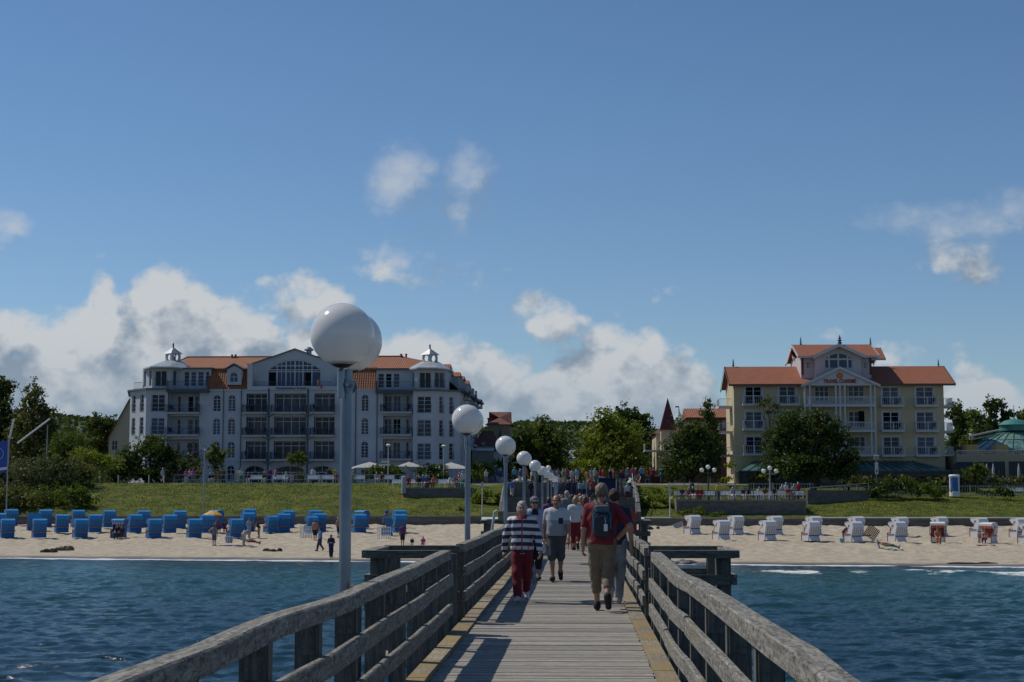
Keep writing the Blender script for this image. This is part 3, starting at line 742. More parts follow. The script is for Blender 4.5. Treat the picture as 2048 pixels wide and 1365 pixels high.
# loggia back walls with doors
fb = Face((fl.o.x, YL+1.3), (fl.o.x+fl.L, YL+1.3), world=True)
b = fb.mb(T); hh = []
def shift(px): return U(px)
for ri, (pt, pb) in enumerate([(784,825),(831,870),(878,920)]):
    for (a, c, k_) in ((349,356,0),(370,381,2 if ri == 0 else 1),(384,397,1),(766,781,1),(784,799,(3,2,1)[ri]),(810,816,0)):
        hh.append(((U(a), U(c), Z(pb)+.05, Z(pt)-.35), k_))
for (a, c) in ((338,398),(766,823)): b = fb.mb(T); wall(b, U(a)-.1, U(c)+.1, Z(921), Z(783), [h for h, _ in hh if U(a) <= h[0]+.01 and h[1] <= U(c)+.01], .15); b.build('loggia_wall', ml, T)
for h, k_ in hh: window(T, fb, h, cols=1 if (h[1]-h[0]) < .8 else 2, rows=3, g_=k_, dep=.12, fw=.06)
# balconies
for (a, c) in ((487,536),(544,614.5),(622,670.5)):
    for (pr, ps) in [(809.5,826),(856,872),(904,920.5)]: balcony(T, fl, (U(a),U(c),Z(ps-2)), Z(pr), proj=1.15, slab=.24)
for (a, c) in ((334.5,400.5),(762,825)):
    for (pr, ps) in [(809,825.5),(855,870.5),(903,919.5)]: balcony(T, fl, (U(a),U(c),Z(ps-2)), Z(pr), proj=1.0, slab=.24)
balcony(T, fl, (U(335),U(418),Z(777.5)), Z(761), proj=.9, slab=.42, ms_=mdk); balcony(T, fl, (U(752),U(827),Z(780)), Z(763.5), proj=.9, slab=.42, ms_=mdk)
# steel columns and rainwater pipes
for px in (540.5, 618.5):
    b = fl.mb(T); b.box(U(px)-.11, U(px)+.11, -1.3, -1.1, GZ-.1, Z(777)); 
    for py in (826, 872, 921):
        for s_ in (-1, 1): b.tube([(U(px), -1.2, Z(py+9)), (U(px)+s_*.75, -1.2, Z(py+1))], .05, 6)
    b.build('steel_column', mdk, T)
for px in (446.5, 335.5, 482, 711.5, 829, 754):
    b = fl.mb(T); b.tube([(U(px), -.12, GZ), (U(px), -.12, Z(776))], .055, 6); b.build('rain_pipe', mdk, T)
b = fl.mb(T); b.box(U(402), fl.L, -.1, 0, Z(923), Z(920.5)); b.box(U(402), U(486), -.12, 0, Z(781), Z(777)); b.box(U(690), U(760), -.12, 0, Z(781), Z(777)); b.build('string_course', ml, T)
# ground-floor entrance fascia / sign band
fz = Face((493,YL-.25),(683,YL-.25)); b = fz.mb(T); b.box(0, fz.L, 0, .24, fz.z(779), fz.z(771)); b.box(0, U(503)-U(493), 0, .9, fz.z(771), fz.z(728)); b.box(fz.L-(U(503)-U(493)), fz.L, 0, .9, fz.z(771), fz.z(728))
b.box(-.06, U(503)-U(493)+.06, -.06, .96, fz.z(728), fz.z(725.5)); b.box(fz.L-(U(503)-U(493))-.06, fz.L+.06, -.06, .96, fz.z(728), fz.z(725.5))
b.build('gable_parapet', ml, T)
def letters(t, name, text, m, fc, px, py, hpx, dep, font_w=None, bold=0.0):
    cu = bpy.data.curves.new(name, 'FONT'); cu.body = text; cu.extrude = .04; cu.align_x = 'CENTER'; cu.offset = bold
    cu.size = hpx; to = bpy.data.objects.new('tmp', cu); COL.objects.link(to)
    bpy.context.view_layer.update(); me = bpy.data.meshes.new_from_object(to.evaluated_get(bpy.context.evaluated_depsgraph_get()))
    bpy.data.objects.remove(to); me.name = name; me.materials.clear(); me.materials.append(m)
    if font_w:
        w0 = max(v.co.x for v in me.vertices)-min(v.co.x for v in me.vertices)
        for v in me.vertices: v.co.x *= font_w/w0
    for v in me.vertices:
        p = fc.xf((fc.u(px)+v.co.x, dep-v.co.z, fc.z(py)+v.co.y)); v.co = p-Vector(t.location)
    o = bpy.data.objects.new(name, me); COL.objects.link(o); o.parent = t; return o
letters(T, 'sign_letters', 'Hotelresidenz Strand', mdk, fz, 581, 777.3, .38, -.05, 3.75)
fr_ = Face((503,YL-.2),(663,YL-.2)); b = fr_.mb(T); rail(b, 0, fr_.L, 0, fr_.z(771), fr_.z(762)); b.build('terrace_railing', mdk, T)
# gable
fg = Face((493,YL+1.2),(683,YL+1.2)); P = lambda px, py: (fg.u(px), fg.z(py))
prof = [P(501,772),P(674,772),P(674,727),P(664,724),P(648,718),P(631,713),P(588,697.6),P(545,713),P(528,718),P(512,724),P(502,727)]
ar = P(535,771)+P(640,719); u0, z0, u1, z1 = ar
top = [(535,738),(545,730),(555,724),(570,719.5),(588,718),(606,719.5),(620,724),(630,730),(640,738)]
b = fg.mb(T); arc = [P(*p_) for p_ in top]
# wall around the fan window: left, right, and strips above the arch
b.quad(prof[0],(0,0)) if False else None
def q3(*pts): b.add([(x,0,z) for x, z in pts], [tuple(range(len(pts)))])
q3(P(501,772),P(535,772),P(535,738),P(502,727)); q3(P(640,772),P(674,772),P(674,727),P(640,738))
upl = [(502,727),(512,724),(528,718),(545,713),(588,697.6),(631,713),(648,718),(664,724),(674,727)]
for i in range(8): q3(P(*top[i]),P(*top[i+1]),P(*upl[i+1]),P(*upl[i]))
for i in range(8):
    (x1,y1_),(x2,y2_) = arc[i],arc[i+1]; b.add([(x1,0,y1_),(x2,0,y2_),(x2,.3,y2_),(x1,.3,y1_)],[(0,1,2,3)])
b.build('gable_wall', ml, T)
b = fg.mb(T)
for i in range(8):
    (a1,c1_),(a2,c2_) = P(*upl[i]),P(*upl[i+1]); b.add([(a1,-.25,c1_),(a2,-.25,c2_),(a2,-.25,c2_+.16),(a1,-.25,c1_+.16),(a1,11,c1_),(a2,11,c2_),(a2,11,c2_+.16),(a1,11,c1_+.16)],[(0,1,2,3),(3,2,6,7),(0,4,5,1),(7,6,5,4)])
b.build('gable_roof_edge', mtr, T)
b = fg.mb(T); xs_ = [535,552,570,588,604,622,640]
for i in range(8):
    (a1,c1_),(a2,c2_) = arc[i],arc[i+1]; b.add([(a1,.18,c1_-.12),(a2,.18,c2_-.12),(a2,.18,c2_),(a1,.18,c1_),(a1,.28,c1_-.12),(a2,.28,c2_-.12),(a2,.28,c2_),(a1,.28,c1_)],[(0,1,2,3),(7,6,5,4),(0,4,5,1)])
tz = lambda px: np.interp(px, [p_[0] for p_ in top], [p_[1] for p_ in top])
for x in xs_: b.box(fg.u(x)-.07, fg.u(x)+.07, .17, .27, P(535,772)[1], fg.z(float(tz(x))))
for x in (561, 579, 596, 613): b.box(fg.u(x)-.03, fg.u(x)+.03, .19, .25, P(535,772)[1], fg.z(float(tz(x))))
for py in (742, 738, 730): b.box(fg.u(535 if py > 735 else 546), fg.u(640 if py > 735 else 630), .175+.001*(py-730), .265, fg.z(py)-.05, fg.z(py)+.05)
fw_ = b.build('fan_window', mfr, T)
b = fg.mb(T); pts = [P(535,772),P(640,772)]+[P(*p_) for p_ in reversed(top)]; b.add([(x,.26,z) for x, z in pts],[tuple(range(len(pts)))]); b.build('pane', G[3], fw_)
for a, c in ((536,549),(609,620)):
    b = fg.mb(T); b.box(fg.u(a), fg.u(c), .12, .17, fg.z(771.5), fg.z(743)); b.build('open_door', G[2], fw_)
b = fg.mb(T); b.quad((fg.u(502),0,fg.z(772)),(fg.u(502),-1.3,fg.z(772)),(fg.u(674),-1.3,fg.z(772)),(fg.u(674),0,fg.z(772))); b.build('terrace_floor', mslab, T)
b = MB(T.location); c = fg.xf((fg.u(608),3,fg.z(705))); b.lathe([(.35,-.8),(.35,.55),(.6,.6),(.6,.75),(.35,.95),(.2,1.05)], tuple(c), 12); b.build('roof_vent', M['steel'], T, True)
# tiled roofs
def slope(t, name, quads, m, th=.12, o=(0,0,0)):
    b = MB(t.location)
    for qd in quads: b.quad(*qd)
    return b.build(name, m, t)
def pt(px, py, Y): return tuple(at(px, py, Y))
Ye, Yr = YL+1.3, YL+9
Lx = lambda px, Y: ax(px, Y, 860)
zE = az(735.5, Ye); zR = az(712.5, Yr); x0, x1 = Lx(353,Ye), Lx(828,Ye); xr0, xr1 = Lx(372,Yr), Lx(806,Yr)
slope(T, 'tiled_roof', [((x0,Ye,zE),(x1,Ye,zE),(xr1,Yr,zR),(xr0,Yr,zR)), ((x0-1.5,Ye+5,zE+1.2),(x0,Ye,zE),(xr0,Yr,zR),(xr0,Yr+.1,zR)), ((x1,Ye,zE),(x1+1.5,Ye+5,zE+1.2),(xr1,Yr+.1,zR),(xr1,Yr,zR)), ((x0,Ye+16,zE),(xr0,Yr,zR),(xr1,Yr,zR),(x1,Ye+16,zE))], mtile)
for (a, c) in ((412,502),(674,751)):
    slope(T, 'mansard_slope', [((Lx(a,YL),YL-.1,Z(777)),(Lx(c,YL),YL-.1,Z(777)),(Lx(c,YL),Ye+.2,zE+.12),(Lx(a,YL),Ye+.2,zE+.12)), ((Lx(a,YL),YL-.1,Z(777)),(Lx(a,YL),Ye+.2,zE+.12),(Lx(a,YL),Ye+.2,Z(777))), ((Lx(c,YL),YL-.1,Z(777)),(Lx(c,YL),Ye+.2,Z(777)),(Lx(c,YL),Ye+.2,zE+.12))], mtile)
b = MB(T.location); b.tube([(xr0,Yr,zR+.03),(xr1,Yr,zR+.03)], .12, 6); b.tube([(x0-1.5,Ye+5,zE+1.2),(xr0,Yr,zR+.03)], .1, 6); b.build('roof_ridge', mtile3, T)
for px in (463, 470, 802, 812):
    b = MB(T.location); x_ = Lx(px, Yr); b.lathe([(.12,0),(.12,.45),(.22,.5),(.05,.62)], (x_, Yr-.4, zR-.25), 8); b.build('roof_pipe', mtile3, T, True)
# penthouse walls under the roof
fp = Face((350,YL+.9),(420,YL+.9)); hp = [fp.rect((366,377,741,771)), fp.rect((379.5,391,741,771)), fp.rect((393.5,406,741,771)), fp.rect((409,417,741,771))]
b = fp.mb(T); wall(b, 0, fp.L, fp.z(779), fp.z(736), hp, .15); b.quad((fp.L,0,fp.z(779)),(fp.L,1,fp.z(779)),(fp.L,1,fp.z(736)),(fp.L,0,fp.z(736))); b.build('penthouse_wall', ml, T)
for i, h in enumerate(hp): window(T, fp, h, cols=1, rows=4, g_=(0,3,3,0)[i], dep=.12)
b = fp.mb(T); b.box(0, fp.L+.3, -.5, 1.0, fp.z(736), fp.z(733.5)); b.build('penthouse_eave', mtr, T)
fp = Face((752,YL+.9),(826,YL+.9)); hp = [fp.rect((755,768,746,775)), fp.rect((770.5,783,746,775)), fp.rect((786,799,746,775))]
b = fp.mb(T); wall(b, 0, fp.L, fp.z(781), fp.z(739), hp, .15); b.quad((0,0,fp.z(781)),(0,0,fp.z(739)),(0,1,fp.z(739)),(0,1,fp.z(781))); b.build('penthouse_wall', ml, T)
for i, h in enumerate(hp): window(T, fp, h, cols=1, rows=4, g_=(0,2,3)[i], dep=.12)
b = fp.mb(T); b.box(-.3, fp.L, -.5, 1.0, fp.z(739.5), fp.z(737)); b.build('penthouse_eave', mtr, T)
# dormer
fd = Face((448,YL-.05),(485,YL-.05)); P = lambda px, py: (fd.u(px), fd.z(py))
dh = fd.rect((457.5,474,742,763)); b = fd.mb(T); wall(b, fd.u(452), fd.u(481), fd.z(768), fd.z(737), [dh+(.6,)], .25)
b.add([(P(452,737)[0],0,fd.z(737)),(P(481,737)[0],0,fd.z(737)),(P(466.5,729)[0],0,fd.z(729))],[(0,1,2)])
for px in (452, 481): b.quad((fd.u(px),0,fd.z(768)),(fd.u(px),0,fd.z(737)),(fd.u(px),2.2,fd.z(737)),(fd.u(px),.3,fd.z(768)))
dm = b.build('dormer', ml, T); b = fd.mb(T)
for (a_, c_) in (((446.5,738.5),(466.5,727)),((466.5,727),(486.5,738.5))):
    (a1,c1_),(a2,c2_) = P(*a_),P(*c_); b.add([(a1,-.3,c1_),(a2,-.3,c2_),(a2,-.3,c2_+.16),(a1,-.3,c1_+.16),(a1,2.6,c1_),(a2,2.6,c2_),(a2,2.6,c2_+.16),(a1,2.6,c1_+.16)],[(0,1,2,3),(3,2,6,7),(0,4,5,1)])
b.build('dormer_roof', mtr, dm); window(T, fd, dh, cols=2, rows=1, rise=.6, g_=3)
# corner turrets
def turret(px, pts, plan, top, bot, wl, lvl4, corn, roofpts, cup):
    """plan: list of (px, Y) corner points left to right"""
    b = MB(T.location)
    for (a, c, hs) in wl:
        f = Face(a, c); hr = [f.rect(h[:4]) for h in hs]; b.xf = f.xf; wall(b, 0, f.L, GZ-.4, f.z(top), hr, .22)
        for h, r in zip(hs, hr):
            window(T, f, r, cols=h[4], rows=4, g_=h[5], dep=.18, fw=.08)
            bb = f.mb(T); rail(bb, r[0], r[1], -.06, r[2]+.1, r[2]+1.0, .15); bb.build('window_railing', mdk, T)
    b.xf = None
    b.build('turret_wall', ml, T)
F1 = (291,YL-.8); f0 = (259,YL+2.6)
def rowsof(a, c, cols, gs, rr=((787,822),(834,868),(881,915))): return [(a,c,r0,r1,cols,gs[i]) for i, (r0, r1) in enumerate(rr)]
turret(0,0,0,777,0,[((259,YL+2.6),(291,YL-.8), rowsof(263,270,1,(0,0,0),((788,822),(834,868)))+rowsof(279,286.5,1,(0,0,0),((788,822),(834,868)))),((291,YL-.8),(334.5,YL-.8), rowsof(301.5,329,2,(0,3,0)))],0,0,0,0)
turret(0,0,0,780,0,[((826,YL-.8),(868,YL-.8), rowsof(834,862.5,2,(0,1,3),((792,826),(839,873),(886,920)))),((868,YL-.8),(919,YL+1.8), rowsof(878.5,887,1,(1,1,0),((792.5,827),(840,874),(886,920)))+rowsof(898.5,907.5,1,(1,1,0),((793,828),(840,874),(886,920))))],0,0,0,0)
def plate(name, pts, z0, z1, m, inset=None):
    b = MB(T.location); q_ = [(at(px,860,Y).x, Y) for px, Y in pts]; b.prismz(q_, z0, z1); return b.build(name, m, T)
b = MB(T.location); xa = ax(334.5,YL,860)
b.box(ax(259,YL+2.6,860), xa, YL+2.7, YL+13.9, GZ, az(777.5,YL)); b.build('wing_wall', ml, T)
plate('turret_cornice', [(253,YL+2.4),(290,YL-1.4),(335,YL-1.4),(335,YL+14),(256,YL+14)], az(778.5,YL), az(775.5,YL), mtr)
plate('turret_cornice', [(825,YL-1.4),(869,YL-1.4),(922,YL+1.4),(919,YL+14),(825,YL+14)], az(782,YL), az(779,YL), mtr)
# upper storey of turrets
def upper(faces, pb, ptp):
    for (a, c, hs) in faces:
        f = Face(a, c); hr = [f.rect(h[:4]) for h in hs]; b = f.mb(T); wall(b, 0, f.L, f.z(pb), f.z(ptp), hr, .2); b.build('lantern_wall', ml, T)
        for h, r in zip(hs, hr):
            window(T, f, r, cols=h[4], rows=1, g_=h[5], dep=.16, fw=.07)
            if h[4] > 1: bb = f.mb(T); rail(bb, r[0]-.05, r[1]+.05, -.06, r[2]+.1, r[2]+1.05, .15); bb.build('window_railing', mdk, T)
upper([((283,YL+2.2),(302,YL-.2),[(285,289.5,738,771,1,0),(296,300.5,738,771,1,2)]),((302,YL-.2),(340,YL-.2),[(308,331.5,739,771,2,0)]),((340,YL-.2),(356,YL+1.4),[(344.5,352,739,770,1,1)])], 777, 734)
upper([((821,YL+1),(832,YL-.2),[(823,827,743,773,1,0)]),((832,YL-.2),(864,YL-.2),[(838,861.5,744,776,2,0)]),((864,YL-.2),(896,YL+1.2),[(869,889,744,776,2,1)])], 780, 736)
bq = ax(896,YL+1.2,860); b = MB(T.location); b.box(bq-3, bq, YL+1.3, YL+8, az(780,YL), az(736,YL)); b.build('lantern_wall', ml, T)
def lowcone(name, pxs, pye, pxc, pyt, topw, Y, m, n=8, dy=4.2, flat=.55):
    xc, yc = ax(pxc,Y,750), Y+dy; rx = (ax(pxs[1],Y,750)-ax(pxs[0],Y,750))/2; xm = (ax(pxs[1],Y,750)+ax(pxs[0],Y,750))/2
    ze, zt = az(pye,Y), az(pyt,Y+dy-1); b = MB(T.location); vs = []; 
    for i in range(n):
        a = 2*pi*(i+.5)/n; vs.append((xm+rx*cos(a)/cos(pi/n), yc+(dy+.9)*sin(a)/cos(pi/n)*1.0, ze))
    vs2 = [(xc+topw*cos(2*pi*(i+.5)/n), yc+topw*sin(2*pi*(i+.5)/n), zt) for i in range(n)]
    b.add(vs+vs2+[(v[0],v[1],v[2]-.16) for v in vs], [((i+1)%n, n+(i+1)%n, n+i, i)[::-1] for i in range(n)]+[tuple(range(n,2*n))]+[(i,(i+1)%n,2*n+(i+1)%n,2*n+i) for i in range(n)]+[tuple(range(3*n-1,2*n-1,-1))])
    b.build(name, m, T); return xc, yc, zt
for (pxs, pye, pxc, pyt, c0, cw, cy, pr, ap, fin) in (((277,368),731.8,328.5,719.5,(314,342.5),0,719.5,705.5,691.5,682.5),((809,900),735.5,853.5,723,(838.5,867.5),0,723.5,709.5,696,687)):
    xc, yc, zt = lowcone('turret_roof', pxs, pye, pxc, pyt, 1.3, YL-.8, mzinc)
    Yc = yc; hw = (ax(c0[1],Yc,715)-ax(c0[0],Yc,715))/2/1.32; zb, ztp, za = az(cy,Yc)-.35, az(pr,Yc), az(ap,Yc)
    b = MB(T.location); ang = R(48)
    for k4 in range(4):     # four lantern walls, each with a round opening
        a = ang+k4*pi/2; M4 = Matrix.Translation((xc,yc,0)) @ Matrix.Rotation(a,4,'Z'); b.xf = lambda p, M4=M4: M4 @ Vector(p)
        zc, rr_ = (zb+.35+ztp)/2, .42; n = 16; out = []
        for i in range(n):
            t_ = 2*pi*i/n; cx_, cz_ = cos(t_), sin(t_); s_ = 1/max(abs(cx_)/hw, abs(cz_)/((ztp-zb)/2)); out.append((cx_*s_, (zb+ztp)/2+cz_*s_))
        for i in range(n):
            j = (i+1)%n; a1 = (rr_*cos(2*pi*i/n), zc+rr_*sin(2*pi*i/n)*1.1); a2 = (rr_*cos(2*pi*j/n), zc+rr_*sin(2*pi*j/n)*1.1)
            b.add([(out[i][0],-hw,out[i][1]),(out[j][0],-hw,out[j][1]),(a2[0],-hw,a2[1]),(a1[0],-hw,a1[1])],[(0,1,2,3)]); b.add([(a1[0],-hw,a1[1]),(a2[0],-hw,a2[1]),(a2[0],-hw+.15,a2[1]),(a1[0],-hw+.15,a1[1])],[(0,1,2,3)])
    b.xf = None; ln = b.build('lantern', ml, T)
    b = MB(T.location); w2 = hw*1.27; M4 = Matrix.Translation((xc,yc,0)) @ Matrix.Rotation(ang,4,'Z')
    q_ = [M4 @ Vector(p) for p in ((-w2,-w2,ztp),(w2,-w2,ztp),(w2,w2,ztp),(-w2,w2,ztp),(0,0,za))]; b.add(q_, [(0,1,4),(1,2,4),(2,3,4),(3,0,4),(3,2,1,0)]); b.build('lantern_roof', mzinc, ln)
    b = MB(T.location); b.lathe([(.12,-.15),(.09,.2),(.13,.3),(.05,.5),(.015,az(fin,Yc)-za)], (xc,yc,za), 8); b.build('finial', mdk, ln, True)
# roof terrace railing far left
f = Face((266,YL+3),(282,YL+2)); b = f.mb(T); rail(b, 0, f.L, 0, f.z(776), f.z(762.5), .2, .03); b.build('terrace_railing', mdk, T)
# receding right wing
xw = at(919,860,YL+1.8).x; f = Face((xw,YL+1.8),(xw+.5,YL+33), world=True); zt = az(781,YL+1.8); b = f.mb(T)
wr = [(u_, u_+1.6, GZ+2.9+s_*2.85, GZ+5.0+s_*2.85) for u_ in (2,6.5,11.5,16.5,21.5,26.5) for s_ in range(4)]
wall(b, 0, f.L, GZ-.3, zt, wr, .2); b.build('wing_wall', ml, T)
for h in wr: window(T, f, h, cols=2, rows=2, g_=0, dep=.15)
for u_ in (5,15,25):
    for s_ in range(1,4): balcony(T, f, (u_,u_+3,GZ+2.7+s_*2.85), GZ+3.7+s_*2.85, proj=.8)
b = f.mb(T); b.box(-.2, f.L+.4, -.75, .3, zt-.02, zt+.22); b.build('wing_cornice', mtr, T)
for (a, c, p0, p1, pb, Yd) in ((895,917,742,752,775,YL+6),(917,925,750,758,778,YL+13),(925,934.5,759,768,785,YL+20)):
    fd = Face((a,Yd),(c,Yd)); b = fd.mb(T); b.box(0, fd.L, .5, 3.8, fd.z(pb+6), fd.z(p1)); d_ = b.build('dormer', ml, T)
    b = fd.mb(T); b.add([(-.2,.1,fd.z(p1)),(fd.L+.2,.1,fd.z(p1)),(fd.L+.1,1.8,fd.z(p0)),(-.1,1.8,fd.z(p0)),(-.2,4.2,fd.z(p1)),(fd.L+.2,4.2,fd.z(p1))],[(0,1,2,3),(3,2,5,4),(0,3,4),(1,5,2),(0,4,5,1)]); b.build('dormer_roof', mtile, d_)
b = MB(T.location); xq = at(905,860,YL+4).x; b.add([(xw+.1,YL+3,zt),(xw+.6,YL+33,zt),(xw-3,YL+33,zt+2.6),(xw-3,YL+3,zt+2.6),(xw-10,YL+3,zt+2.4),(xw-10,YL+33,zt+2.4)],[(0,1,2,3),(3,2,5,4)]); b.build('wing_roof', mtile3, T)
b = MB(T.location); b.lathe([(.9,0),(.7,.7),(.3,1.3),(.1,2.1)], (at(944,860,YL+30).x, YL+30, zt), 8); b.build('wing_spirelet', mdk, T)
fe = Face((866,YL+7.5),(899,YL+7.5)); b = fe.mb(T); b.add([(0,0,fe.z(737)),(fe.L,0,fe.z(737)),(fe.L,2,fe.z(725.5)),(0,2,fe.z(725.5)),(fe.L,6,fe.z(737))],[(0,1,2,3),(1,4,2)]); b.build('rear_tiled_roof', mtile, T)

# ---------------------------------------------------------------- yellow hotel on the right
YR_ = 188.0
T = thing('hotel', (ax(1680,YR_), YR_, GZ), 'yellow four-storey hotel with orange roof, white portico and red name letters, right', 'hotel')
my = mat('yellow_render', (.47,.40,.25), .85, (.51,.44,.285), .4); mwt = mat('white_timber', (.50,.52,.54), .6); mpk = mat('pale_pink_cladding', (.48,.455,.475), .7)
ff = Face((1468.5,YR_),(1889,YR_)); Z = ff.z; U = ff.u; holes = []; wl = []
for ci, (a, c) in enumerate(((1491,1524.5),(1559,1592.5),(1765.5,1799),(1833,1868.5))):
    for ri, (pt_, pb_) in enumerate(((774,811),(823.5,860.5),(873.5,911)) if ci < 2 else ((775.5,814),(825,863.5),(874.5,912.5))):
        r = ff.rect((a,c,pt_,pb_)); holes.append(r); wl.append((r, dict(cols=2, rows=4, g_=[[2,1,0],[0,1,0],[1,2,0],[1,1,3]][ci][ri], dep=.14, fw=.11)))
b = ff.mb(T); wall(b, 0, ff.L, GZ-.5, Z(770), holes, .2)
b.quad((0,0,GZ-.5),(0,0,Z(770)),(0,10,Z(770)),(0,10,GZ-.5)); b.quad((ff.L,0,GZ-.5),(ff.L,10,GZ-.5),(ff.L,10,Z(770)),(ff.L,0,Z(770))); b.quad((0,10,GZ-.5),(0,10,Z(770)),(ff.L,10,Z(770)),(ff.L,10,GZ-.5)); b.build('wall', my, T)
for r, kw in wl:
    window(T, ff, r, **kw)
    b = ff.mb(T); e = .16; b.box(r[0]-e, r[0]-.002, -.04, .02, r[2], r[3]+e); b.box(r[1]+.002, r[1]+e, -.04, .02, r[2], r[3]+e); b.box(r[0], r[1], -.04, .02, r[3]+.002, r[3]+e); b.build('window_surround', mwt, T)
mir = mat('white_steel_railing', (.55,.57,.6), .5)
for ci, (a, c) in enumerate(((1484.5,1528),(1554,1599),(1760.5,1806.5),(1829,1875.5))):
    for (pr, ps) in ((794,811.5),(843,860.5),(892.5,910)) if ci < 2 else ((797.5,814.5),(847,864),(896,913)):
        balcony(T, ff, (U(a),U(c),Z(ps-1.5)), Z(pr), proj=1.0, slab=.2, ms_=mwt, mr_=mir, sp=.22, post=.07, t_=.022)
fs = Face((U(1468.5)+ff.o.x,YR_+9),(ff.o.x,YR_), world=True)
for (pr, ps) in ((796,812.5),(845,863.5),(893.5,911)):      # balconies on both end walls
    for sd in (0, 1):
        b = MB(T.location); xx = ff.o.x-1.55 if sd == 0 else ff.o.x+ff.L; zz = Z(ps)
        b.box(xx+(0 if sd == 0 else .003), xx+1.547, YR_+2.2, YR_+5.6, zz-.1, zz+.12); o = b.build('balcony', mwt, T); b = MB(T.location); zr = Z(pr)
        b.box(xx+.02, xx+1.53, YR_+2.2, YR_+2.25, zr-.05, zr)
        n = 9
        for i in range(n+1): b.box(xx+.03+i*1.45/n, xx+.055+i*1.45/n, YR_+2.205, YR_+2.245, zz+.12, zr-.05)
        xo = xx+.02 if sd == 0 else xx+1.49; b.box(xo, xo+.04, YR_+2.26, YR_+5.6, zr-.05, zr)
        for i in range(20): b.box(xo+.008, xo+.03, YR_+2.3+i*.165, YR_+2.33+i*.165, zz+.12, zr-.05)
        b.build('balcony_railing', mir, o)
# main roof, gable ended
xa, xb = ax(1457,YR_-.6,770), ax(1904,YR_-.6,770); xm0, xm1 = ax(1452,YR_+5,735), ax(1892,YR_+5,735); ze = az(769.5,YR_-.6); zr = az(735,YR_+5)
xa = (xa+xm0)/2; xb = (xb+xm1)/2
def groof(t, name, x0, x1, ye, yr, yb, ze, zr, m, mv, th=.16):
    b = MB(t.location); b.add([(x0,ye,ze),(x1,ye,ze),(x1,yr,zr),(x0,yr,zr),(x0,yb,ze),(x1,yb,ze)],[(0,1,2,3),(3,2,5,4)]); o = b.build(name, m, t)
    b = MB(t.location); 
    for x in (x0, x1):
        e = .1 if x == x1 else -.1
        for (y0_, z0_, y1_, z1_) in ((ye,ze,yr,zr),(yb,ze,yr,zr)):
            vs = [(x,y0_,z0_-th*1.6),(x,y0_,z0_+.02),(x,y1_,z1_+.02),(x,y1_,z1_-th*1.6)]; vs += [(x+e,p[1],p[2]) for p in vs]; b.add(vs,[(0,1,2,3),(7,6,5,4),(0,4,5,1),(3,2,6,7)])
    b.box(x0, x1, ye-.03, ye+.1, ze-th*1.5, ze-.005); b.build('verge_board', mv, o); return o
groof(T, 'tiled_roof', xa, xb, YR_-.7, YR_+5, YR_+10.7, ze, zr, mtile2, mat('brown_gutter', (.10,.05,.035), .5))
b = MB(T.location)
for x in (ff.o.x+.001, ff.o.x+ff.L-.001): b.add([(x,YR_,ze-.1),(x,YR_+10,ze-.1),(x,YR_+5,zr-.15)],[(0,1,2)])
b.build('gable_wall', my, T)
def spike(t, px, py0, py1, Y, r=.1):
    b = MB(t.location); h = az(py0,Y)-az(py1,Y); b.lathe([(r,-.1),(r*1.3,h*.15),(r*.5,h*.25),(r*1.5,h*.38),(r*.5,h*.5),(r*.8,h*.6),(.015,h)], (ax(px,Y,py1),Y,az(py1,Y)), 8); b.build('roof_finial', mdk, t, True)
spike(T,1466.5,719,733,YR_+5); spike(T,1877,721,737,YR_+5)
# central tower
YT = YR_+1.0; ft = Face((1604,YT),(1745,YT)); Z2, U2 = ft.z, ft.u
hs = [ft.rect((1614.5,1623,724.5,740)), ft.rect((1729,1737,725,740.5))]; b = ft.mb(T); wall(b, 0, ft.L, Z2(770), Z2(713), hs, .15)
b.quad((0,0,Z2(770)),(0,0,Z2(713)),(0,9,Z2(713)),(0,9,Z2(770))); b.quad((ft.L,0,Z2(770)),(ft.L,9,Z2(770)),(ft.L,9,Z2(713)),(ft.L,0,Z2(713))); b.build('tower_wall', mpk, T)
for h in hs: window(T, ft, h, cols=2, rows=2, g_=0, dep=.1, fw=.09)
for px in (1607.5, 1744): b = ft.mb(T); b.box(U2(px)-.12, U2(px)+.1, -.08, .1, Z2(752), Z2(713)); b.build('rain_pipe', mtile3, T)
groof(T, 'tower_roof', ax(1597,YT-1,713), ax(1757.5,YT-1,713), YT-1.0, YT+4.3, YT+9.6, az(713.5,YT-1), az(691.5,YT+4.3), mtile2, mwt)
groof(T, 'rear_tower_roof', ax(1586,YT+6,720), ax(1767,YT+6,720), YT+5.0, YT+8, YT+13, az(719,YT+5), az(698,YT+8), mtile2, mwt)
spike(T,1601.5,676,691.5,YT+4.3); spike(T,1741,677,692.5,YT+4.3); spike(T,1679.5,672.5,690,YT+4.3,.2)
# gabled bay with the fan window
fb2 = Face((1633,YR_-.2),(1725,YR_-.2)); P = lambda px, py: (fb2.u(px), fb2.z(py))
top = [(1651,718),(1665,709.5),(1679.5,705.5),(1694,709.5),(1708,718)]; upl = [(1633,712),(1656,700),(1679.5,691.5),(1703,700),(1725,712)]
b = fb2.mb(T); 
def q3(*pts): b.add([(x,0,z) for x, z in pts], [tuple(range(len(pts)))])
q3(P(1633,765),P(1651,765),P(1651,718),P(1633,712)); q3(P(1708,765),P(1725,765),P(1725,712),P(1708,718)); q3(P(1651,765),P(1708,765),P(1708,739),P(1651,739))
for i in range(4): q3(P(*top[i]),P(*top[i+1]),P(*upl[i+1]),P(*upl[i]))
b.quad((0,0,fb2.z(765)),(0,0,fb2.z(712)),(0,1.2,fb2.z(712)),(0,1.2,fb2.z(765))); b.quad((fb2.L,0,fb2.z(765)),(fb2.L,1.2,fb2.z(765)),(fb2.L,1.2,fb2.z(712)),(fb2.L,0,fb2.z(712))); b.build('bay_wall', mpk, T)
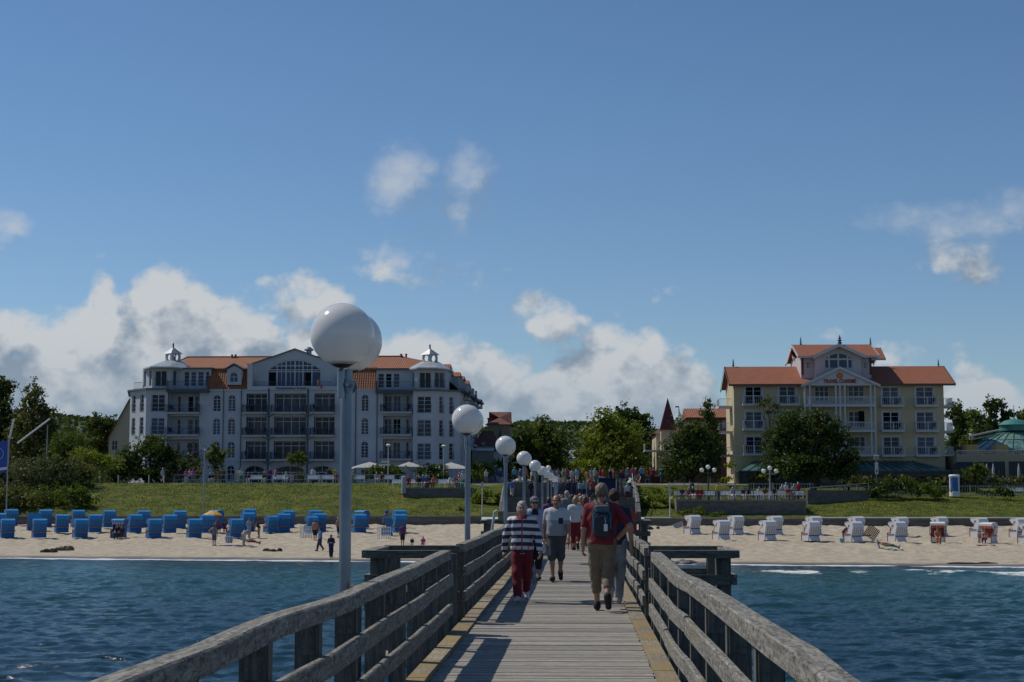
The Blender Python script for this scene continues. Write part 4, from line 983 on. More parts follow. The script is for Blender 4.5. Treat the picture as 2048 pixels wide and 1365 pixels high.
b = fb2.mb(T)
tz = lambda px: float(np.interp(px, [p_[0] for p_ in top], [p_[1] for p_ in top]))
for x in (1651.6,1661,1679.5,1698,1707.4): b.box(fb2.u(x)-.09, fb2.u(x)+.09, .06, .18, fb2.z(740), fb2.z(tz(x)))
for py in (720.5,739): b.box(fb2.u(1651), fb2.u(1708), .062+.001*(py-720), .178, fb2.z(py)-.09, fb2.z(py)+.09)
for i in range(4):
    (a1,c1_),(a2,c2_) = P(*top[i]),P(*top[i+1]); b.add([(a1,.05,c1_-.16),(a2,.05,c2_-.16),(a2,.05,c2_),(a1,.05,c1_)],[(0,1,2,3)])
o = b.build('fan_window', mwt, T); b = fb2.mb(T); pts = [P(1651,740),P(1708,740)]+[P(*p_) for p_ in reversed(top)]; b.add([(x,.15,z) for x, z in pts],[tuple(range(len(pts)))]); b.build('pane', G[3], o)
def gable_trim(fc, pts, w_, m, name, y0=-1.2, y1=6, rf=None):
    b = fc.mb(T)
    for (a_, c_) in zip(pts[:-1], pts[1:]):
        (a1,c1_),(a2,c2_) = (fc.u(a_[0]),fc.z(a_[1])),(fc.u(c_[0]),fc.z(c_[1])); b.add([(a1,y0,c1_-w_),(a2,y0,c2_-w_),(a2,y0,c2_),(a1,y0,c1_),(a1,y0+.12,c1_-w_),(a2,y0+.12,c2_-w_),(a2,y0+.12,c2_),(a1,y0+.12,c1_)],[(0,1,2,3),(3,2,6,7),(0,4,5,1),(7,6,5,4)])
    o = b.build(name, m, T); b = fc.mb(T)
    for (a_, c_) in zip(pts[:-1], pts[1:]):
        (a1,c1_),(a2,c2_) = (fc.u(a_[0]),fc.z(a_[1])),(fc.u(c_[0]),fc.z(c_[1])); b.add([(a1,y0+.1,c1_+.01),(a2,y0+.1,c2_+.01),(a2,y1,c2_+.01),(a1,y1,c1_+.01),(a1,y0+.12,c1_-.12),(a2,y0+.12,c2_-.12),(a2,y1,c2_-.12),(a1,y1,c1_-.12)],[(0,1,2,3),(7,6,5,4)])
    b.build('roof_slope', rf or mtile2, o)
gable_trim(fb2, [(1627,714),(1679.5,690.5),(1733,714)], .38, mwt, 'bay_gable', -.9, 5)
# portico with columns, balconies and the name
fo = Face((1606,YR_-1.6),(1758,YR_-1.6)); P = lambda px, py: (fo.u(px), fo.z(py))
b = fo.mb(T); pl = [P(1608,769.5),P(1757,769.5),P(1681,737)]; b.add([(x,.0,z) for x, z in pl]+[(x,.2,z) for x, z in pl],[(0,1,2),(5,4,3),(0,3,4,1)]); b.box(fo.u(1609), fo.u(1755), -.04, .22, fo.z(773), fo.z(769.3)); b.build('pediment', mwt, T)
gable_trim(fo, [(1603,771.5),(1681,735.5),(1762,771.5)], .30, mwt, 'portico_gable', -.35, 3.2)
mlr = mat('red_sign_letters', (.38,.03,.025), .5); letters(T, 'sign_letters', 'TRAVEL CHARME', mlr, fo, 1681.5, 767.8, .62, -.06, 3.75, .012)
b = fo.mb(T); c_ = P(1681.5,753.5); n = 20
for (r_, d_) in ((.37,-.05),): b.add([(c_[0]+r_*cos(2*pi*i/n), d_, c_[1]+r_*sin(2*pi*i/n)) for i in range(n)]+[(c_[0]+r_*cos(2*pi*i/n), 0, c_[1]+r_*sin(2*pi*i/n)) for i in range(n)],[tuple(range(n))]+[(i,i+n,(i+1)%n+n,(i+1)%n) for i in range(n)])
o = b.build('emblem', mat('orange_emblem', (.50,.13,.03), .5), T); b = fo.mb(T)
b.tube([(c_[0]-.12,-.07,c_[1]-.2),(c_[0]-.06,-.07,c_[1]+.02),(c_[0]+.02,-.07,c_[1]+.14),(c_[0]+.15,-.07,c_[1]+.16),(c_[0]+.19,-.07,c_[1]+.03),(c_[0]+.05,-.07,c_[1]-.04),(c_[0]-.05,-.07,c_[1]-.01)], .028, 6); b.build('emblem_figure', mat('pale_orange', (.65,.40,.25), .5), o)
for px in (1611,1621,1673,1681.5,1691,1743,1751.5):
    b = fo.mb(T); b.box(fo.u(px)-.09, fo.u(px)+.09, .0, .18, fo.z(912), fo.z(773)); b.build('column', mwt, T)
for (pr, ps, pb_) in ((795,810,815),(845,861,865.5),(894,909.5,914)):
    b = fo.mb(T); b.box(fo.u(1610), fo.u(1752.5), -.05, 1.58, fo.z(pb_), fo.z(ps)); o = b.build('portico_balcony', mwt, T)
    b = fo.mb(T); rail(b, fo.u(1612), fo.u(1750), .09, fo.z(ps)+.08, fo.z(pr), .17, .05, .09); b.build('balcony_railing', mwt, o)
for (pa, pb_) in ((774.5,805),(824,855),(874,905)):
    for (a, c, gg) in ((1630,1659,0),(1697,1730,1 if pa < 800 else 0)):
        window(T, ff, ff.rect((a,c,pa,pb_)), cols=3, rows=3, g_=gg, dep=-.03, fw=.09)
b = ff.mb(T); b.box(U(1718), U(1729), -.14, -.1, Z(855), Z(824)); b.build('open_door', G[2], T)
# glazed ground-floor conservatory
mgg = mat('green_glass_roof', (.05,.12,.12), .15, (.10,.20,.19), .6, spec=.6); mgn = mat('dark_green_frame', (.015,.06,.055), .5)
for (a, c, ra, rc) in ((1476,1640,1510,1640),(1700,1900,1700,1823)):
    fc = Face((a,YR_-4),(c,YR_-4)); b = fc.mb(T); zr_, ze_ = az(923,YR_), fc.z(943)
    A, C_, RA, RC = 0, fc.L, ax(ra,YR_)-fc.o.x, ax(rc,YR_)-fc.o.x
    b.add([(A,-.3,ze_),(C_,-.3,ze_),(RC,3.9,zr_),(RA,3.9,zr_),(A,3.9,ze_),(C_,3.9,ze_)],[(0,1,2,3),(4,0,3),(1,5,2)]); b.build('conservatory_roof', mgg, T)
    b = fc.mb(T); n = int(fc.L/1.0); b.box(0, fc.L, -.32, .0, ze_-.12, ze_+.05); b.box(0, fc.L, -.02, .1, GZ, GZ+.4); b.box(0, fc.L, -.02, .06, fc.z(950)-.05, fc.z(950)+.05)
    for i in range(n+1):
        x = i*fc.L/n; b.box(x-.04, x+.04, -.01, .07, GZ+.4, ze_-.12); xt = RA+(RC-RA)*i/n; b.tube([(x,-.3,ze_+.05),(xt,3.85,zr_+.05)], .035, 4)
    o = b.build('conservatory_frame', mgn, T); b = fc.mb(T); b.quad((0,.04,GZ+.4),(C_,.04,GZ+.4),(C_,.04,ze_-.1),(0,.04,ze_-.1)); b.build('pane', G[0], o)
b = ff.mb(T); b.box(-.05, ff.L+1.7, -.12, 0, Z(913.5), Z(911.5)); b.build('string_course', mwt, T)

# ---------------------------------------------------------------- domed glass pavilion at the right edge
YD = 186.0
T = thing('pavilion', (ax(2020,YD), YD+8, GZ), 'low pavilion with green glass dome and yellow vent boxes beside the yellow hotel', 'building')
fd = Face((1892,YD),(2150,YD)); P = lambda px, py: (fd.u(px), fd.z(py)); hs = [fd.rect(r) for r in ((1985,2008,924,962),(2015,2050,924,962),(2056,2090,924,962))]
b = fd.mb(T); wall(b, fd.u(1912), fd.L, GZ-.3, fd.z(911), hs, .2); b.quad((fd.u(1912),0,fd.z(911)),(fd.L,0,fd.z(911)),(fd.L,18,fd.z(911)),(fd.u(1912),18,fd.z(911))); b.quad((fd.u(1912),0,GZ-.3),(fd.u(1912),0,fd.z(911)),(fd.u(1912),18,fd.z(911)),(fd.u(1912),18,GZ-.3)); b.build('wall', mat('beige_render', (.36,.30,.20), .85), T)
for h in hs: window(T, fd, h, cols=3, rows=2, g_=0, dep=.12, mf=mgn)
b = fd.mb(T); rail(b, fd.u(1912), fd.L, .2, fd.z(911), fd.z(901.5), .2, .04, .08)
b.build('roof_railing', mwt, T)
b = fd.mb(T); b.add([(fd.u(1890),-2,fd.z(938)),(fd.u(1986),-2,fd.z(938)),(fd.u(1986),-.01,fd.z(925)),(fd.u(1912),-.01,fd.z(925))],[(0,1,2,3)]); b.box(fd.u(1892), fd.u(1986), -2.0, -1.9, fd.z(940), fd.z(938)); b.build('awning', mat('dark_awning', (.02,.02,.03), .7), T)
for px in (1911, 1986): b = fd.mb(T); b.box(fd.u(px)-.1, fd.u(px)+.1, -2.1, -1.9, GZ-.2, fd.z(940)); b.build('awning_post', mgn, T)
cx_ = ax(2029,YD+9,860); cy_ = YD+9; zb = az(903,YD+3); zt = az(862,YD+9); RD = cx_-ax(1925,YD+9,900)
n = 24; b = MB(T.location); ring = lambda r, z: [(cx_+r*cos(2*pi*i/n), cy_+r*sin(2*pi*i/n)*.8, z) for i in range(n)]
lv = [(RD,zb),(RD*.62,zb+(zt-zb)*.52),(RD*.36,zb+(zt-zb)*.82),(RD*.16,zt)]
for (r0_,z0_),(r1_,z1_) in zip(lv[:-1],lv[1:]): b.add(ring(r0_,z0_)+ring(r1_,z1_),[(i,(i+1)%n,(i+1)%n+n,i+n) for i in range(n)])
dg = b.build('glass_dome', mat('dome_glass', (.06,.14,.14), .12, (.16,.26,.23), .5, (1,1,2), spec=.7, thr=(.45,.55)), T)
b = MB(T.location)
for i in range(n): b.tube([ring(r,z+.04)[i] for r, z in lv], .06, 5)
for r, z in lv: b.tube([*ring(r,z+.04), ring(r,z+.04)[0]], .05, 5)
b.build('dome_rib', mat('teal_dome_frame', (.05,.17,.15), .5), dg)
b = MB(T.location); b.lathe([(1.75,zt-.1),(1.75,zt+.55),(1.95,zt+.6),(1.2,zt+1.1),(.2,zt+1.35),(.06,zt+1.5),(.03,zt+3.0)], (cx_,cy_,0), 20); b.build('dome_lantern', mat('patina_green', (.04,.19,.17), .5), T)
for (a, c) in ((1932,1957),(1991,2015.5)):
    f = Face((a,YD+2),(c,YD+2)); b = f.mb(T); z0, z1 = f.z(910), f.z(890.5); b.box(0, f.L, 0, 2, z0, z1-.3); b.add([(0,0,z1-.3),(f.L,0,z1-.3),(f.L,.25,z1),(0,.25,z1),(0,2,z1),(f.L,2,z1),(0,2,z1-.3),(f.L,2,z1-.3)],[(0,1,2,3),(3,2,5,4),(0,3,4,6),(1,7,5,2)]); b.build('roof_vent', mat('ochre_sheet', (.50,.30,.10), .6), T)
b = MB(T.location); f = Face((1939,YD+14),(2030,YD+14))
b.tube([f.xf((0,0,f.z(881))), f.xf((0,0,f.z(874))), f.xf((f.L*.85,0,f.z(858)))], .12, 6); b.tube([f.xf((0,0,f.z(881))), f.xf((f.L*.85,0,f.z(865)))], .08, 6); b.build('roof_truss', M['steel_dull'], T)

# ---------------------------------------------------------------- smaller houses behind
def house(name, label, a, c, Y, pe, pr, dep, mwall, mroof, ridge='x', wins=(), hip=0, chim=None, base=None, cat='house'):
    f = Face((a,Y),(c,Y)); T = thing(name, tuple(f.xf((f.L/2,dep/2,GZ))), label, cat); b = f.mb(T); ze_, L = f.z(pe), f.L; hs = [f.rect(w_) for w_ in wins]
    wall(b, 0, L, GZ-.2, ze_, hs, .15); b.quad((0,0,GZ),(0,0,ze_),(0,dep,ze_),(0,dep,GZ)); b.quad((L,0,GZ),(L,dep,GZ),(L,dep,ze_),(L,0,ze_)); b.quad((0,dep,GZ),(0,dep,ze_),(L,dep,ze_),(L,dep,GZ))
    zr_ = az(pr, Y+(dep/2 if ridge == 'x' else 0))
    if ridge == 'y': b.add([(0,0,ze_),(L,0,ze_),(L/2,0,zr_),(0,dep,ze_),(L,dep,ze_),(L/2,dep,zr_)],[(0,1,2),(5,4,3)])
    b.build('wall', mwall, T)
    for h in hs: window(T, f, h, cols=2, rows=2, g_=0, dep=.1)
    b = f.mb(T); e = .35
    if ridge == 'x': b.add([(-e,-e,ze_),(L+e,-e,ze_),(L+e-hip,dep/2,zr_),(-e+hip,dep/2,zr_),(-e,dep+e,ze_),(L+e,dep+e,ze_)],[(0,1,2,3),(3,2,5,4),(0,3,4),(1,5,2)])
    else:
        k_ = e/(L/2)*(zr_-ze_)
        b.add([(-e,-e,ze_-k_),(L/2,-e,zr_),(L/2,dep+e,zr_),(-e,dep+e,ze_-k_),(L+e,-e,ze_-k_),(L+e,dep+e,ze_-k_)],[(0,1,2,3),(1,4,5,2)]); b.add([(-e,-e,ze_-k_-.2),(L/2,-e,zr_-.2),(L/2,-e,zr_+.02),(-e,-e,ze_-k_+.02),(L+e,-e,ze_-k_-.2),(L+e,-e,ze_-k_+.02)],[(0,1,2,3),(1,4,5,2)])
    r_ = b.build('roof', mroof, T)
    if chim: b = f.mb(T); u_ = f.u(chim[0]); b.box(u_-.35, u_+.35, dep*.4, dep*.4+.7, ze_, az(chim[1],Y+dep*.4)); b.box(u_-.42, u_+.42, dep*.4-.07, dep*.4+.77, az(chim[1],Y+dep*.4), az(chim[1],Y+dep*.4)+.15); b.build('chimney', mat('chimney_brick', (.16,.05,.04), .9), r_)
    return T, f
mcr = mat('cream_render', (.50,.44,.30), .85); mpw = mat('pale_grey_render', (.45,.46,.48), .85)
house('house', 'yellow gabled house with red roof and chimney, partly behind the big white hotel', 218, 300, 226, 873, 795, 12, mcr, mtile3, 'y', ((224,236,880,900),), chim=(247,793))
house('house', 'tall ochre house with steep brown half-hipped roof right of white hotel', 975, 1019, 232, 849, 824, 10, mat('ochre_render', (.30,.25,.15), .85), mtile3, 'x', ((985,991,868,880),(1003,1009,868,880)), 3.6, (977,838))
house('house', 'small grey house with red roof below the tall ochre house', 951, 992, 224, 893, 862, 9, mpw, mtile3, 'x', ((963,970,885,894),), 1.0)
house('annex', 'flat grey annex building behind promenade shrubs right of white hotel', 944, 1010, 218, 902, 897, 8, mat('grey_annex', (.28,.27,.25), .85), M['off_white'], 'x', (), .2, cat='building')
t = thing('spire', (ax(1001,214), 214, GZ), 'slim dark pointed spire standing before the tall ochre house', 'spire')
b = MB(t.location); x_ = ax(1001,214,880); b.lathe([(.9,GZ),(.9,az(905,214)),(.8,az(893,214)),(.35,az(876,214)),(.02,az(856,214))], (x_,214,0), 8); b.build('cone', M['dark_grey'], t)
b = MB(t.location); b.lathe([(1.15,GZ),(1.15,az(906,214)),(1.25,az(905.5,214)),(1.25,az(904,214))], (x_,214,0), 8); b.build('base_wall', mpw, t)
T, f = house('villa', 'villa with tall dark red spire roof left of the round dark tree', 1312, 1372, 222, 868, 853, 12, mcr, mtile3, 'x', ((1320,1327,872,886),(1333,1340,872,886),(1320,1327,900,914)), 1.5)
b = MB(T.location); x_ = ax(1336,220,870); zb = az(861,220); b.add([(x_-1.15,218.8,zb),(x_+1.15,218.8,zb),(x_+1.15,221.2,zb),(x_-1.15,221.2,zb),(x_,220,az(796,220))],[(0,1,4),(1,2,4),(2,3,4),(3,0,4)]); sp_ = b.build('spire_roof', mat('dark_red_spire', (.13,.03,.03), .8), T)
b = MB(T.location); b.box(x_-1.0, x_+1.0, 219, 221, GZ, zb); b.build('tower_wall', mcr, T)
b = MB(T.location); b.cb(x_,219.25,az(844,219),.4,.3,.5); b.build('spire_window', G[3], sp_)
b = MB(T.location); xx = ax(1302,218,900); b.box(xx-.9, xx+2.5, 216.5, 221.8, az(903.5,218), az(901,218)); 
for i in range(6): b.box(xx-.88, xx-.84, 216.6+i*.8, 216.66+i*.8, az(901,218), az(889,218))
b.box(xx-.9, xx-.83, 216.5, 221.5, az(889,218)-.06, az(889,218)); b.build('balcony', mwt, T)
t = thing('onion_turret', (ax(1358,228), 228, GZ), 'pale green onion-domed turret with weather vane behind the round dark tree', 'turret')
b = MB(t.location); x_ = ax(1358,228,850); zz = lambda py: az(py,228); b.lathe([(1.3,GZ),(1.3,zz(852)),(1.45,zz(850)),(1.2,zz(842)),(.75,zz(835)),(.35,zz(830)),(.12,zz(826)),(.05,zz(816)),(.03,zz(813))], (x_,228,0), 16); b.build('dome', mat('pale_patina', (.30,.42,.38), .6), t, True)
b = MB(t.location); b.cb(x_-.25,228,zz(814.5),.5,.04,.2); b.build('weather_vane', M['dark_grey'], t)
house('house', 'brick-red house with tiled roof between round tree and yellow hotel', 1379, 1480, 214, 836, 818, 12, mat('dark_red_render', (.10,.04,.035), .85), mtile, 'x', ((1385,1391,842,856),(1445,1451,842,856)), 0)
T = thing('kiosk', (ax(1306,190), 190, GZ), 'small red kiosk with flat grey roof at the top of stairs', 'kiosk')
f = Face((1277,188),(1340,188)); hs = [f.rect((1290,1298,958,970))]; b = f.mb(T); wall(b, 0, f.L, GZ, f.z(953.5), hs, .1); b.quad((0,0,GZ),(0,0,f.z(953.5)),(0,4,f.z(953.5)),(0,4,GZ)); b.build('wall', mat('red_boarding', (.28,.03,.03), .7), T); window(T, f, hs[0], cols=1, rows=1, dep=.05)
b = f.mb(T); b.box(-.3, f.L+.2, -.5, 4.2, f.z(953.4), f.z(950)); b.build('flat_roof', M['steel_dull'], T)
t = thing('house', (ax(1150,330), 330, GZ), 'distant grey-roofed house between the two avenue trees', 'house')
b = MB(t.location); Y_ = 330; x0_, x1_ = ax(1139,Y_), ax(1159,Y_); b.box(x0_, x1_, Y_, Y_+8, GZ, az(917,Y_)); b.build('wall', mpw, t); b = MB(t.location); b.add([(x0_-.4,Y_-.4,az(917,Y_)),(x1_+.4,Y_-.4,az(917,Y_)),(x1_,Y_+4,az(900,Y_)),(x0_,Y_+4,az(900,Y_)),(x0_-.4,Y_+8,az(917,Y_)),(x1_+.4,Y_+8,az(917,Y_))],[(0,1,2,3),(3,2,5,4),(0,3,4),(1,5,2)]); b.build('roof', M['steel_dull'], t)
# ================================================================ trees and shrubs
def leafmat(name, c1, c2, tr=.28):
    m = bpy.data.materials.new(name); m.use_nodes = True; k = N(m.node_tree); k.n.remove(k.n['Principled BSDF'])
    a = k.new('ShaderNodeAttribute', attribute_name='rnd').outputs['Fac']; co = k.new('ShaderNodeTexCoord').outputs['Object']
    f = k.m('ADD', k.m('MULTIPLY', a, .6), k.m('MULTIPLY', k.ramp(k.noise(co, .45, 3), .35, .65), .4))
    c = k.mix(f, tuple(c1)+(1,), tuple(c2)+(1,))
    d = k.new('ShaderNodeBsdfDiffuse', {'Color': c}); t = k.new('ShaderNodeBsdfTranslucent', {'Color': k.mix(.5, c, (c2[0]*1.9, c2[1]*1.8, c2[2]*.6, 1))})
    s = k.new('ShaderNodeMixShader', {0: tr, 1: d, 2: t}); gl = k.new('ShaderNodeBsdfGlossy', {'Roughness': .5, 'Color': (.5,.5,.5,1)})
    k.l.new(k.new('ShaderNodeMixShader', {0: .04, 1: s, 2: gl}).outputs[0], k.n['Material Output'].inputs[0]); return m
LM = {'dark': leafmat('dark_green_leaves', (.016,.032,.008), (.070,.105,.019)), 'mid': leafmat('mid_green_leaves', (.026,.048,.008), (.115,.160,.024)),
      'light': leafmat('light_green_leaves', (.055,.085,.010), (.20,.25,.035), .35), 'olive': leafmat('olive_leaves', (.03,.042,.012), (.115,.13,.036)),
      'grey': leafmat('grey_green_leaves', (.035,.048,.020), (.14,.16,.075), .2), 'brown': leafmat('brownish_twigs', (.03,.028,.022), (.075,.062,.05), .1)}
mbark = mat('tree_bark', (.045,.036,.028), .9, (.09,.075,.06), 4, (1,1,.2), bump=.5)
def crown_np(lobes, dens, size, rng, clus=26):
    """lobes: (cx,cy,cz,rx,ry,rz) local metres"""
    P = []; S = []
    for (cx, cy, cz, rx, ry, rz) in lobes:
        area = (rx*rz+rx*ry+ry*rz)/3*4*pi; dens_ = dens*1.7; nc = max(5, int(area*dens_/clus))
        d = rng.normal(0, 1, (nc, 3)); d /= np.linalg.norm(d, axis=1)[:, None]; r = rng.uniform(.62, 1.0, nc)**.6*rng.uniform(.86, 1.07, nc)
        c = np.array([cx,cy,cz])+d*r[:, None]*np.array([rx,ry,rz]); cr = (.12*(rx+rz)/2+.32)*rng.uniform(.6, 1.3, nc)
        off = rng.normal(0, 1, (nc, clus, 3))*.5*cr[:, None, None]*np.array([1,1,.75]); P.append((c[:, None]+off).reshape(-1, 3)); S.append(np.full(nc*clus, size))
        ni = int(area*dens_*.22); d = rng.normal(0, 1, (ni, 3)); d /= np.linalg.norm(d, axis=1)[:, None]
        P.append(np.array([cx,cy,cz])+d*(rng.uniform(.2, .78, ni)[:, None])*np.array([rx,ry,rz])); S.append(np.full(ni, size*2.6))
    P = np.concatenate(P); S = np.concatenate(S)*rng.uniform(.6, 1.3, len(P)); n = len(P)
    u = rng.normal(0, 1, (n, 3)); u /= np.linalg.norm(u, axis=1)[:, None]; w_ = rng.normal(0, 1, (n, 3)); v = np.cross(u, w_); v /= np.linalg.norm(v, axis=1)[:, None]
    a = u*S[:, None]*.5; b = v*S[:, None]*.38
    V = np.stack([P-a, P-b, P+a, P+b], 1).reshape(-1, 3); return V, np.arange(4*n).reshape(n, 4), n
def tree(name, label, cat, lobes, Y, kind='mid', dens=9, size=.30, trunk=None, gzv=None, group=None, dyf=.85, seed=None):
    """lobes in photo px: (px, py, rx, ry[, dY])"""
    rng = np.random.default_rng(seed if seed is not None else int(lobes[0][0]*7+Y)); s = Y/F
    cxs = sum(l[0]*l[2] for l in lobes)/sum(l[2] for l in lobes); x0 = ax(cxs, Y, lobes[0][1])
    g0 = gzv if gzv is not None else (gz(x0, Y) if Y < 190 else GZ); t = thing(name, (x0, Y, g0), label, cat, group)
    L = []
    for l in lobes:
        p = at(l[0], l[1], Y); dy = l[4] if len(l) > 4 else rng.uniform(-.5, .5)*l[2]*s
        L.append((p.x-x0, dy, p.z-g0, l[2]*s, l[2]*s*dyf, l[3]*s))
    V, Fc, n = crown_np(L, dens, size, rng); V[:, 2] = np.maximum(V[:, 2], .02)
    np_mesh('crown', V, Fc, LM[kind], t, False, rng.random(n))
    if trunk is not False:
        zc = max(l[2] for l in L); tr = trunk or max(.12, .02*zc+.03*max(l[3] for l in L)); b = MB()
        top = min(L, key=lambda l: l[2]); b.tube([(0,0,-.3),(.05*tr,0,zc*.25),(-.3*tr,.1,zc*.5),(.2*tr,0,zc*.8)], [tr*1.25, tr, tr*.75, tr*.35], 8)
        for l in L:
            zb = min(zc*.45, l[2]*.6); b.tube([(0,0,zb),(l[0]*.5,l[1]*.5,(zb+l[2])/2),(l[0],l[1],l[2]+l[5]*.2)], [tr*.5,tr*.35,tr*.12], 6)
            for j in range(3):
                d = rng.normal(0, 1, 3)*np.array([l[3],l[4],l[5]])*.5; b.tube([(l[0]*.6,l[1]*.6,(zb+l[2]*1.6)/2.6),(l[0]+d[0],l[1]+d[1],l[2]+d[2])], [tr*.25,tr*.06], 5)
        b.build('trunk', mbark, t, True)
    return t
tree('tree','tall dark tree cut by the left edge of the photo','tree',[(2,782,30,42),(12,840,48,45),(-25,880,60,60),(20,900,50,40),(-30,800,40,50)],226,'dark',7,.34)
tree('tree','loose olive willow-like tree right of the tall dark tree','tree',[(62,800,30,42),(88,830,30,40),(40,855,38,45),(85,880,35,38),(60,900,50,35),(105,860,16,22)],214,'olive',6,.30)
tree('tree','small round dark tree in front of the far hill, left','tree',[(135,885,34,30),(112,905,32,28),(158,908,28,26),(130,925,45,22)],204,'mid',8,.28)
tree('tree','dense dark tree left of the yellow gabled house','tree',[(188,858,25,38),(215,860,22,40),(200,895,40,38),(228,905,25,35)],238,'dark',7,.30)
tree('tree','big dark bushy tree in front of the white hotel turret','tree',[(298,892,36,30),(328,912,44,38),(268,922,38,34),(362,935,48,32),(300,948,65,24),(238,945,40,26)],188,'dark',9,.26)
tree('shrub','brownish bare-twigged shrub beside the big dark bushy tree','shrub',[(388,905,26,30),(395,935,30,25)],190,'brown',4,.14,trunk=.06)
for i,(lb,lobes,Y,kd) in enumerate([
  ('grey-green bush at far left behind the flag',[(-10,950,45,38),(25,955,40,36)],177,'grey'),('tall grey-green bush right of the flagpole on the bank',[(75,943,52,36),(60,975,50,34)],175,'grey'),
  ('broad grey-green bush in the middle of the left thicket',[(128,940,48,32),(122,970,52,32)],174,'grey'),('olive bush at right end of the left thicket',[(165,945,32,24),(168,970,28,26)],175,'olive'),
  ('yellow-green bush on the bank below the small round tree',[(180,915,40,20),(215,925,35,20)],184,'light'),('low dark bush at the foot of the bank by the grass edge',[(172,1000,30,24),(148,992,32,28)],164,'mid'),
  ('low grey bush at the foot of the bank behind the flagpole',[(35,998,60,32),(-10,1002,50,30)],164,'olive'),('low mid-green bush at the foot of bank, middle of thicket',[(102,998,54,30)],165,'mid')]):
    tree('bush',lb,'bush',lobes,Y,kd,11,.20,trunk=.05,group='bushes of the thicket at the left end of the bank')
for lb,lobes,Y in [('small young tree before arched windows of white hotel, left one',[(418,912,15,18),(430,898,12,12),(446,908,15,14),(432,925,18,14)],190),('small young tree before centre balconies of the white hotel',[(596,910,15,13),(588,922,14,13),(605,922,15,13)],190)]:
    tree('young_tree',lb,'tree',lobes,Y,'mid',9,.22,trunk=.09,group='young trees before the white hotel')
for lb,px,py,rx,ry in [('clipped round shrub behind the railing below the leftmost young tree',397,948,11,11),('broad clipped shrub behind the railing right of lamp pole',438,950,14,12),('clipped shrub behind the railing left of the white bench',600,951,12,10),('clipped shrub behind the railing below centre balconies',626,953,11,8),('bright green clipped shrub left of the tallest lamp pole',663,944,12,9)]:
    tree('clipped_shrub',lb,'shrub',[(px,py,rx,ry),(px,py+6,rx,ry*.8)],184,'olive' if px != 663 else 'light',14,.16,trunk=False,group='clipped shrubs along the promenade')
tree('hedge','dark hedge between left and middle white parasols','hedge',[(748,942,18,13),(770,938,20,15),(795,942,22,14),(750,952,35,10)],186,'mid',11,.2,trunk=False)
tree('hedge','round dark hedge between the middle and right white parasols','hedge',[(858,936,20,16),(880,940,22,14),(842,944,14,12),(870,950,32,10)],185,'dark',11,.2,trunk=False)
tree('tree','small tree right of the second globe lamp pole','tree',[(950,935,14,14),(972,938,22,18),(960,950,30,14)],196,'mid',9,.24)
tree('tree','small green tree in front of the grey annex','tree',[(1005,930,22,16),(1018,945,22,18)],206,'mid',9,.24)
tree('tree','large avenue tree, left of the gap, mid green','tree',[(1085,862,30,32),(1055,885,32,34),(1112,890,34,38),(1075,915,50,40),(1108,930,40,34),(1048,930,30,30)],236,'mid',7,.30)
tree('tree','large light green avenue tree in the centre','tree',[(1215,848,38,38),(1192,885,40,42),(1245,885,50,50),(1215,925,60,38),(1268,925,36,38),(1176,925,26,32)],228,'light',7,.30)
tree('tree','tall dark tree behind the light green avenue tree','tree',[(1255,835,34,28),(1282,845,26,30),(1285,885,26,45),(1250,870,30,40)],262,'dark',6,.34)
tree('tree','pale low tree in the gap at the end of the avenue','tree',[(1140,935,20,22),(1158,915,14,22),(1150,955,24,16)],285,'light',6,.34)
tree('tree','round dark tree behind the right terrace, with thin trunk','tree',[(1385,868,42,38),(1360,900,40,38),(1412,895,40,42),(1380,930,56,34),(1343,938,28,30),(1420,930,28,30)],180,'dark',10,.24,trunk=.2)
tree('tree','narrow columnar tree rising behind the round dark tree','tree',[(1417,810,13,14),(1414,830,18,24),(1424,850,22,34),(1430,895,22,42)],190,'dark',9,.22)
tree('tree','huge dark green tree in front of the yellow hotel','tree',[(1590,845,45,34),(1640,848,40,32),(1560,885,42,40),(1615,890,60,42),(1670,880,38,38),(1580,930,62,32),(1650,932,62,30),(1702,915,24,22),(1690,940,30,22)],178,'dark',10,.25,trunk=.3)
tree('tree','thin dark pine top above the huge tree, left side','tree',[(1537,800,13,8),(1525,810,14,7),(1552,812,12,8),(1540,822,18,8)],183,'olive',9,.16,trunk=.1,seed=4)
tree('tree','dark wooded tree just right of the yellow hotel','tree',[(1912,825,24,24),(1930,845,30,30),(1915,880,34,40)],236,'dark',6,.32)
tree('tree','tall dark tree with ragged crown behind the dome','tree',[(1990,815,24,26),(2010,835,24,28),(1970,850,28,30),(1995,870,36,30)],240,'dark',6,.32)
tree('tree','loose mid-green tree between the yellow hotel and ragged tree','tree',[(1950,835,20,16),(1958,860,30,26),(1950,885,30,26)],228,'mid',6,.30)
tree('tree','dark tree cut by the right edge of the photo','tree',[(2050,840,26,28),(2055,870,40,35)],245,'mid',6,.32)
tree('tree','small rounded tree in front of the pavilion','tree',[(1953,935,18,12),(1940,945,16,14),(1966,945,17,14),(1952,952,25,10)],181,'mid',11,.2,trunk=.1)
tree('bush','big dark bush on the right bank, left part','bush',[(1760,978,30,16),(1785,968,24,14),(1745,985,18,10)],172,'dark',12,.2,trunk=False)
tree('bush','big dark bush on the right bank, right part','bush',[(1815,968,26,16),(1848,978,34,17),(1880,985,20,11),(1808,958,12,9)],172.5,'mid',12,.2,trunk=False)
tree('bush','small dark bush before the fence near right edge','bush',[(2000,982,18,11),(2018,987,14,8)],172,'dark',12,.2,trunk=False)
tree('hedge','long low hedge behind the right fence before the pavilion','hedge',[(1700+i*26,962,22,9) for i in range(15)],182,'olive',8,.2,trunk=False)
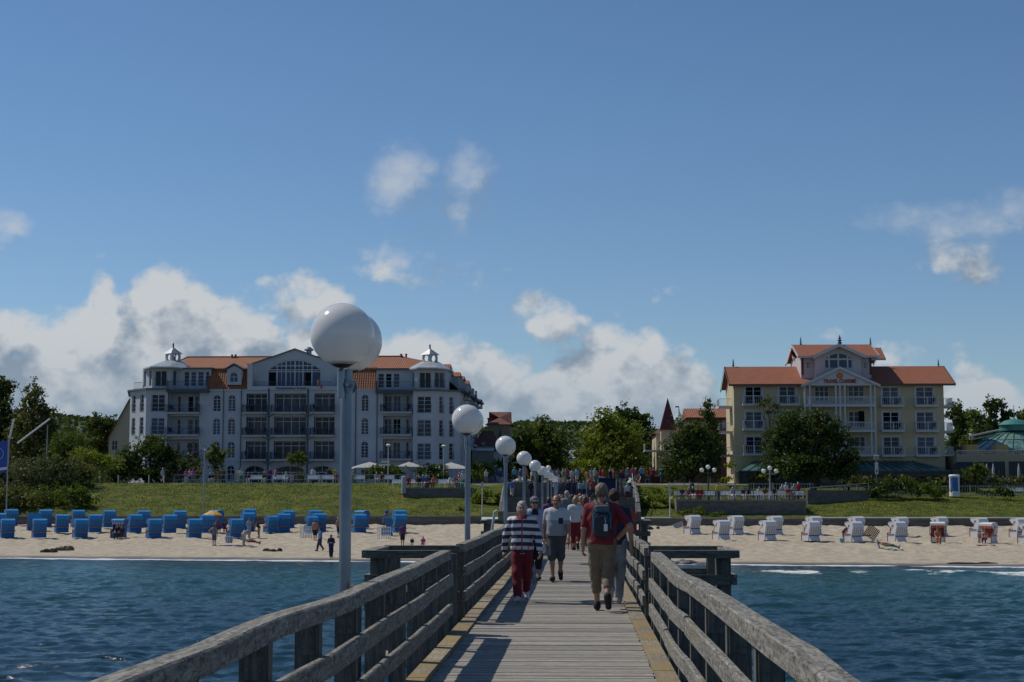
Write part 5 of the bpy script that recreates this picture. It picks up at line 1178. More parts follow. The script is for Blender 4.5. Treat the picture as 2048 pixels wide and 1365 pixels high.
tree('hedge','yellowish garden shrubs behind the right terrace fence','hedge',[(1500,957,16,8),(1525,955,20,9),(1460,930,8,8),(1450,958,18,7)],184,'light',9,.2,trunk=False)
tree('bush','mass of green shrubs left of the stairs','bush',[(975,990,24,14),(1000,1000,18,20),(955,1010,28,16),(985,1018,30,12),(960,995,20,14)],167,'light',10,.2,trunk=False)
tree('bush','low shrubs along the top edge right of the stairs','bush',[(1288,982,22,7),(1318,984,22,7),(1345,985,18,7),(1375,984,20,6)],176,'light',11,.18,trunk=False)
tree('bush','low shrubs at the left terrace wall foot','bush',[(925,1020,24,9),(895,1026,22,5)],163,'mid',11,.18,trunk=False)
tree('bush','mass of green shrubs right of the stairs','bush',[(1295,996,24,13),(1325,1000,22,14),(1290,1018,20,14),(1320,1022,24,11),(1342,1010,14,16)],166,'light',10,.2,trunk=False)
tree('bush','low dark shrubs along the right terrace wall foot','bush',[(1370,1024,22,8),(1400,1022,20,9),(1430,1028,18,5)],159.8,'mid',12,.18,trunk=False)
# far wooded hill
def hz(X, Y):
    pxs = 1156+X/np.maximum(Y, 1)*F; tp = np.interp(pxs, [0,100,170,700,1050,1130,1210,1400,2100], [832,834,842,900,850,852,850,880,900])
    pk = EYE+(991-tp)*1000/F; return GZ+(pk-GZ)*sst(480, 1000, Y)*(1-.5*sst(1050,1500,Y))
mh = mat('wooded_hill', (.014,.028,.010), .95, (.03,.05,.018), .05, detail=6)
sheet('hills', np.arange(-420, 421, 10.), np.arange(470, 1500, 25.), mh, zf=hz)
r = np.random.default_rng(5); n = 26000; Yh = r.uniform(560, 1010, n); Xh = r.uniform(-.36, .30, n)*Yh; Zh = hz(Xh, Yh)+r.uniform(-2, 1.5, n)*(.5+.5*np.sin(Xh*.13)*np.sin(Yh*.11))
u = r.normal(0, 1, (n, 3)); u /= np.linalg.norm(u, axis=1)[:, None]; w_ = r.normal(0, 1, (n, 3)); v = np.cross(u, w_); v /= np.linalg.norm(v, axis=1)[:, None]; C = np.stack([Xh,Yh,Zh],1)
o = np_mesh('distant_wood', np.stack([C-u*1.7,C-v*1.3,C+u*1.7,C+v*1.3],1).reshape(-1,3), np.arange(4*n).reshape(n,4), LM['dark'], smooth=False, rnd=r.random(n)); o['kind'] = 'stuff'

# ================================================================ promenade and stairs
# garden lawn behind the right fence
sheet('garden_lawn', np.array([5.75,9.5,20,40,80,900.]), np.array([178.75,180,182,184,186.5,187.4]), mg, lambda X, Y: .02+0*X)
sheet('garden_lawn', np.array([-24,-18,-14,-10,-7.95]), np.array([178.75,180,182,184,186.5]), mg, lambda X, Y: .02+0*X)
T = thing('stairs', (-.7, 166, 0), 'wide stone stairs with landing rising from the pier end to the promenade', 'stairs')
mst = mat('stair_stone', (.065,.06,.057), .85, (.105,.10,.094), 1.5, rnd=.2); mnos = mat('step_nosing', (.18,.17,.16), .8)
b = MB(T.location); bn = MB(T.location)
xl, xr = -7.4, 5.7
for i in range(10): b.cur = random.random(); z = .15*(i+1); y = 160.6+.36*i; b.box(xl, xr, y, y+.37, -1.2, z); bn.box(xl, xr, y-.012, y+.05, z-.03, z+.003)
b.box(xl, xr, 164.25, 168.6, -1.2, 1.5); bn.box(xl, xr, 164.19, 164.26, 1.44, 1.503)
for i in range(10): b.cur = random.random(); z = 1.5+.155*(i+1); y = 168.6+.38*i; b.box(-6.0, 4.4, y, y+.39, -1.2, z); bn.box(-6.0, 4.4, y-.012, y+.05, z-.03, z+.003)
b.box(xl, xr, 172.4, 180, 0, 3.05)
b.build('steps', mst, T); bn.build('step_nosing', mnos, T)
b = MB(T.location); b.box(xl, xr, 158.6, 160.62, -.6, 0.0); b.build('forecourt', mp, T)
for (a, c, nm) in ((xl-.5, xl, 0), (xr, xr+.5, 0)):
    b = MB(T.location); b.prismx([(159.4,-1.5),(176,-1.5),(176,3.1),(172.5,3.15),(164.6,1.62),(160.2,.12),(159.4,.1)], a, c); b.build('side_wall', mc, T)
mpl = mat('planter_brown_stone', (.11,.09,.085), .85, (.16,.135,.125), 1.5)
for (a, c, z1) in ((-7.35,-3.2,2.95),(4.4,5.66,2.7)):
    b = MB(T.location); b.box(a, c, 168.7, 172.3, 1.4, z1); b.build('pillar_block', mpl, T)
b = MB(T.location); b.box(ax(1240,170),ax(1259,170),169.2,169.9,1.45,2.75); b.build('pillar_block', mnos, T)
for xx in (xl-.2, xr+.1):
    b = MB(T.location); b.tube([(xx,159.8,.05),(xx,159.8,1.0),(xx,164.3,2.5),(xx,166,2.55),(xx,168.6,2.6),(xx,172.4,4.0)], .045, 8)
    for y, z in ((162,.9),(164.3,1.55),(168.6,1.6),(170.5,2.4),(172.4,3.1)): b.tube([(xx,y,z-.3),(xx,y,z+.95)], .035, 6)
    b.build('handrail', M['steel_dull'], T, True)
# terraces
def terrace(name, label, x0, x1, y0, y1, zt, zb=-1.5, fence=True):
    t = thing(name, ((x0+x1)/2, y0, 0), label, 'terrace'); b = MB(t.location); b.box(x0, x1, y0, y0+.35, zb, zt-.12); b.box(x0, x0+.35, y0+.36, y1, zb, zt-.12); b.box(x1-.35, x1, y0+.36, y1, zb, zt-.12); b.build('retaining_wall', mc, t)
    b = MB(t.location); b.box(x0-.06, x1+.06, y0-.06, y0+.42, zt-.118, zt+.02); b.build('coping', mnos, t); b = MB(t.location); b.box(x0+.36, x1-.36, y0+.43, y1, zt-.3, zt); b.build('paving', mp, t)
    if fence:
        f = Face((x0+.05,y0+.15),(x1-.05,y0+.15), world=True); b = f.mb(t); rail(b, 0, f.L, 0, zt+.06, zt+1.0, .3, .02, .04)
        for i in range(int(f.L/1.9)+1): b.box(i*1.9, i*1.9+.05, -.03, .03, zt, zt+1.02)
        b.build('fence', mdk, t)
    return t
TRZ = 1.7-9.5*162/F; tx0, tx1 = ax(1353,161.8,1000), ax(1612,161.8,1000)
terrace('terrace', 'right terrace with grey concrete retaining wall, benches and people on top', tx0, tx1, 161.8, 172, TRZ)
TLZ = 1.7+15*169/F; lx0, lx1 = ax(806,169,990), ax(945,169,990)
terrace('terrace', 'left terrace with dark grey retaining wall beside the stair shrubs', lx0, lx1, 169, 178.6, TLZ, fence=False)
b_ = None
t = thing('wall_pillar', (lx0, 169, TLZ), 'round-topped stone pillar where left railing meets the terrace wall', 'pillar')
b = MB(t.location); b.lathe([(.28,-.6),(.28,1.05),(.24,1.15),(.1,1.22),(0,1.23)], (lx0+.1,168.9,TLZ), 12); b.build('shaft', M['steel_dull'], t, True)
# promenade railing left
YP = 179.2
T = thing('promenade_railing', (ax(575,YP), YP, 3.05), 'long grey two-rail metal railing on top of the left grass bank', 'railing')
f = Face((350,YP),(806,YP)); b = f.mb(T)
for z in (3.05+.93, 3.05+.38): b.box(0, f.L, -.03, .03, z-.035, z+.035)
b.build('rail', M['steel_dull'], T)
for px in np.arange(350, 807, 29.3): b = f.mb(T); u_ = f.u(px); b.box(u_-.03, u_+.03, -.032, .032, 2.6, 4.02); b.build('post', M['steel_dull'], T)
for px, lb in ((238,'leftmost short white bollard post on the bank'),(299,'middle short white bollard post on the bank'),(329,'short white bollard post beside the walking man')):
    t = thing('bollard', (ax(px,YP), YP, 3.0), lb, 'bollard', 'white bollard posts on the bank'); b = MB(); b.lathe([(.06,0),(.06,.9),(.04,.97),(0,.98)], (0,0,0), 10); b.build('post', M['off_white'], t, True)
# right fences
def fence(label, px0, px1, Y, z0, h, m, sp=.28, post=2.0):
    f = Face((px0,Y),(px1,Y)); t = thing('picket_fence', tuple(f.xf((f.L/2,0,z0))), label, 'fence'); b = f.mb(t)
    b.box(0, f.L, -.02, .02, z0+h-.12, z0+h-.06); b.box(0, f.L, -.02, .02, z0+.1, z0+.16)
    for i in range(int(f.L/sp)+1): b.box(i*sp, i*sp+.035, -.028, -.003, z0+.02, z0+h)
    b.build('pickets', m, t)
    for i in range(int(f.L/post)+1): b = f.mb(t); b.box(i*post-.05, i*post+.05, .021, .1, z0-.3, z0+h+.05); b.build('post', m, t)
fence('grey picket fence along the right lawn from bush to right edge', 1640, 2080, 176, 1.62, 1.15, M['steel_dull'])
fence('dark picket fence behind the right terrace benches', 1395, 1625, 175, 1.9, 1.1, M['steel_dull'], .3)
fence('white panel fence behind the round dark tree trunk', 1338, 1400, 176.5, 1.9, 1.2, M['off_white'], 1.2, 2.2)
t = thing('ramp_wall', (ax(1660,170), 170, 1.5), 'low grey ramp wall with sloping handrail right of the terrace', 'wall')
f = Face((1613,168.5),(1735,172)); b = f.mb(t); b.box(0, f.L, 0, .3, .6, f.z(981)); b.build('wall_face', mc, t); b = f.mb(t); b.tube([(0,0,f.z(977)),(f.L,0,f.z(967))], .04, 6)
for i in range(6): b.tube([(f.L*i/5,0,f.z(981)),(f.L*i/5,0,f.z(977-2*i))], .03, 6)
b.build('handrail', M['steel_dull'], t)
# benches
def make_bench():
    t = thing('bench', (0,0,0), 'x', 'bench'); m = M['white']
    b = MB()
    for i in range(3): b.box(-.9, .9, -.22+i*.15, -.1+i*.15, .42, .455)
    b.build('seat', m, t); b = MB()
    for i in range(3): b.add([(x,y+.02*j,z) for j in (0,1) for (x,y,z) in ((-.9,.26+i*.03,.52+i*.13),(.9,.26+i*.03,.52+i*.13),(.9,.285+i*.03,.63+i*.13),(-.9,.285+i*.03,.63+i*.13))],[(0,1,2,3),(7,6,5,4),(0,4,5,1),(3,2,6,7),(0,3,7,4),(1,5,6,2)])
    b.build('backrest', m, t)
    for x in (-.78, .78): b = MB(); b.tube([(x,-.2,0),(x,-.2,.42),(x,.24,.42),(x,.36,.9)], .025, 6); b.tube([(x,.24,.42),(x,.28,0)], .025, 6); b.build('leg', m, t)
    return t
bench = make_bench(); first = True
def put_bench(px, Y, z, rz, lb, grp):
    global first
    p = (ax(px, Y, 960), Y, z); o = bench if first else dup(bench, (0,0,0))
    first = False; o.location = p; o.rotation_euler = (0,0,rz); o['label'] = lb; o['group'] = grp
g1_ = 'white benches along the left promenade'; g2_ = 'white benches on the right terrace'; g3_ = 'white benches on the left terrace'
for i, px in enumerate((512, 560, 630, 652, 714, 772)): put_bench(px, 181, 3.05, 0, '%s white bench from the left along the promenade railing' % ORD[i], g1_)
for i, px in enumerate((800, 826, 845, 893, 905)): put_bench(px, 171+(i % 2)*.8, TLZ, 0 if i != 4 else .4, '%s white bench from the left on the left terrace' % ORD[i], g3_)
for i, px in enumerate((1366, 1390, 1412, 1456, 1477, 1506, 1528, 1567, 1590)): put_bench(px, 163.6+(i % 2)*.5, TRZ, 0, '%s white bench from the left in the right terrace row' % ORD[i], g2_)
put_bench(1472, 168.5, TRZ, 0, 'lone white bench further back on the right terrace, left of lamp', g2_); put_bench(1532, 168, TRZ, 0, 'lone white bench right beside the triple globe lamp post', g2_)
put_bench(2035, 178.5, 1.62, .3, 'white bench behind the picket fence near the right edge', g2_)
# lamps on shore
def triple(px, py, Y, z0, lb, m):
    x = ax(px, Y, py); t = thing('triple_globe_lamp', (x, Y, z0), lb, 'lamp', 'triple globe lamps on the right terrace'); zc = az(py, Y)-z0
    b = MB(); b.lathe([(.16,0),(.16,.5),(.09,.6),(.07,zc-.45),(.10,zc-.4)], (0,0,0), 12); b.tube([(-.65,0,zc-.42),(-.45,0,zc-.52),(0,0,zc-.5),(.45,0,zc-.52),(.65,0,zc-.42)], .04, 8); b.tube([(0,0,zc-.5),(0,0,zc-.1)], .04, 8); b.build('post', m, t, True)
    for dx, dz in ((-.65,-.2),(0,.12),(.65,-.2)): b = MB(); b.sphere((dx,0,zc+dz), .235, 24, 14); b.build('globe', M['globe'], t, 'full')
    return t
triple(1416, 937, 170, TRZ, 'left triple globe lamp on a dark post under the round tree', M['dark_grey']); triple(1539.5, 939, 169.5, TRZ, 'right triple globe lamp on grey post before the huge tree', M['steel_dull'])
t = thing('single_globe_lamp', (ax(1097,164,960), 164, 1.5), 'small single globe lamp rising above the far row on the stair landing', 'lamp'); zc = az(936,164)-1.5
b = MB(); b.lathe([(.05,0),(.045,zc-.2)], (0,0,0), 10); b.build('post', M['steel_dull'], t, True); b = MB(); b.sphere((0,0,zc), .25, 28, 16); b.build('globe', M['globe'], t, 'full')
def pole_light(px, pyt, Y, z0, lb, kind=0, cat='lamp'):
    x = ax(px, Y, 980); t = thing('pole_lamp' if kind < 2 else 'marker_pole', (x, Y, z0), lb, cat); h = az(pyt, Y)-z0
    b = MB(); b.lathe([(.07,0),(.05,h*.5),(.045,h)], (0,0,0), 10); b.build('pole', M['off_white'] if kind else M['steel_dull'], t, True)
    if kind == 1: b = MB(); b.lathe([(.05,h-.05),(.2,h),(.28,h+.12),(.3,h+.16),(.12,h+.3),(0,h+.32)], (0,0,0), 14); b.build('lamp_head', M['off_white'], t, True)
    if kind == 0:
        b = MB(); b.cb(0,0,h+.05,.5,.18,.1); b.cb(0,0,h-.02,.12,.12,.2); b.build('lamp_head', M['off_white'], t)
    if kind == 2: b = MB(); b.cb(0,-.05,h-.35,.26,.22,.6); b.build('control_box', M['steel_dull'], t)
    return t
pole_light(407.5, 899, 160.9, -.3, 'tall thin lamp pole behind the yellow beach parasol', 0); pole_light(776, 893, 182, 3.05, 'white promenade lamp with signs between the left parasols', 1); pole_light(887, 895, 184, 3.05, 'white promenade lamp above the right white parasol', 1)
pole_light(964.5, 964, 161, -.3, 'thin grey marker pole with box left of the stairs', 2, 'pole'); pole_light(1339.5, 976, 158, -.4, 'thin grey marker pole with box right of the stairs', 2, 'pole')
for i, py in enumerate((923.5, 930)):
    t = thing('direction_sign', (ax(771,181.9,py), 181.9, az(py,181.9)), ['upper','lower'][i]+' white direction board on the promenade lamp pole', 'sign'); b = MB(); b.cb(0,-.08,0,.95,.03,.19); b.build('board', M['white'], t); b = MB(); b.cb(.35,-.03,0,.08,.1,.1); b.build('bracket', M['steel_dull'], t)
t = thing('info_sign', (ax(1753,174,940), 174, 1.6), 'grey pole with floodlight and white notice above the right bush', 'sign')
b = MB(); h = az(915,174)-1.6; b.lathe([(.05,0),(.04,h)], (0,0,0), 8); b.build('pole', M['steel_dull'], t); b = MB(); b.cb(0,-.07,h-1.2,.36,.03,1.25); b.build('notice', M['off_white'], t); b = MB(); b.cb(0,-.09,h-1.5,.14,.02,.2); b.build('notice_mark', M['black'], t); b = MB(); b.cb(0,-.1,h-.05,.5,.2,.45,rx=.3); b.build('floodlight', M['steel_dull'], t)
t = thing('advertising_column', (ax(1909,174.5,970), 174.5, 1.6), 'round advertising column with blue poster beside the fence', 'advertising column')
b = MB(); b.lathe([(.58,0),(.58,.45),(.53,.46),(.53,2.05),(.58,2.06),(.6,2.2),(.5,2.3),(0,2.32)], (0,0,0), 24); b.build('drum', M['white'], t, True)
b = MB(); n = 12
for i in range(n): a, c = R(-160+i*8.5), R(-160+(i+1)*8.5); b.quad((.535*cos(a),.535*sin(a),.5),(.535*cos(c),.535*sin(c),.5),(.535*cos(c),.535*sin(c),2.0),(.535*cos(a),.535*sin(a),2.0))
b.build('poster', mat('blue_poster', (.03,.12,.36), .5, (.10,.22,.45), 3, thr=(.5,.7)), t)
# parasols
def parasol(px, pye, Y, rpx, top, lb, m, z0=3.05, square=True, grp=None, nm='parasol'):
    x = ax(px, Y, pye); t = thing(nm, (x, Y, z0), lb, 'parasol', grp); r_ = rpx*Y/F; ze, zt = az(pye, Y)-z0, az(top, Y)-z0; n = 8 if not square else 4; a0 = pi/8 if not square else pi/4+.25; q_ = 1/cos(pi/n) if square else 1
    b = MB(); vs = []
    for k in range(4):
        rr = r_*q_*(1-k/4)**1.0; zz = ze+(zt-ze)*(k/4)**.85
        vs += [(rr*cos(a0+2*pi*i/n), rr*sin(a0+2*pi*i/n), zz) for i in range(n)]
    vs.append((0,0,zt)); fs = [(k*n+i, k*n+(i+1)%n, (k+1)*n+(i+1)%n, (k+1)*n+i) for k in range(3) for i in range(n)]+[(3*n+i, 3*n+(i+1)%n, 4*n) for i in range(n)]
    vs += [(v[0], v[1], v[2]-.12) for v in vs[:n]]; fs += [(i, 4*n+1+i, 4*n+1+(i+1)%n, (i+1)%n) for i in range(n)]; b.add(vs, fs); b.build('canopy', m, t)
    b = MB(); b.tube([(0,0,0),(0,0,zt+.12)], .04, 8); b.build('pole', M['off_white'], t)
    b = MB()
    for i in range(n): b.tube([(0,0,zt-.35),(r_*q_*cos(a0+2*pi*i/n)*.97, r_*q_*sin(a0+2*pi*i/n)*.97, ze-.01)], .015, 4)
    b.build('ribs', M['steel_dull'], t); return t
mpar = mat('cream_parasol_cloth', (.42,.42,.41), .8)
gp = 'white parasols before the white hotel'
parasol(739, 936, 189, 35, 924, 'left white square parasol, right of the tallest lamp pole', mpar, grp=gp); parasol(818, 934, 189, 24, 924, 'middle white parasol between the two hedges', mpar, grp=gp); parasol(902, 938, 187, 33, 925, 'right white parasol left of the second globe lamp', mpar, grp=gp)
parasol(1003, 949, 200, 15, 941, 'blue market parasol in front of the small tree', mat('blue_cloth', (.03,.05,.16), .8)); parasol(1043, 962, 188, 17, 955, 'white low parasol left of the stairs crowd', mpar)
mrw = mat('red_white_parasol', (.5,.5,.52), .8, (.40,.05,.04), .55, (1,0,0), 0, thr=(.49,.5)); parasol(1255, 960, 184, 17, 954.5, 'red and white parasol in front of red kiosk', mrw, square=False)
parasol(1262, 966, 181, 10, 958, 'small white parasol next to the red and white one', mpar, square=False)
for px, lb in ((1974,'closed cream parasol left of pavilion window'),(1987,'closed yellowish parasol before the pavilion'),(2038,'closed cream parasol nearest the right edge')):
    t = thing('closed_parasol', (ax(px,183.5,950), 183.5, 3.0), lb, 'parasol', 'closed parasols before the pavilion'); b = MB(); b.lathe([(.03,0),(.03,.6)], (0,0,0), 8); b.build('pole', M['steel_dull'], t); b = MB(); b.lathe([(.1,.55),(.17,.8),(.14,1.6),(.05,2.2),(0,2.3)], (0,0,0), 10); b.build('folded_canopy', mpar, t, True)
# market stall, monument, awning
T = thing('stall', (ax(1214,167.5,965), 167.5, 1.5), 'dark blue box stall with white corner posts among the crowd', 'stall'); b = MB(); b.box(-.95,.95,-.4,.8,0,.9); b.build('counter', mat('blue_board', (.03,.05,.16), .7), T)
b = MB(); b.box(-1.0,1.0,-.45,.85,1.9,2.02); b.box(-.95,.95,.7,.78,.9,1.9); b.build('roof', mat('navy_cloth', (.025,.035,.10), .8), T)
for sx in (-.95,.95): b = MB(); b.box(sx-.04,sx+.04,-.42,-.34,0,1.9); b.build('post', M['off_white'], T)
# tilted white booms and mast on the left
t = thing('boom_mast', (ax(94,186,900), 186, 3.0), 'thin grey mast with long slanted white boom at left', 'mast'); b = MB(); h = az(848,186)-3.0; b.lathe([(.09,0),(.06,h)], (0,0,0), 8); b.build('mast', M['steel_dull'], t)
b = MB(); p0 = at(35,887,185.8)-Vector(t.location); p1 = at(100,838,185.8)-Vector(t.location); b.tube([tuple(p0),tuple(p1)], .1, 8); b.build('boom', M['white'], t)
t = thing('boom_mast', (ax(17,186,900), 186, 3.0), 'short slanted white boom above the blue flag', 'mast'); b = MB(); p0 = at(19,877,186)-Vector(t.location); p1 = at(28,838,186)-Vector(t.location); b.tube([tuple(p0),tuple(p1)], .12, 8); b.build('boom', M['white'], t); b = MB(); b.lathe([(.07,0),(.06,p0.z)], (p0.x,0,0), 8); b.build('mast', M['steel_dull'], t)
# flag
xf_, Yf = ax(14.5,150,960), 150.0; zf = gz(xf_, Yf); t = thing('flagpole', (xf_, Yf, zf), 'grey flagpole on the beach carrying a blue flag, far left', 'flagpole')
b = MB(); h = az(874,Yf)-zf; b.lathe([(.06,-.2),(.05,h)], (0,0,0), 10); b.sphere((0,0,h+.05), .09, 10, 8); b.build('pole', M['steel_dull'], t, True)
T = thing('flag', (xf_-.06, Yf, zf), 'blue flag with pale ring emblem and white stripe hanging from the left flagpole', 'flag')
z1, z0 = az(880,Yf)-zf, az(944,Yf)-zf; b = MB(); nx, nz = 16, 12; W_ = 1.9; fy = lambda u, v: .16*sin(u*9+v*2)*u+.1*u
vs = [(-W_*u/nx, fy(u/nx, v/nz), z0+(z1-z0)*v/nz-.25*(u/nx)*(1-.3*v/nz)) for v in range(nz+1) for u in range(nx+1)]
fs = [(v*(nx+1)+u, v*(nx+1)+u+1, (v+1)*(nx+1)+u+1, (v+1)*(nx+1)+u) for v in range(nz) for u in range(nx)]
b.add(vs, fs); b.mi = [1 if (i//nx) == 1 else 0 for i in range(len(fs))]; b.build('cloth', [mat('blue_flag_cloth', (.015,.07,.32), .7), mat('white_flag_stripe', (.55,.55,.62), .7)], T, True)
b = MB(); n = 24
def fp3(x, z): u = -x/W_; return (x, fy(u, .5)-.03, z)
zc = z0+(z1-z0)*.62; b.tube([fp3(-1.0+.62*cos(2*pi*i/n), zc+.62*sin(2*pi*i/n)-.12) for i in range(n+1)], .03, 5); b.build('ring_emblem', mat('pale_blue_print', (.35,.42,.6), .7), T)
# bicycles
def make_bike():
    t = thing('bicycle', (0,0,0), 'x', 'bicycle', 'bicycles leaning on the promenade'); m = M['dark_grey']
    for x in (-.5,.5): b = MB(); b.tube([(x+.33*cos(2*pi*i/20),0,.34+.33*sin(2*pi*i/20)) for i in range(21)], .022, 5); [b.tube([(x,0,.34),(x+.32*cos(a),0,.34+.32*sin(a))], .006, 3) for a in np.arange(0, 6.28, .7)]; b.build('wheel', M['black'], t)
    b = MB(); b.tube([(-.5,0,.34),(-.05,0,.32),(.38,0,.78),(-.18,0,.78),(-.5,0,.34)], .02, 6); b.tube([(-.05,0,.32),(-.2,0,.9)], .02, 6); b.tube([(.5,0,.34),(.36,0,.95)], .02, 6); b.build('frame', m, t)
    b = MB(); b.cb(-.21,0,.92,.24,.12,.05); b.build('saddle', M['black'], t); b = MB(); b.tube([(.3,-.25,.98),(.37,-.1,.98),(.36,.1,.98),(.3,.25,.98)], .016, 6); b.build('handlebar', m, t); return t
bk = make_bike()
for i,(px,Y,z,rz,lb) in enumerate(((347,178.9,3.05,.3,'bicycle parked at the left end of the promenade railing'),(265,180,3.02,.1,'bicycle standing before the big dark bushy tree'),(1366,163.1,TRZ,.1,'bicycle at left end of the right terrace'),(1592,163,TRZ,-.2,'bicycle at the right end of the right terrace row'),(1575,163.1,TRZ,.2,'bicycle just left of the one at the right terrace end'),(590,181.6,3.05,.2,'bicycle behind the railing beside the pink cyclist'))):
    o = bk if i == 0 else dup(bk, (0,0,0)); o.location = (ax(px,Y,965), Y, z); o.rotation_euler = (0,0,rz); o['label'] = lb

# ================================================================ beach furniture
mblue = mat('blue_wicker', (.014,.105,.28), .6, (.02,.15,.37), 6, (1,1,4)); mhood = mat('blue_canvas_hood', (.03,.22,.50), .5, (.04,.28,.55), 2); mor = mat('orange_wood_edge', (.38,.13,.04), .6)
mwk = mat('white_wicker', (.52,.53,.56), .6, (.62,.62,.63), 5, (4,4,1)); mwh = mat('white_canvas_hood', (.66,.67,.68), .5); mrw_ = mat('red_brown_wood_edge', (.17,.035,.02), .6); mins = mat('dark_blue_trim', (.03,.04,.09), .6)
def stripes(name, cs, sc, axis=0):
    m = bpy.data.materials.new(name); m.use_nodes = True; k = N(m.node_tree); bs = k.n['Principled BSDF']; co = k.new('ShaderNodeTexCoord').outputs['Object']; sp = k.new('ShaderNodeSeparateXYZ', {0: co}).outputs[axis]
    f = k.m('FRACT', k.m('MULTIPLY', k.m('ADD', sp, 10.0), sc)); c = tuple(cs[0])+(1,)
    for i in range(1, len(cs)): c = k.mix(k.m('GREATER_THAN', f, i/len(cs)), c, tuple(cs[i])+(1,))
    k.put(bs, 'Base Color', c); bs.inputs['Roughness'].default_value = .8; return m
ms_bw = stripes('blue_white_striped_cloth', ((.04,.10,.30),(.55,.57,.6)), 6); ms_ro = stripes('red_orange_striped_cloth', ((.42,.03,.03),(.50,.22,.05),(.12,.03,.10),(.55,.12,.05)), 3.2)
def make_korb(mb_, mh_, me_, mst_, label):
    t = thing('beach_chair', (0,0,0), label, 'beach chair')
    side = [(-.38,.04),(.40,.04),(.42,.66),(.04,.70),(-.06,1.02),(.30,1.36),(.27,1.51),(-.30,1.57),(-.52,1.46),(-.60,1.2),(-.43,.6)]
    for x in (-.6, .56): b = MB(); b.prismx(side, x, x+.04); b.build('side_panel', mb_, t)
    b = MB(); b.prismx([(-.42,.05),(-.38,.05),(-.42,.6),(-.46,.6)], -.56, .56); b.prismx([(-.46,.601),(-.42,.601),(-.59,1.2),(-.63,1.2)], -.56, .56); b.prismx([(-.66,.04),(-.42,.04),(-.455,.42)], -.54, .54); b.build('back_panel', mb_, t)
    b = MB(); pr = [(.32,1.35),(.33,1.51),(.18,1.585),(-.32,1.625),(-.55,1.50),(-.66,1.18),(-.625,1.18),(-.52,1.47),(-.30,1.585),(.17,1.55),(.29,1.49),(.29,1.35)]; b.prismx(pr[::-1], -.615, .615); b.build('hood', mh_, t)
    b = MB(); b.prismx([(.30,1.16),(.31,1.34),(.31,1.49),(.285,1.49),(.285,1.35),(.275,1.18)], -.575, .575); b.build('hood_flap', mst_, t)
    b = MB(); b.box(-.555,.555,-.37,.40,.06,.42); b.build('seat_box', mb_, t); b = MB(); b.cb(0,.03,.47,1.08,.72,.1); b.cb(0,-.40,.85,1.08,.1,.68,rx=.2); b.build('cushion', mst_, t)
    for x in (-.62, .58): b = MB(); b.box(x,x+.04,.401,.46,.02,.70); b.box(x,x+.04,.04,.46,.701,.735); b.build('front_edge', me_, t)
    for x in (-.38,-.13,.13,.38): b = MB(); b.prismx([(-.472,.60),(-.462,.60),(-.632,1.17),(-.645,1.17)], x-.012, x+.012); b.build('back_slat', mins if mb_ is mwk else mst_ if 0 else me_ if 0 else mh_, t)
    for x in (-.66, .60): b = MB(); b.prismx([(-.3,.60),(.38,.56),(.40,.60),(-.3,.65)], x, x+.06); b.build('armrest', me_, t)
    for x in (-.635,.635): b = MB(); b.tube([(x,.35,.62),(x,.1,.95),(x,-.15,1.3)], .016, 5); b.build('tilt_bar', me_, t)
    b = MB(); b.box(-.58,.58,-.5,-.465,.44,.50); b.build('back_band', mins if mb_ is mwk else mor, t)
    return t
KB = make_korb(mblue, mhood, mor, ms_bw, 'x'); KW = make_korb(mwk, mwh, mrw_, ms_ro, 'x'); used = set()
def korb(proto, px, py, th, lb, grp, num=None, sc=1.0):
    p = onground(px, py, 100, 159.4); key = proto.name; o = proto if key not in used else dup(proto, (0,0,0)); used.add(key)
    o.location = p; o.rotation_euler = (0,0,th); o.scale = (sc*.90,sc,sc*1.0); o['label'] = lb; o['group'] = grp
    if num:
        cu = bpy.data.curves.new('n', 'FONT'); cu.body = num; cu.size = .26; cu.extrude = .002; cu.align_x = 'CENTER'; to = bpy.data.objects.new('tmp', cu); COL.objects.link(to); bpy.context.view_layer.update()
        me = bpy.data.meshes.new_from_object(to.evaluated_get(bpy.context.evaluated_depsgraph_get())); bpy.data.objects.remove(to); me.materials.clear(); me.materials.append(M['black']); me.name = 'chair_number'
        for v in me.vertices: v.co = Vector((-.605-v.co.z, -.16-v.co.x, 1.20+v.co.y))
        q_ = bpy.data.objects.new('chair_number', me); COL.objects.link(q_); q_.parent = o
    return o
gb = 'blue hooded beach chairs left of the pier'; gw = 'white hooded beach chairs right of the pier'
KS = 1.04
for i, px in enumerate((14, 78, 160, 307, 388, 470)): korb(KB, px, 1076.5, .52+random.uniform(-.08,.08), 'blue beach chair in the row nearest the water, %s from left' % ORD[i], gb, sc=KS)
for i, (px, py) in enumerate(((-3,1063),(67,1063),(123,1066),(189,1066),(268,1066),(338,1067),(413,1067),(494,1062),(565,1064.5),(637,1064),(717,1066),(797,1066))): korb(KB, px, py, .52+random.uniform(-.09,.09), 'blue beach chair in the middle row, %s from left' % ORD[i], gb, sc=KS)
for i, (px, py) in enumerate(((21,1053.5),(90,1054.5),(155,1055.5),(217,1056),(286,1056.5),(358,1057),(430,1056.5),(497,1053),(574,1057),(628,1056),(722,1057),(798,1056))): korb(KB, px, py, .52+random.uniform(-.09,.09) if px not in (430,722) else 2.6, 'blue beach chair in the back row by the sea wall, %s from left' % ORD[i], gb, sc=KS)
korb(KB, 237, 1077, 3.05, 'occupied blue beach chair facing the camera with blue and white striped hood', gb, sc=KS); korb(KB, 541, 1066, .75, 'blue beach chair reclining behind the white lattice gate', gb, sc=.95); korb(KB, 772, 1071, 1.7, 'blue beach chair turned sideways behind the second white lattice gate', gb, sc=.98); korb(KB, 622, 1066, .6, 'blue beach chair close behind the shirtless man', gb, sc=.92)
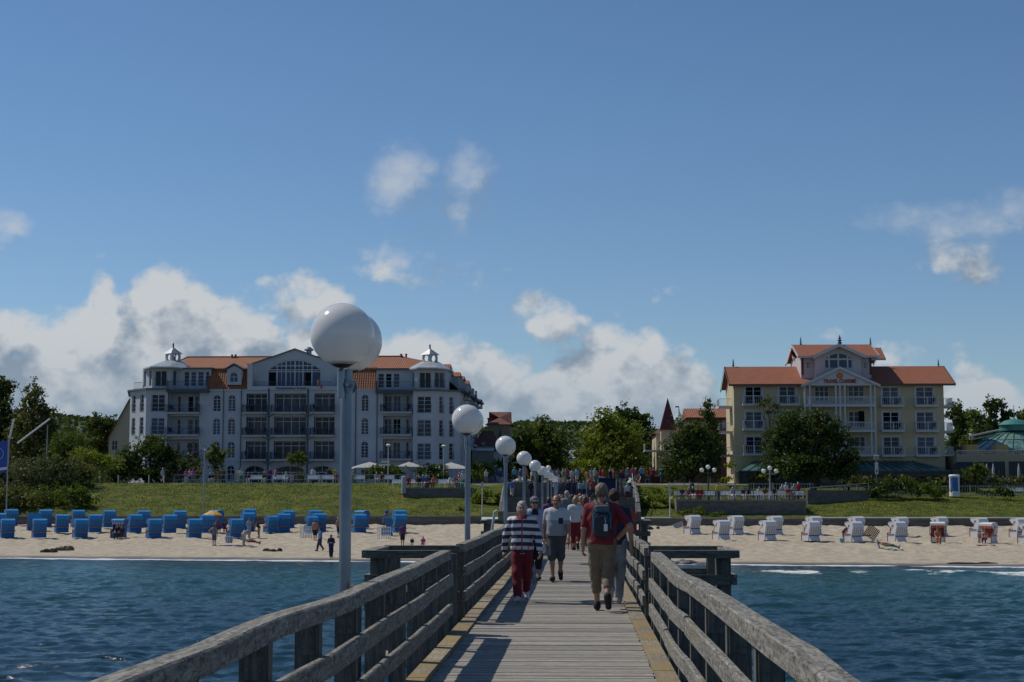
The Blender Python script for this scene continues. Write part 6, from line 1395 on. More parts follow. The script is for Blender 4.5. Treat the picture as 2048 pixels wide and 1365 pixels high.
for (px, py, num, lb) in ((1384,1068.5,'1','leftmost white beach chair numbered 1'),(1442,1080.5,'3','white beach chair numbered 3'),(1470,1069.5,'2','white beach chair numbered 2 behind number 3'),(1534,1081.5,'4','white beach chair numbered 4'),(1548,1070.5,'5','white beach chair numbered 5 behind number 4'),(1621,1083,'6','white beach chair numbered 6'),(1626,1071.5,'7','white beach chair numbered 7 behind number 6'),(1706,1084.5,'8','white beach chair numbered 8 left of the brown lattice'),(1711,1072,'9','white beach chair numbered 9 behind number 8'),(1793,1084.5,'10','white beach chair numbered 10'),(1798,1073,'11','white beach chair numbered 11 behind number 10'),(1877,1072.5,'12','white beach chair numbered 12 behind the striped occupied one'),(1957,1074.5,'14','white beach chair numbered 14'),(2036,1076,'13','white beach chair numbered 13 near the right edge'),(2054,1088,'16','white beach chair numbered 16 cut by the right edge')):
    korb(KW, px, py, .58+random.uniform(-.04,.04), lb, gw, num, sc=1.03)
korb(KW, 1876, 1086, 2.95, 'occupied white beach chair facing the sea with red striped cushions', gw, None, 1.03); korb(KW, 1976, 1087.5, 2.35, 'occupied white beach chair turned left with red and white striped hood', gw, '15', 1.03)
# lattice gates
def lattice(name, label, px, py, w_, h_, m, rz, rx, nx=7, nz=3, ry=0):
    p = onground(px, py, 100, 159.4); t = thing(name, p, label, 'lattice gate', None, rz); b = MB()
    M4 = Matrix.Rotation(ry, 4, 'Y') @ Matrix.Rotation(rx, 4, 'X'); b.xf = lambda q_: M4 @ Vector(q_)+Vector((0,0,.32*abs(sin(ry))*1.2))
    for i in range(nx+1): x = -w_/2+w_*i/nx; b.box(x-.03, x+.03, -.012, .012, 0, h_)
    b.build('upright_slats', m, t); b = MB(); b.xf = lambda q_: M4 @ Vector(q_)+Vector((0,0,.32*abs(sin(ry))*1.2))
    for i in range(nz+1): z = h_*i/nz; b.box(-w_/2-.03, w_/2+.03, .013, .035, max(z-.03,0), z+.03)
    b.build('cross_slats', m, t); return t
lattice('lattice_gate', 'white slatted lattice gate beside the bending woman in dark swimsuit', 612, 1077, .95, 1.0, M['white'], .1, -.15, 4, 8); lattice('lattice_gate', 'white lattice gate beside the shirtless man', 541, 1077.5, 1.0, .95, M['white'], -.05, -.15, 8, 2).location = onground(541+0, 1062, 100, 159)
lattice('lattice_gate', 'white and blue lattice gate before the sideways blue chair', 768, 1078, 1.1, 1.0, M['white'], .05, -.2, 7, 3); lattice('lattice_gate', 'brown lattice gate tilted on its corner between white chairs', 1737, 1081, 1.0, 1.0, mat('brown_slats', (.09,.03,.015), .7), .1, -.1, 7, 7, ry=.62)
parasol(425, 1030, onground(425,1066).y, 19, 1021, 'yellow-orange beach parasol among the blue chairs', mat('yellow_parasol_cloth', (.62,.33,.06), .7), z0=onground(425,1066).z, square=False, nm='beach_parasol')
# seaweed heaps, blanket, bag, bucket, towel
def lump(name, label, cat, px, py, sx, sy, sz, m, seed):
    p = onground(px, py, 95, 159); t = thing(name, p, label, cat); r = np.random.default_rng(seed); b = MB()
    for i in range(9): a, d = r.uniform(0, 6.28), r.uniform(0, .8); b.sphere((d*sx*cos(a), d*sy*sin(a), sz*.1), 1, 10, 6, (sx*r.uniform(.18,.4), sy*r.uniform(.2,.5), sz*r.uniform(.4,1)))
    b.build('heap', m, t, True)
mweed = mat('dark_seaweed', (.02,.02,.02), .9, (.07,.055,.035), 5, bump=.8); lump('seaweed_heap','dark seaweed heap near the waterline, far left','seaweed',107,1105,1.1,.4,.28,mweed,1); lump('seaweed_heap','brownish seaweed mound right of the dark heap, left beach','seaweed',131,1101,1.0,.4,.4,mat('brown_seaweed', (.10,.08,.05), .9, (.16,.13,.09), 5),2)
lump('seaweed_heap','dark seaweed heap on the sand below the lying person','seaweed',541,1103,.9,.35,.25,mweed,3); lump('seaweed_heap','thin dark seaweed streak near the waterline, right beach','seaweed',1950,1128,2.0,.2,.12,mweed,4)
lump('stones','dark wet stones seen through the right railing bay','stones',1385,1131,2.6,.8,.35,mat('dark_stones', (.03,.03,.035), .6, (.16,.16,.17), 3),5); lump('seaweed_heap','dark heap on the sand below the wall right of the stairs','seaweed',1302,1060,1.0,.4,.35,mweed,6)
def flatcloth(name, label, px, py, sx, sy, m, rz=0):
    p = onground(px, py, 95, 159); t = thing(name, p, label, name.replace('_', ' '), None, rz); b = MB(); nx = 10
    vs = [(-sx/2+sx*i/nx, -sy/2+sy*j/4, .06+.03*sin(i*1.7+j)) for j in range(5) for i in range(nx+1)]; n0 = len(vs); vs += [(x,y,z-.03) for x, y, z in vs]
    fs = [(j*11+i, j*11+i+1, j*11+i+12, j*11+i+11) for j in range(4) for i in range(nx)]; b.add(vs, fs+[tuple(n0+k for k in reversed(f)) for f in fs]); b.build('cloth', m, t, True)
flatcloth('blanket', 'purple blanket on the sand under the blue and white bag', 465, 1092.5, 2.0, 1.1, mat('purple_cloth', (.10,.05,.30), .9)); flatcloth('beach_towel', 'turquoise towel under the sunbather on the right beach', 1790, 1101, 1.3, .8, mat('turquoise_cloth', (.15,.42,.42), .9)); flatcloth('beach_towel', 'red towel before the chair with red striped hood', 1972, 1092, 1.4, .7, mat('red_cloth', (.35,.05,.04), .9)); flatcloth('beach_towel','pale clothes spread on the sand beside the striped occupied chair',258,1077.5,1.0,.5,mat('pale_cloth',(.30,.27,.27),.9))
p = onground(458, 1089, 95, 159); t = thing('beach_bag', p, 'blue and white striped beach bag standing on the purple blanket', 'bag'); b = MB(); b.lathe([(.27,.1),(.33,.35),(.36,.62),(.33,.62)], (0,0,0), 16, True); b.build('bag_body', ms_bw, t, True); b = MB(); b.tube([(-.25,0,.6),(-.2,0,.85),(.05,0,.9),(.25,0,.6)], .025, 6); b.build('handle', mins, t)
p = onground(1683.5, 1085, 95, 159); t = thing('bucket', p, 'small turquoise bucket beside the child at white chair 8', 'bucket'); b = MB(); b.lathe([(.14,.02),(.19,.30),(.17,.30),(.12,.05)], (0,0,0), 14, True); b.build('bucket_body', mat('turquoise_plastic', (.03,.35,.45), .4), t, True); b = MB(); b.tube([(-.18,0,.28),(-.1,0,.42),(.1,0,.42),(.18,0,.28)], .012, 5); b.build('handle', M['white'], t)
p = onground(1757, 1098, 95, 159); t = thing('folding_backrest', p, 'small striped folding beach backrest by the sunbather', 'folding chair'); b = MB(); b.cb(0,0,.35,.5,.05,.72,rz=1.2,rx=-.25); b.build('back_cloth', stripes('lilac_stripes', ((.40,.36,.5),(.55,.53,.56)), 8), t); b = MB(); b.cb(.2,.05,.06,.55,.5,.04,rz=.2); b.build('seat_cloth', mat('pale_lilac_cloth', (.4,.36,.42), .9), t)
t = thing('fallen_sign', onground(1357, 1056, 95, 156), 'small grey board leaning on sand left of chair 1', 'board'); b = MB(); b.cb(0,0,.25,.95,.06,.5,ry=-.35); b.build('board', M['steel_dull'], t); b = MB(); b.cb(.35,-.05,.3,.05,.05,.6); b.build('stake', M['off_white'], t)

# ================================================================ chairs on the hotel balconies
def make_bchair():
    t = thing('balcony_chair', (0,0,0), 'x', 'chair'); m = mat('dark_garden_chair', (.02,.025,.03), .7)
    b = MB(); b.box(-.24,.24,-.22,.22,.42,.46); b.build('seat', m, t); b = MB(); b.cb(0,.24,.72,.48,.035,.55,rx=-.15); b.build('backrest', m, t)
    for x in (-.22,.22): b = MB(); b.tube([(x,-.2,0),(x,-.2,.64),(x,.22,.64)], .018, 5); b.tube([(x,.2,0),(x,.2,.44)], .018, 5); b.build('arm_leg', m, t)
    return t
bc = make_bchair(); n_ = 0
def bchair(x, y, z, rz, lb, grp):
    global n_
    o = bc if n_ == 0 else dup(bc, (0,0,0)); n_ += 1; o.location = (x, y, z); o.rotation_euler = (0,0,rz); o['label'] = lb; o['group'] = grp
fW = Face((334,YL),(833,YL)); rr = random.Random(3)
for cn, a, c in (('leftmost',345,392),('left centre',497,528),('middle centre',556,604),('right centre',632,664),('rightmost',772,816)):
    for rn, ps in (('top',826),('middle',872),('lowest',920)):
        for sd, px in (('left',a),('right',c)):
            p = fW.xf((fW.u(px), -.62 if 'centre' in cn else -.45, 0)); bchair(p.x, p.y, fW.z(ps-2), rr.uniform(-1,1)+(1.2 if sd == 'left' else -1.2), '%s dark chair on the %s %s balcony of the white hotel' % (sd, rn, cn), 'dark chairs on the white hotel balconies')
fY = Face((1468.5,YR_),(1889,YR_))
for cn, a, c, rws in (('first',1495,1518,(811.5,860.5,910)),('second',1566,1588,(811.5,)),('third',1773,1795,(814.5,864,913)),('fourth',1842,1864,(814.5,864,913))):
    for rn, ps in zip(('top','middle','lowest'), rws):
        for sd, px in (('left',a),('right',c)):
            p = fY.xf((fY.u(px), -.5, 0)); bchair(p.x, p.y, fY.z(ps-1.5), rr.uniform(-.6,.6)+(1.2 if sd == 'left' else -1.2), '%s dark chair on the %s balcony, %s column, yellow hotel' % (sd, rn, cn), 'dark chairs on the yellow hotel balconies')
# ================================================================ people: smooth solid fields turned into one continuous skin
def smin(a, b, k):
    h = np.maximum(k-np.abs(a-b), 0)/k; return np.minimum(a, b)-h*h*k*.25
class Fld:
    def __init__(s, lo, hi, h):
        s.h = h; s.lo = np.array(lo, float)-2*h; s.n = np.ceil((np.array(hi)-s.lo+2*h)/h).astype(int)+1; s.a = np.full(s.n, 9.0, np.float32)
    def sub(s, lo, hi, m):
        i0 = np.maximum(((np.array(lo)-m-s.lo)/s.h).astype(int), 0); i1 = np.minimum(((np.array(hi)+m-s.lo)/s.h).astype(int)+2, s.n)
        sl = tuple(slice(a, max(b, a+1)) for a, b in zip(i0, i1)); ax_ = [s.lo[j]+s.h*np.arange(sl[j].start, sl[j].stop) for j in range(3)]
        return sl, np.meshgrid(*ax_, indexing='ij')
    def cap(s, p, q_, r0, r1=None, k=.03, sy=1.0):
        p, q_ = np.array(p, float), np.array(q_, float); r1 = r0 if r1 is None else r1; R_ = max(r0, r1)*max(1, sy)
        sl, (X, Y, Z) = s.sub(np.minimum(p, q_)-R_, np.maximum(p, q_)+R_, k+2*s.h); d = q_-p; dd = max(1e-9, float(d@d))
        t = np.clip(((X-p[0])*d[0]+(Y-p[1])*d[1]+(Z-p[2])*d[2])/dd, 0, 1)
        D = np.sqrt((X-p[0]-t*d[0])**2+((Y-p[1]-t*d[1])/sy)**2+(Z-p[2]-t*d[2])**2)-(r0+t*(r1-r0)); s.a[sl] = smin(s.a[sl], D.astype(np.float32), k)
    def ell(s, c, r, k=.03, cut=False):
        c, r = np.array(c, float), np.array(r, float); sl, (X, Y, Z) = s.sub(c-r, c+r, k+2*s.h)
        q_ = np.sqrt(((X-c[0])/r[0])**2+((Y-c[1])/r[1])**2+((Z-c[2])/r[2])**2); D = ((q_-1)*min(r)).astype(np.float32)
        s.a[sl] = -smin(-s.a[sl], D, k) if cut else smin(s.a[sl], D, k)
    def plane(s, p, n, k=.008):       # keep the side the normal points away from
        X, Y, Z = np.meshgrid(*[s.lo[j]+s.h*np.arange(s.n[j]) for j in range(3)], indexing='ij'); n = np.array(n, float); n /= np.linalg.norm(n)
        D = ((X-p[0])*n[0]+(Y-p[1])*n[1]+(Z-p[2])*n[2]).astype(np.float32); s.a = -smin(-s.a, -D, k)
    def wrinkle(s, amp, sc, seed):
        X, Y, Z = np.meshgrid(*[s.lo[j]+s.h*np.arange(s.n[j]) for j in range(3)], indexing='ij'); r = np.random.default_rng(seed)
        for i in range(4):
            k = r.normal(0, 1, 3)*sc; s.a += (amp/2*np.sin(k[0]*X+k[1]*Y+k[2]*Z+r.uniform(0, 6))).astype(np.float32)
    def mesh(s):
        a = s.a; ins = a < 0; c = [ins[i:i+ins.shape[0]-1 if i == 0 else None][:, j:j+ins.shape[1]-1 if j == 0 else None][:, :, k:k+ins.shape[2]-1 if k == 0 else None] for i in (0,1) for j in (0,1) for k in (0,1)]
        anyi = c[0] | c[1] | c[2] | c[3] | c[4] | c[5] | c[6] | c[7]; alli = c[0] & c[1] & c[2] & c[3] & c[4] & c[5] & c[6] & c[7]
        idx = np.argwhere(anyi & ~alli); vid = np.full(anyi.shape, -1, np.int32); vid[tuple(idx.T)] = np.arange(len(idx))
        off = np.array([(i,j,k) for i in (0,1) for j in (0,1) for k in (0,1)]); val = np.stack([a[tuple((idx+o).T)] for o in off], 1)
        sm = np.zeros((len(idx), 3)); cn = np.zeros(len(idx))
        for e0 in range(8):
            for e1 in range(e0+1, 8):
                if np.abs(off[e0]-off[e1]).sum() != 1: continue
                v0, v1 = val[:, e0], val[:, e1]; m = (v0 < 0) != (v1 < 0); t = np.where(m, v0/np.where(m, v0-v1, 1), 0)
                sm += np.where(m[:, None], off[e0]+t[:, None]*(off[e1]-off[e0]), 0); cn += m
        V = s.lo+s.h*(idx+sm/cn[:, None]); Fs = []
        for ax_ in range(3):
            o1, o2 = (ax_+1) % 3, (ax_+2) % 3; sl0 = [slice(None)]*3; sl1 = [slice(None)]*3; sl0[ax_] = slice(0, -1); sl1[ax_] = slice(1, None)
            m = ins[tuple(sl0)] != ins[tuple(sl1)]; e = np.argwhere(m); e = e[(e[:, o1] > 0) & (e[:, o2] > 0) & (e[:, o1] < ins.shape[o1]-1) & (e[:, o2] < ins.shape[o2]-1)]
            d1 = np.zeros(3, int); d1[o1] = 1; d2 = np.zeros(3, int); d2[o2] = 1
            q_ = np.stack([vid[tuple((e-d1-d2).T)], vid[tuple((e-d2).T)], vid[tuple(e.T)], vid[tuple((e-d1).T)]], 1); fl_ = ins[tuple(e.T)]; q_[~fl_] = q_[~fl_][:, ::-1]; Fs.append(q_)
        Fq = np.concatenate(Fs); return V, Fq[(Fq >= 0).all(1)]
def V3(*a): return np.array(a, float)
def pose(H=1.75, stride=.0, arm=.25, sit=False, bend=0.0, fem=False, bulk=1.0, hands='down', lean=0.0):
    """joint positions; the figure faces -Y, its left hand is at +X"""
    s = H/1.75; J = {}
    if sit:
        J['pel'] = V3(0,.12,.53); J['che'] = V3(0,.16,1.0-.1); J['nek'] = V3(0,.10,1.10); J['hed'] = V3(0,.05,1.24)
        for n, x in (('R',-1),('L',1)):
            J['hip'+n] = V3(x*.09,.1,.52); J['kne'+n] = V3(x*.13,-.34,.52); J['ank'+n] = V3(x*.12,-.36,.09); J['sho'+n] = V3(x*.18,.13,1.03); J['elb'+n] = V3(x*.25,.04,.78); J['wri'+n] = V3(x*.12,-.18,.62)
    else:
        J['pel'] = V3(0,0,.95); J['che'] = V3(0,lean,1.28); J['nek'] = V3(0,lean,1.47); J['hed'] = V3(0,lean-.02,1.615)
        for n, x, f in (('R',-1,1),('L',1,-1)):
            st = stride*f; J['hip'+n] = V3(x*.09,0,.92); J['ank'+n] = V3(x*.068,-st*.42,.09+(.24 if st < -.2 else 0)*abs(stride)); J['kne'+n] = V3(x*.085,-st*.16-.04-(.08*abs(stride) if st < 0 else 0),.50); J['pit'+n] = V3(1.9*abs(stride) if st < -.2 else (-.35*abs(stride) if st > .2 else 0),0,0)
            a = -arm*f; J['sho'+n] = V3(x*.185,lean,1.40); J['elb'+n] = V3(x*.245,lean+.03-a*.35,1.13); J['wri'+n] = V3(x*.26,lean-.05-a*.75,.89)
        if hands == 'hip': J['elbL'] = V3(.38,.16,1.16); J['wriL'] = V3(.22,.02,1.0)
        if hands == 'hipR': J['elbR'] = V3(-.38,.16,1.16); J['wriR'] = V3(-.22,.02,1.0)
        if hands == 'front': 
            for n, x in (('R',-1),('L',1)): J['elb'+n] = V3(x*.24,.0,1.14); J['wri'+n] = V3(x*.10,-.24,1.12)
        if bend:
            for n in ('che','nek','hed','shoR','shoL','elbR','elbL','wriR','wriL'):
                v = J[n]-J['pel']; ca, sa = cos(bend), sin(bend); J[n] = J['pel']+V3(v[0], v[1]*ca-v[2]*sa, v[1]*sa+v[2]*ca)
            for n, x in (('R',-1),('L',1)): J['elb'+n] = J['sho'+n]+V3(0,-.05,-.28); J['wri'+n] = J['elb'+n]+V3(0,-.05,-.24)
    for k in J:
        if not k.startswith('pit'): J[k] = J[k]*s
    J['s'] = s; J['fem'] = fem; J['bulk'] = bulk; return J
def torso(f, J, e=0.0, z=True):
    s, b = J['s'], J['bulk']; up = (J['che']-J['pel']); up = up/np.linalg.norm(up)
    f.cap(J['pel']+V3(-.075,0,0)*s, J['pel']+V3(.075,0,0)*s, .105*s*b+e, k=.05); f.cap(J['pel'], J['pel']+up*.16*s, .115*s*b+e, .12*s*b+e, k=.06)
    f.cap(J['pel']+up*.15*s+V3(-.05,-.015*b,0)*s, J['pel']+up*.15*s+V3(.05,-.015*b,0)*s, (.092 if J['fem'] else .108)*s*b+e, k=.07)
    f.cap(J['che']+V3(-.08,0,-.02)*s, J['che']+V3(.08,0,-.02)*s, .105*s*b+e, k=.07); f.cap((J['shoR']+J['che'])/2*V3(1,1,1)+V3(0,0,.03)*s, (J['shoL']+J['che'])/2+V3(0,0,.03)*s, .085*s+e, k=.06)
    f.cap(J['shoR']*.75+J['shoL']*.25, J['shoL']*.75+J['shoR']*.25, .065*s+e, k=.05)
def arm_(f, J, n, e=0.0, t=1.0):
    s = J['s']; a, b_, c = J['sho'+n], J['elb'+n], J['wri'+n]; f.cap(a, a+(b_-a)*min(1, t*2), .055*s+e, .043*s+e, k=.035)
    if t > .5: f.cap(b_, b_+(c-b_)*min(1, t*2-1), .042*s+e, .030*s+e, k=.03)
def leg_(f, J, n, e=0.0, t=1.0, loose=0.0):
    s, b = J['s'], J['bulk']; a, b_, c = J['hip'+n], J['kne'+n], J['ank'+n]; f.cap(a, a+(b_-a)*min(1, t*2), .088*s*b+e, (.058*s+e+loose)*(1 if t >= .5 else 1.15), k=.04)
    if t > .5: f.cap(b_, b_+(c-b_)*min(1, t*2-1), .056*s+e+loose, .036*s+e+loose*1.2, k=.03)
    if t > .5 and not loose: f.cap(b_+(c-b_)*.2+V3(0,.02,0)*s, b_+(c-b_)*.45+V3(0,.02,0)*s, .045*s+e, .038*s+e, k=.04)
def bbox(J, m=.2):
    P = np.array([v for k, v in J.items() if k not in ('s','fem','bulk','pitL','pitR')]); return P.min(0)-V3(.22,.28,.12), P.max(0)+V3(.22,.26,.22)
def hand(f, J, n, fine):
    s = J['s']; w_, e_ = J['wri'+n], J['elb'+n]; d = (w_-e_)/np.linalg.norm(w_-e_); x = 1 if n == 'L' else -1
    side = V3(0,-1,0) if abs(d[1]) < .8 else V3(0,0,1); side = side-d*(side@d); side /= np.linalg.norm(side); inn = np.cross(d, side)*1.0; inn = inn*(-x if inn[0] > 0 else x) if abs(inn[0]) > .05 else inn
    f.cap(w_, w_+d*.05*s, .027*s, .026*s, k=.02); pc = w_+d*.07*s
    f.cap(pc-side*.018*s, pc+side*.02*s, .021*s, k=.02); f.cap(pc-side*.022*s+d*.015*s, pc+side*.024*s+d*.015*s, .019*s, k=.015)
    if not fine: f.cap(pc+d*.03*s, pc+d*.08*s+inn*.02*s, .022*s, .015*s, k=.02); return
    for i, (o_, L_) in enumerate(((.032,.066),(.011,.076),(-.010,.070),(-.030,.055))):
        k0 = pc+side*o_*s+d*.028*s; k1 = k0+d*L_*.5*s+inn*.006*s; k2 = k1+d*L_*.32*s+inn*L_*.34*s; k3 = k2+d*L_*.12*s+inn*L_*.30*s
        f.cap(k0, k1, .0095*s, .009*s, k=.006); f.cap(k1, k2, .009*s, .0083*s, k=.006); f.cap(k2, k3, .0083*s, .0075*s, k=.005)
    t0 = pc+side*.024*s-d*.025*s; t1 = t0+side*.028*s+d*.02*s+inn*.012*s; t2 = t1+side*.006*s+d*.034*s+inn*.012*s; f.cap(t0, t1, .013*s, .011*s, k=.012); f.cap(t1, t2, .010*s, .008*s, k=.006)
def head(f, J, fine):
    s = J['s']; c = J['hed']; n_ = J['nek']; f.cap(n_-V3(0,0,.06)*s, c-V3(0,-.01,.05)*s, .056*s, .05*s, k=.03)
    f.ell(c+V3(0,.012,.028)*s, V3(.078,.098,.098)*s, k=.02); f.ell(c+V3(0,-.022,-.045)*s, V3(.058,.068,.075)*s, k=.04)
    f.cap(c+V3(0,-.07,-.095)*s, c+V3(0,-.06,-.09)*s, .024*s, k=.03)
    if fine:
        f.cap(c+V3(0,-.088,.01)*s, c+V3(0,-.108,-.028)*s, .009*s, .014*s, k=.012); f.cap(c+V3(-.035,-.08,.026)*s, c+V3(.035,-.08,.026)*s, .012*s, k=.015)
        for x in (-1, 1): f.ell(c+V3(x*.078,.01,-.01)*s, V3(.012,.022,.032)*s, k=.01); f.ell(c+V3(x*.030,-.096,.005)*s, V3(.016,.012,.010)*s, k=.01, cut=True); f.cap(c+V3(x*.04,-.065,-.03)*s, c+V3(x*.038,-.07,-.045)*s, .02*s, k=.02)
        f.cap(c+V3(-.02,-.088,-.062)*s, c+V3(.02,-.088,-.062)*s, .010*s, k=.008)
def ft(J, n, v):
    a = float(J.get('pit'+n, (0,))[0]); v = np.array(v, float); return J['ank'+n]+V3(v[0], v[1]*cos(a)-v[2]*sin(a)*1.0, v[2]*cos(a)+v[1]*sin(a))
def legs_len(kind): return {'long':.96,'capri':.77,'shorts':.47,'knee':.56}[kind]
def figure(J, h=.012, top='short', bot='long', hair='short', fine=True, seed=1, mats=None, parent=None, prefix='', dress=False):
    """returns list of (name, V, F, material) ; clothing are solid shells over the one-piece body"""
    lo, hi = bbox(J); s = J['s']; out = []
    def F_(): return Fld(lo, hi, h)
    f = F_(); torso(f, J); head(f, J, fine)
    for n in 'RL': arm_(f, J, n); leg_(f, J, n); hand(f, J, n, fine)
    for n, x in (('R',-1),('L',1)): f.cap(J['ank'+n], ft(J, n, V3(x*.012,-.11,-.045)*s), .035*s, .026*s, k=.02); f.cap(ft(J, n, V3(0,.02,-.03)*s), ft(J, n, V3(x*.012,-.12,-.055)*s), .03*s, .024*s, k=.02)
    out.append(('body', *f.mesh()))
    if top:
        f = F_(); e = {'loose':.032}.get(top, .022) if top != 'jacket' else .03; torso(f, J, e)
        tl = {'short':.42,'loose':.92,'long':.96,'jacket':.97,'tank':0,'three':.7}[top]
        if tl:
            for n in 'RL':
                arm_(f, J, n, e*.75, tl)
        if tl and tl < .6:
            for n in 'RL': a, b_ = J['sho'+n], J['elb'+n]; d = (b_-a)/np.linalg.norm(b_-a)
        hem = J['pel'][2]-(.16 if top in ('jacket','loose') else .05)*s
        if not dress: 
            if J['che'][1] > -.25: f.plane((0,0,hem), (0,0,-1))
        f.ell(J['nek']+V3(0,-.05,.05)*s, V3(.075,.08,.06)*s, k=.012, cut=True); f.wrinkle(.003, 28, seed); out.append(('jacket' if top == 'jacket' else 'shirt', *f.mesh()))
    if bot:
        f = F_(); e = .016; t = legs_len(bot if bot != 'skirt' else 'knee'); s_ = J['s']
        f.cap(J['pel']+V3(-.075,0,0)*s_, J['pel']+V3(.075,0,0)*s_, .105*s_*J['bulk']+e, k=.05); f.cap(J['pel'], J['pel']+V3(0,0,.06)*s_, .112*s_*J['bulk']+e, k=.05)
        for n in 'RL': leg_(f, J, n, e, t, .014)
        if bot == 'skirt': f.cap((J['hipR']+J['hipL'])/2, (J['kneR']+J['kneL'])/2, .15*s_, .2*s_, k=.05)
        f.plane((0,0,J['pel'][2]+.10*s_), (0,0,1)) if J['che'][1] > -.25 else None
        f.wrinkle(.003, 24, seed+3); out.append(('skirt' if bot == 'skirt' else 'trousers' if bot != 'shorts' else 'shorts', *f.mesh()))
    if hair:
        f = F_(); c = J['hed']; f.ell(c+V3(0,.016,.034)*s, V3(.088,.108,.106)*s, k=.02)
        if hair in ('bob','long'): f.ell(c+V3(0,.03,-.03)*s, V3(.092,.088,.10)*s, k=.03)
        if hair == 'long': f.cap(c+V3(0,.07,-.05)*s, c+V3(0,.09,-.2)*s, .07*s, .05*s, k=.04)
        f.ell(c+V3(0,-.10,-.045)*s, V3(.075,.085,.105)*s, k=.01, cut=True)
        if hair == 'short': f.plane((c+V3(0,0,-.045)*s), (0,-.55,-1))
        if hair == 'bald': f.ell(c+V3(0,-.05,.11)*s, V3(.085,.10,.075)*s, k=.015, cut=True); f.plane((c+V3(0,0,-.045)*s), (0,-.55,-1))
        f.wrinkle(.004, 60, seed+5); out.append(('hair', *f.mesh()))
    f = F_()
    for n, x in (('R',-1),('L',1)): f.cap(ft(J, n, V3(0,.035,-.042)*s), ft(J, n, V3(x*.015,-.14,-.052)*s), .049*s, .043*s, k=.02); f.cap(ft(J, n, V3(0,.02,-.01)*s), ft(J, n, V3(0,-.05,-.03)*s), .05*s, .046*s, k=.02)
    if not J.get('sit'): pass
    m = min(J['ankR'][2], J['ankL'][2])-.085*s; out.append(('shoes', *f.mesh())); return out
_mc = {}
def cm(c, nm='cloth', rough=.85):
    k = (nm,)+tuple(round(x, 3) for x in c)
    if k not in _mc: _mc[k] = mat(nm, c, rough, tuple(x*.8 for x in c), 9, bump=.25)
    return _mc[k]
SKIN = mat('skin', (.42,.24,.17), .55, (.36,.19,.13), 6); SKIN2 = mat('tanned_skin', (.33,.17,.11), .5, (.27,.13,.08), 6)
def place_fig(parts, label, loc, rz, mats, name='person', group=None, extra=None):
    t = thing(name, loc, label, 'person', group, rz)
    for (nm, V, Fc) in parts: np_mesh(nm, V, Fc, mats.get(nm, SKIN), t)
    return t
def pierx(px, Y): return ax(px, Y, 1100)
def groundfix(parts):
    z0 = min(V[:, 2].min() for _, V, _ in parts); return [(n, V-np.array([0,0,z0]), F_) for n, V, F_ in parts], z0
def eyes(t, J, z0, glasses=False):
    s, c = J['s'], J['hed']-V3(0,0,z0)
    if glasses:
        b = MB()
        for x in (-.032, .032): b.sphere(tuple(c+V3(x,-.098,.006)*s), 1, 12, 8, (.026*s,.008*s,.019*s))
        b.tube([tuple(c+V3(-.08,-.02,.012)*s), tuple(c+V3(-.058,-.092,.012)*s), tuple(c+V3(.058,-.092,.012)*s), tuple(c+V3(.08,-.02,.012)*s)], .004, 5); b.build('sunglasses', M['black'], t, True)
    else:
        for x in (-.030, .030): b = MB(); b.sphere(tuple(c+V3(x,-.086,.006)*s), .009*s, 10, 8); b.build('eye', M['dark_grey'], t, True)
    b = MB(); b.tube([tuple(c+V3(-.022,-.094,-.064)*s), tuple(c+V3(0,-.099,-.066)*s), tuple(c+V3(.022,-.094,-.064)*s)], .004*s, 5); b.build('mouth', cm((.25,.07,.06), 'lips'), t, True)
HN = .0095
# 1 striped-jacket woman
J = pose(1.60, .45, .22, fem=True, bulk=.95); J['elbR'] += V3(-.035,0,0); J['elbL'] += V3(.035,0,0); J['wriR'] += V3(-.05,0,0); J['wriL'] += V3(.05,0,0); P_, z0 = groundfix(figure(J, HN, 'jacket', 'long', 'bob', True, 3))
mstr = bpy.data.materials.new('navy_white_striped_jacket'); mstr.use_nodes = True; k = N(mstr.node_tree); bs = k.n['Principled BSDF']; co = k.new('ShaderNodeTexCoord').outputs['Object']; sp = k.new('ShaderNodeSeparateXYZ', {0: co})
fz_ = k.m('GREATER_THAN', k.m('FRACT', k.m('ADD', k.m('MULTIPLY', k.m('ADD', sp.outputs[2], k.m('MULTIPLY', k.m('ABSOLUTE', sp.outputs[0]), .05)), 1/.118), .42)), .52)
c = k.mix(fz_, (.018,.018,.045,1), (.62,.61,.63,1)); zip_ = k.m('LESS_THAN', k.m('ABSOLUTE', k.m('ADD', sp.outputs[0], -.004)), .011); fr_s = k.m('LESS_THAN', sp.outputs[1], -.02)
pk = k.m('MULTIPLY', k.m('LESS_THAN', k.m('ABSOLUTE', k.m('SUBTRACT', k.m('ABSOLUTE', sp.outputs[0]), .105)), .007), k.m('LESS_THAN', k.m('ABSOLUTE', k.m('SUBTRACT', sp.outputs[2], .86)), .06))
c = k.mix(k.m('MULTIPLY', k.m('MAXIMUM', zip_, pk), fr_s), c, (.35,.015,.03,1)); c = k.mix(k.m('MULTIPLY', k.m('GREATER_THAN', sp.outputs[2], 1.318), k.m('LESS_THAN', k.m('ABSOLUTE', sp.outputs[0]), .085)), c, (.35,.015,.03,1)); k.put(bs, 'Base Color', c); bs.inputs['Roughness'].default_value = .6
t = place_fig(P_, 'grey-haired woman in navy and white striped jacket and dark red trousers, walking towards us', (pierx(1044,25.9), 25.9, .005), .0, {'jacket': mstr, 'trousers': cm((.16,.008,.02)), 'hair': mat('grey_hair', (.42,.40,.36), .6, (.25,.24,.22), 40, (1,1,.2)), 'shoes': mat('white_trainers', (.55,.55,.6), .6, (.2,.2,.25), 14), 'body': SKIN}); eyes(t, J, z0)
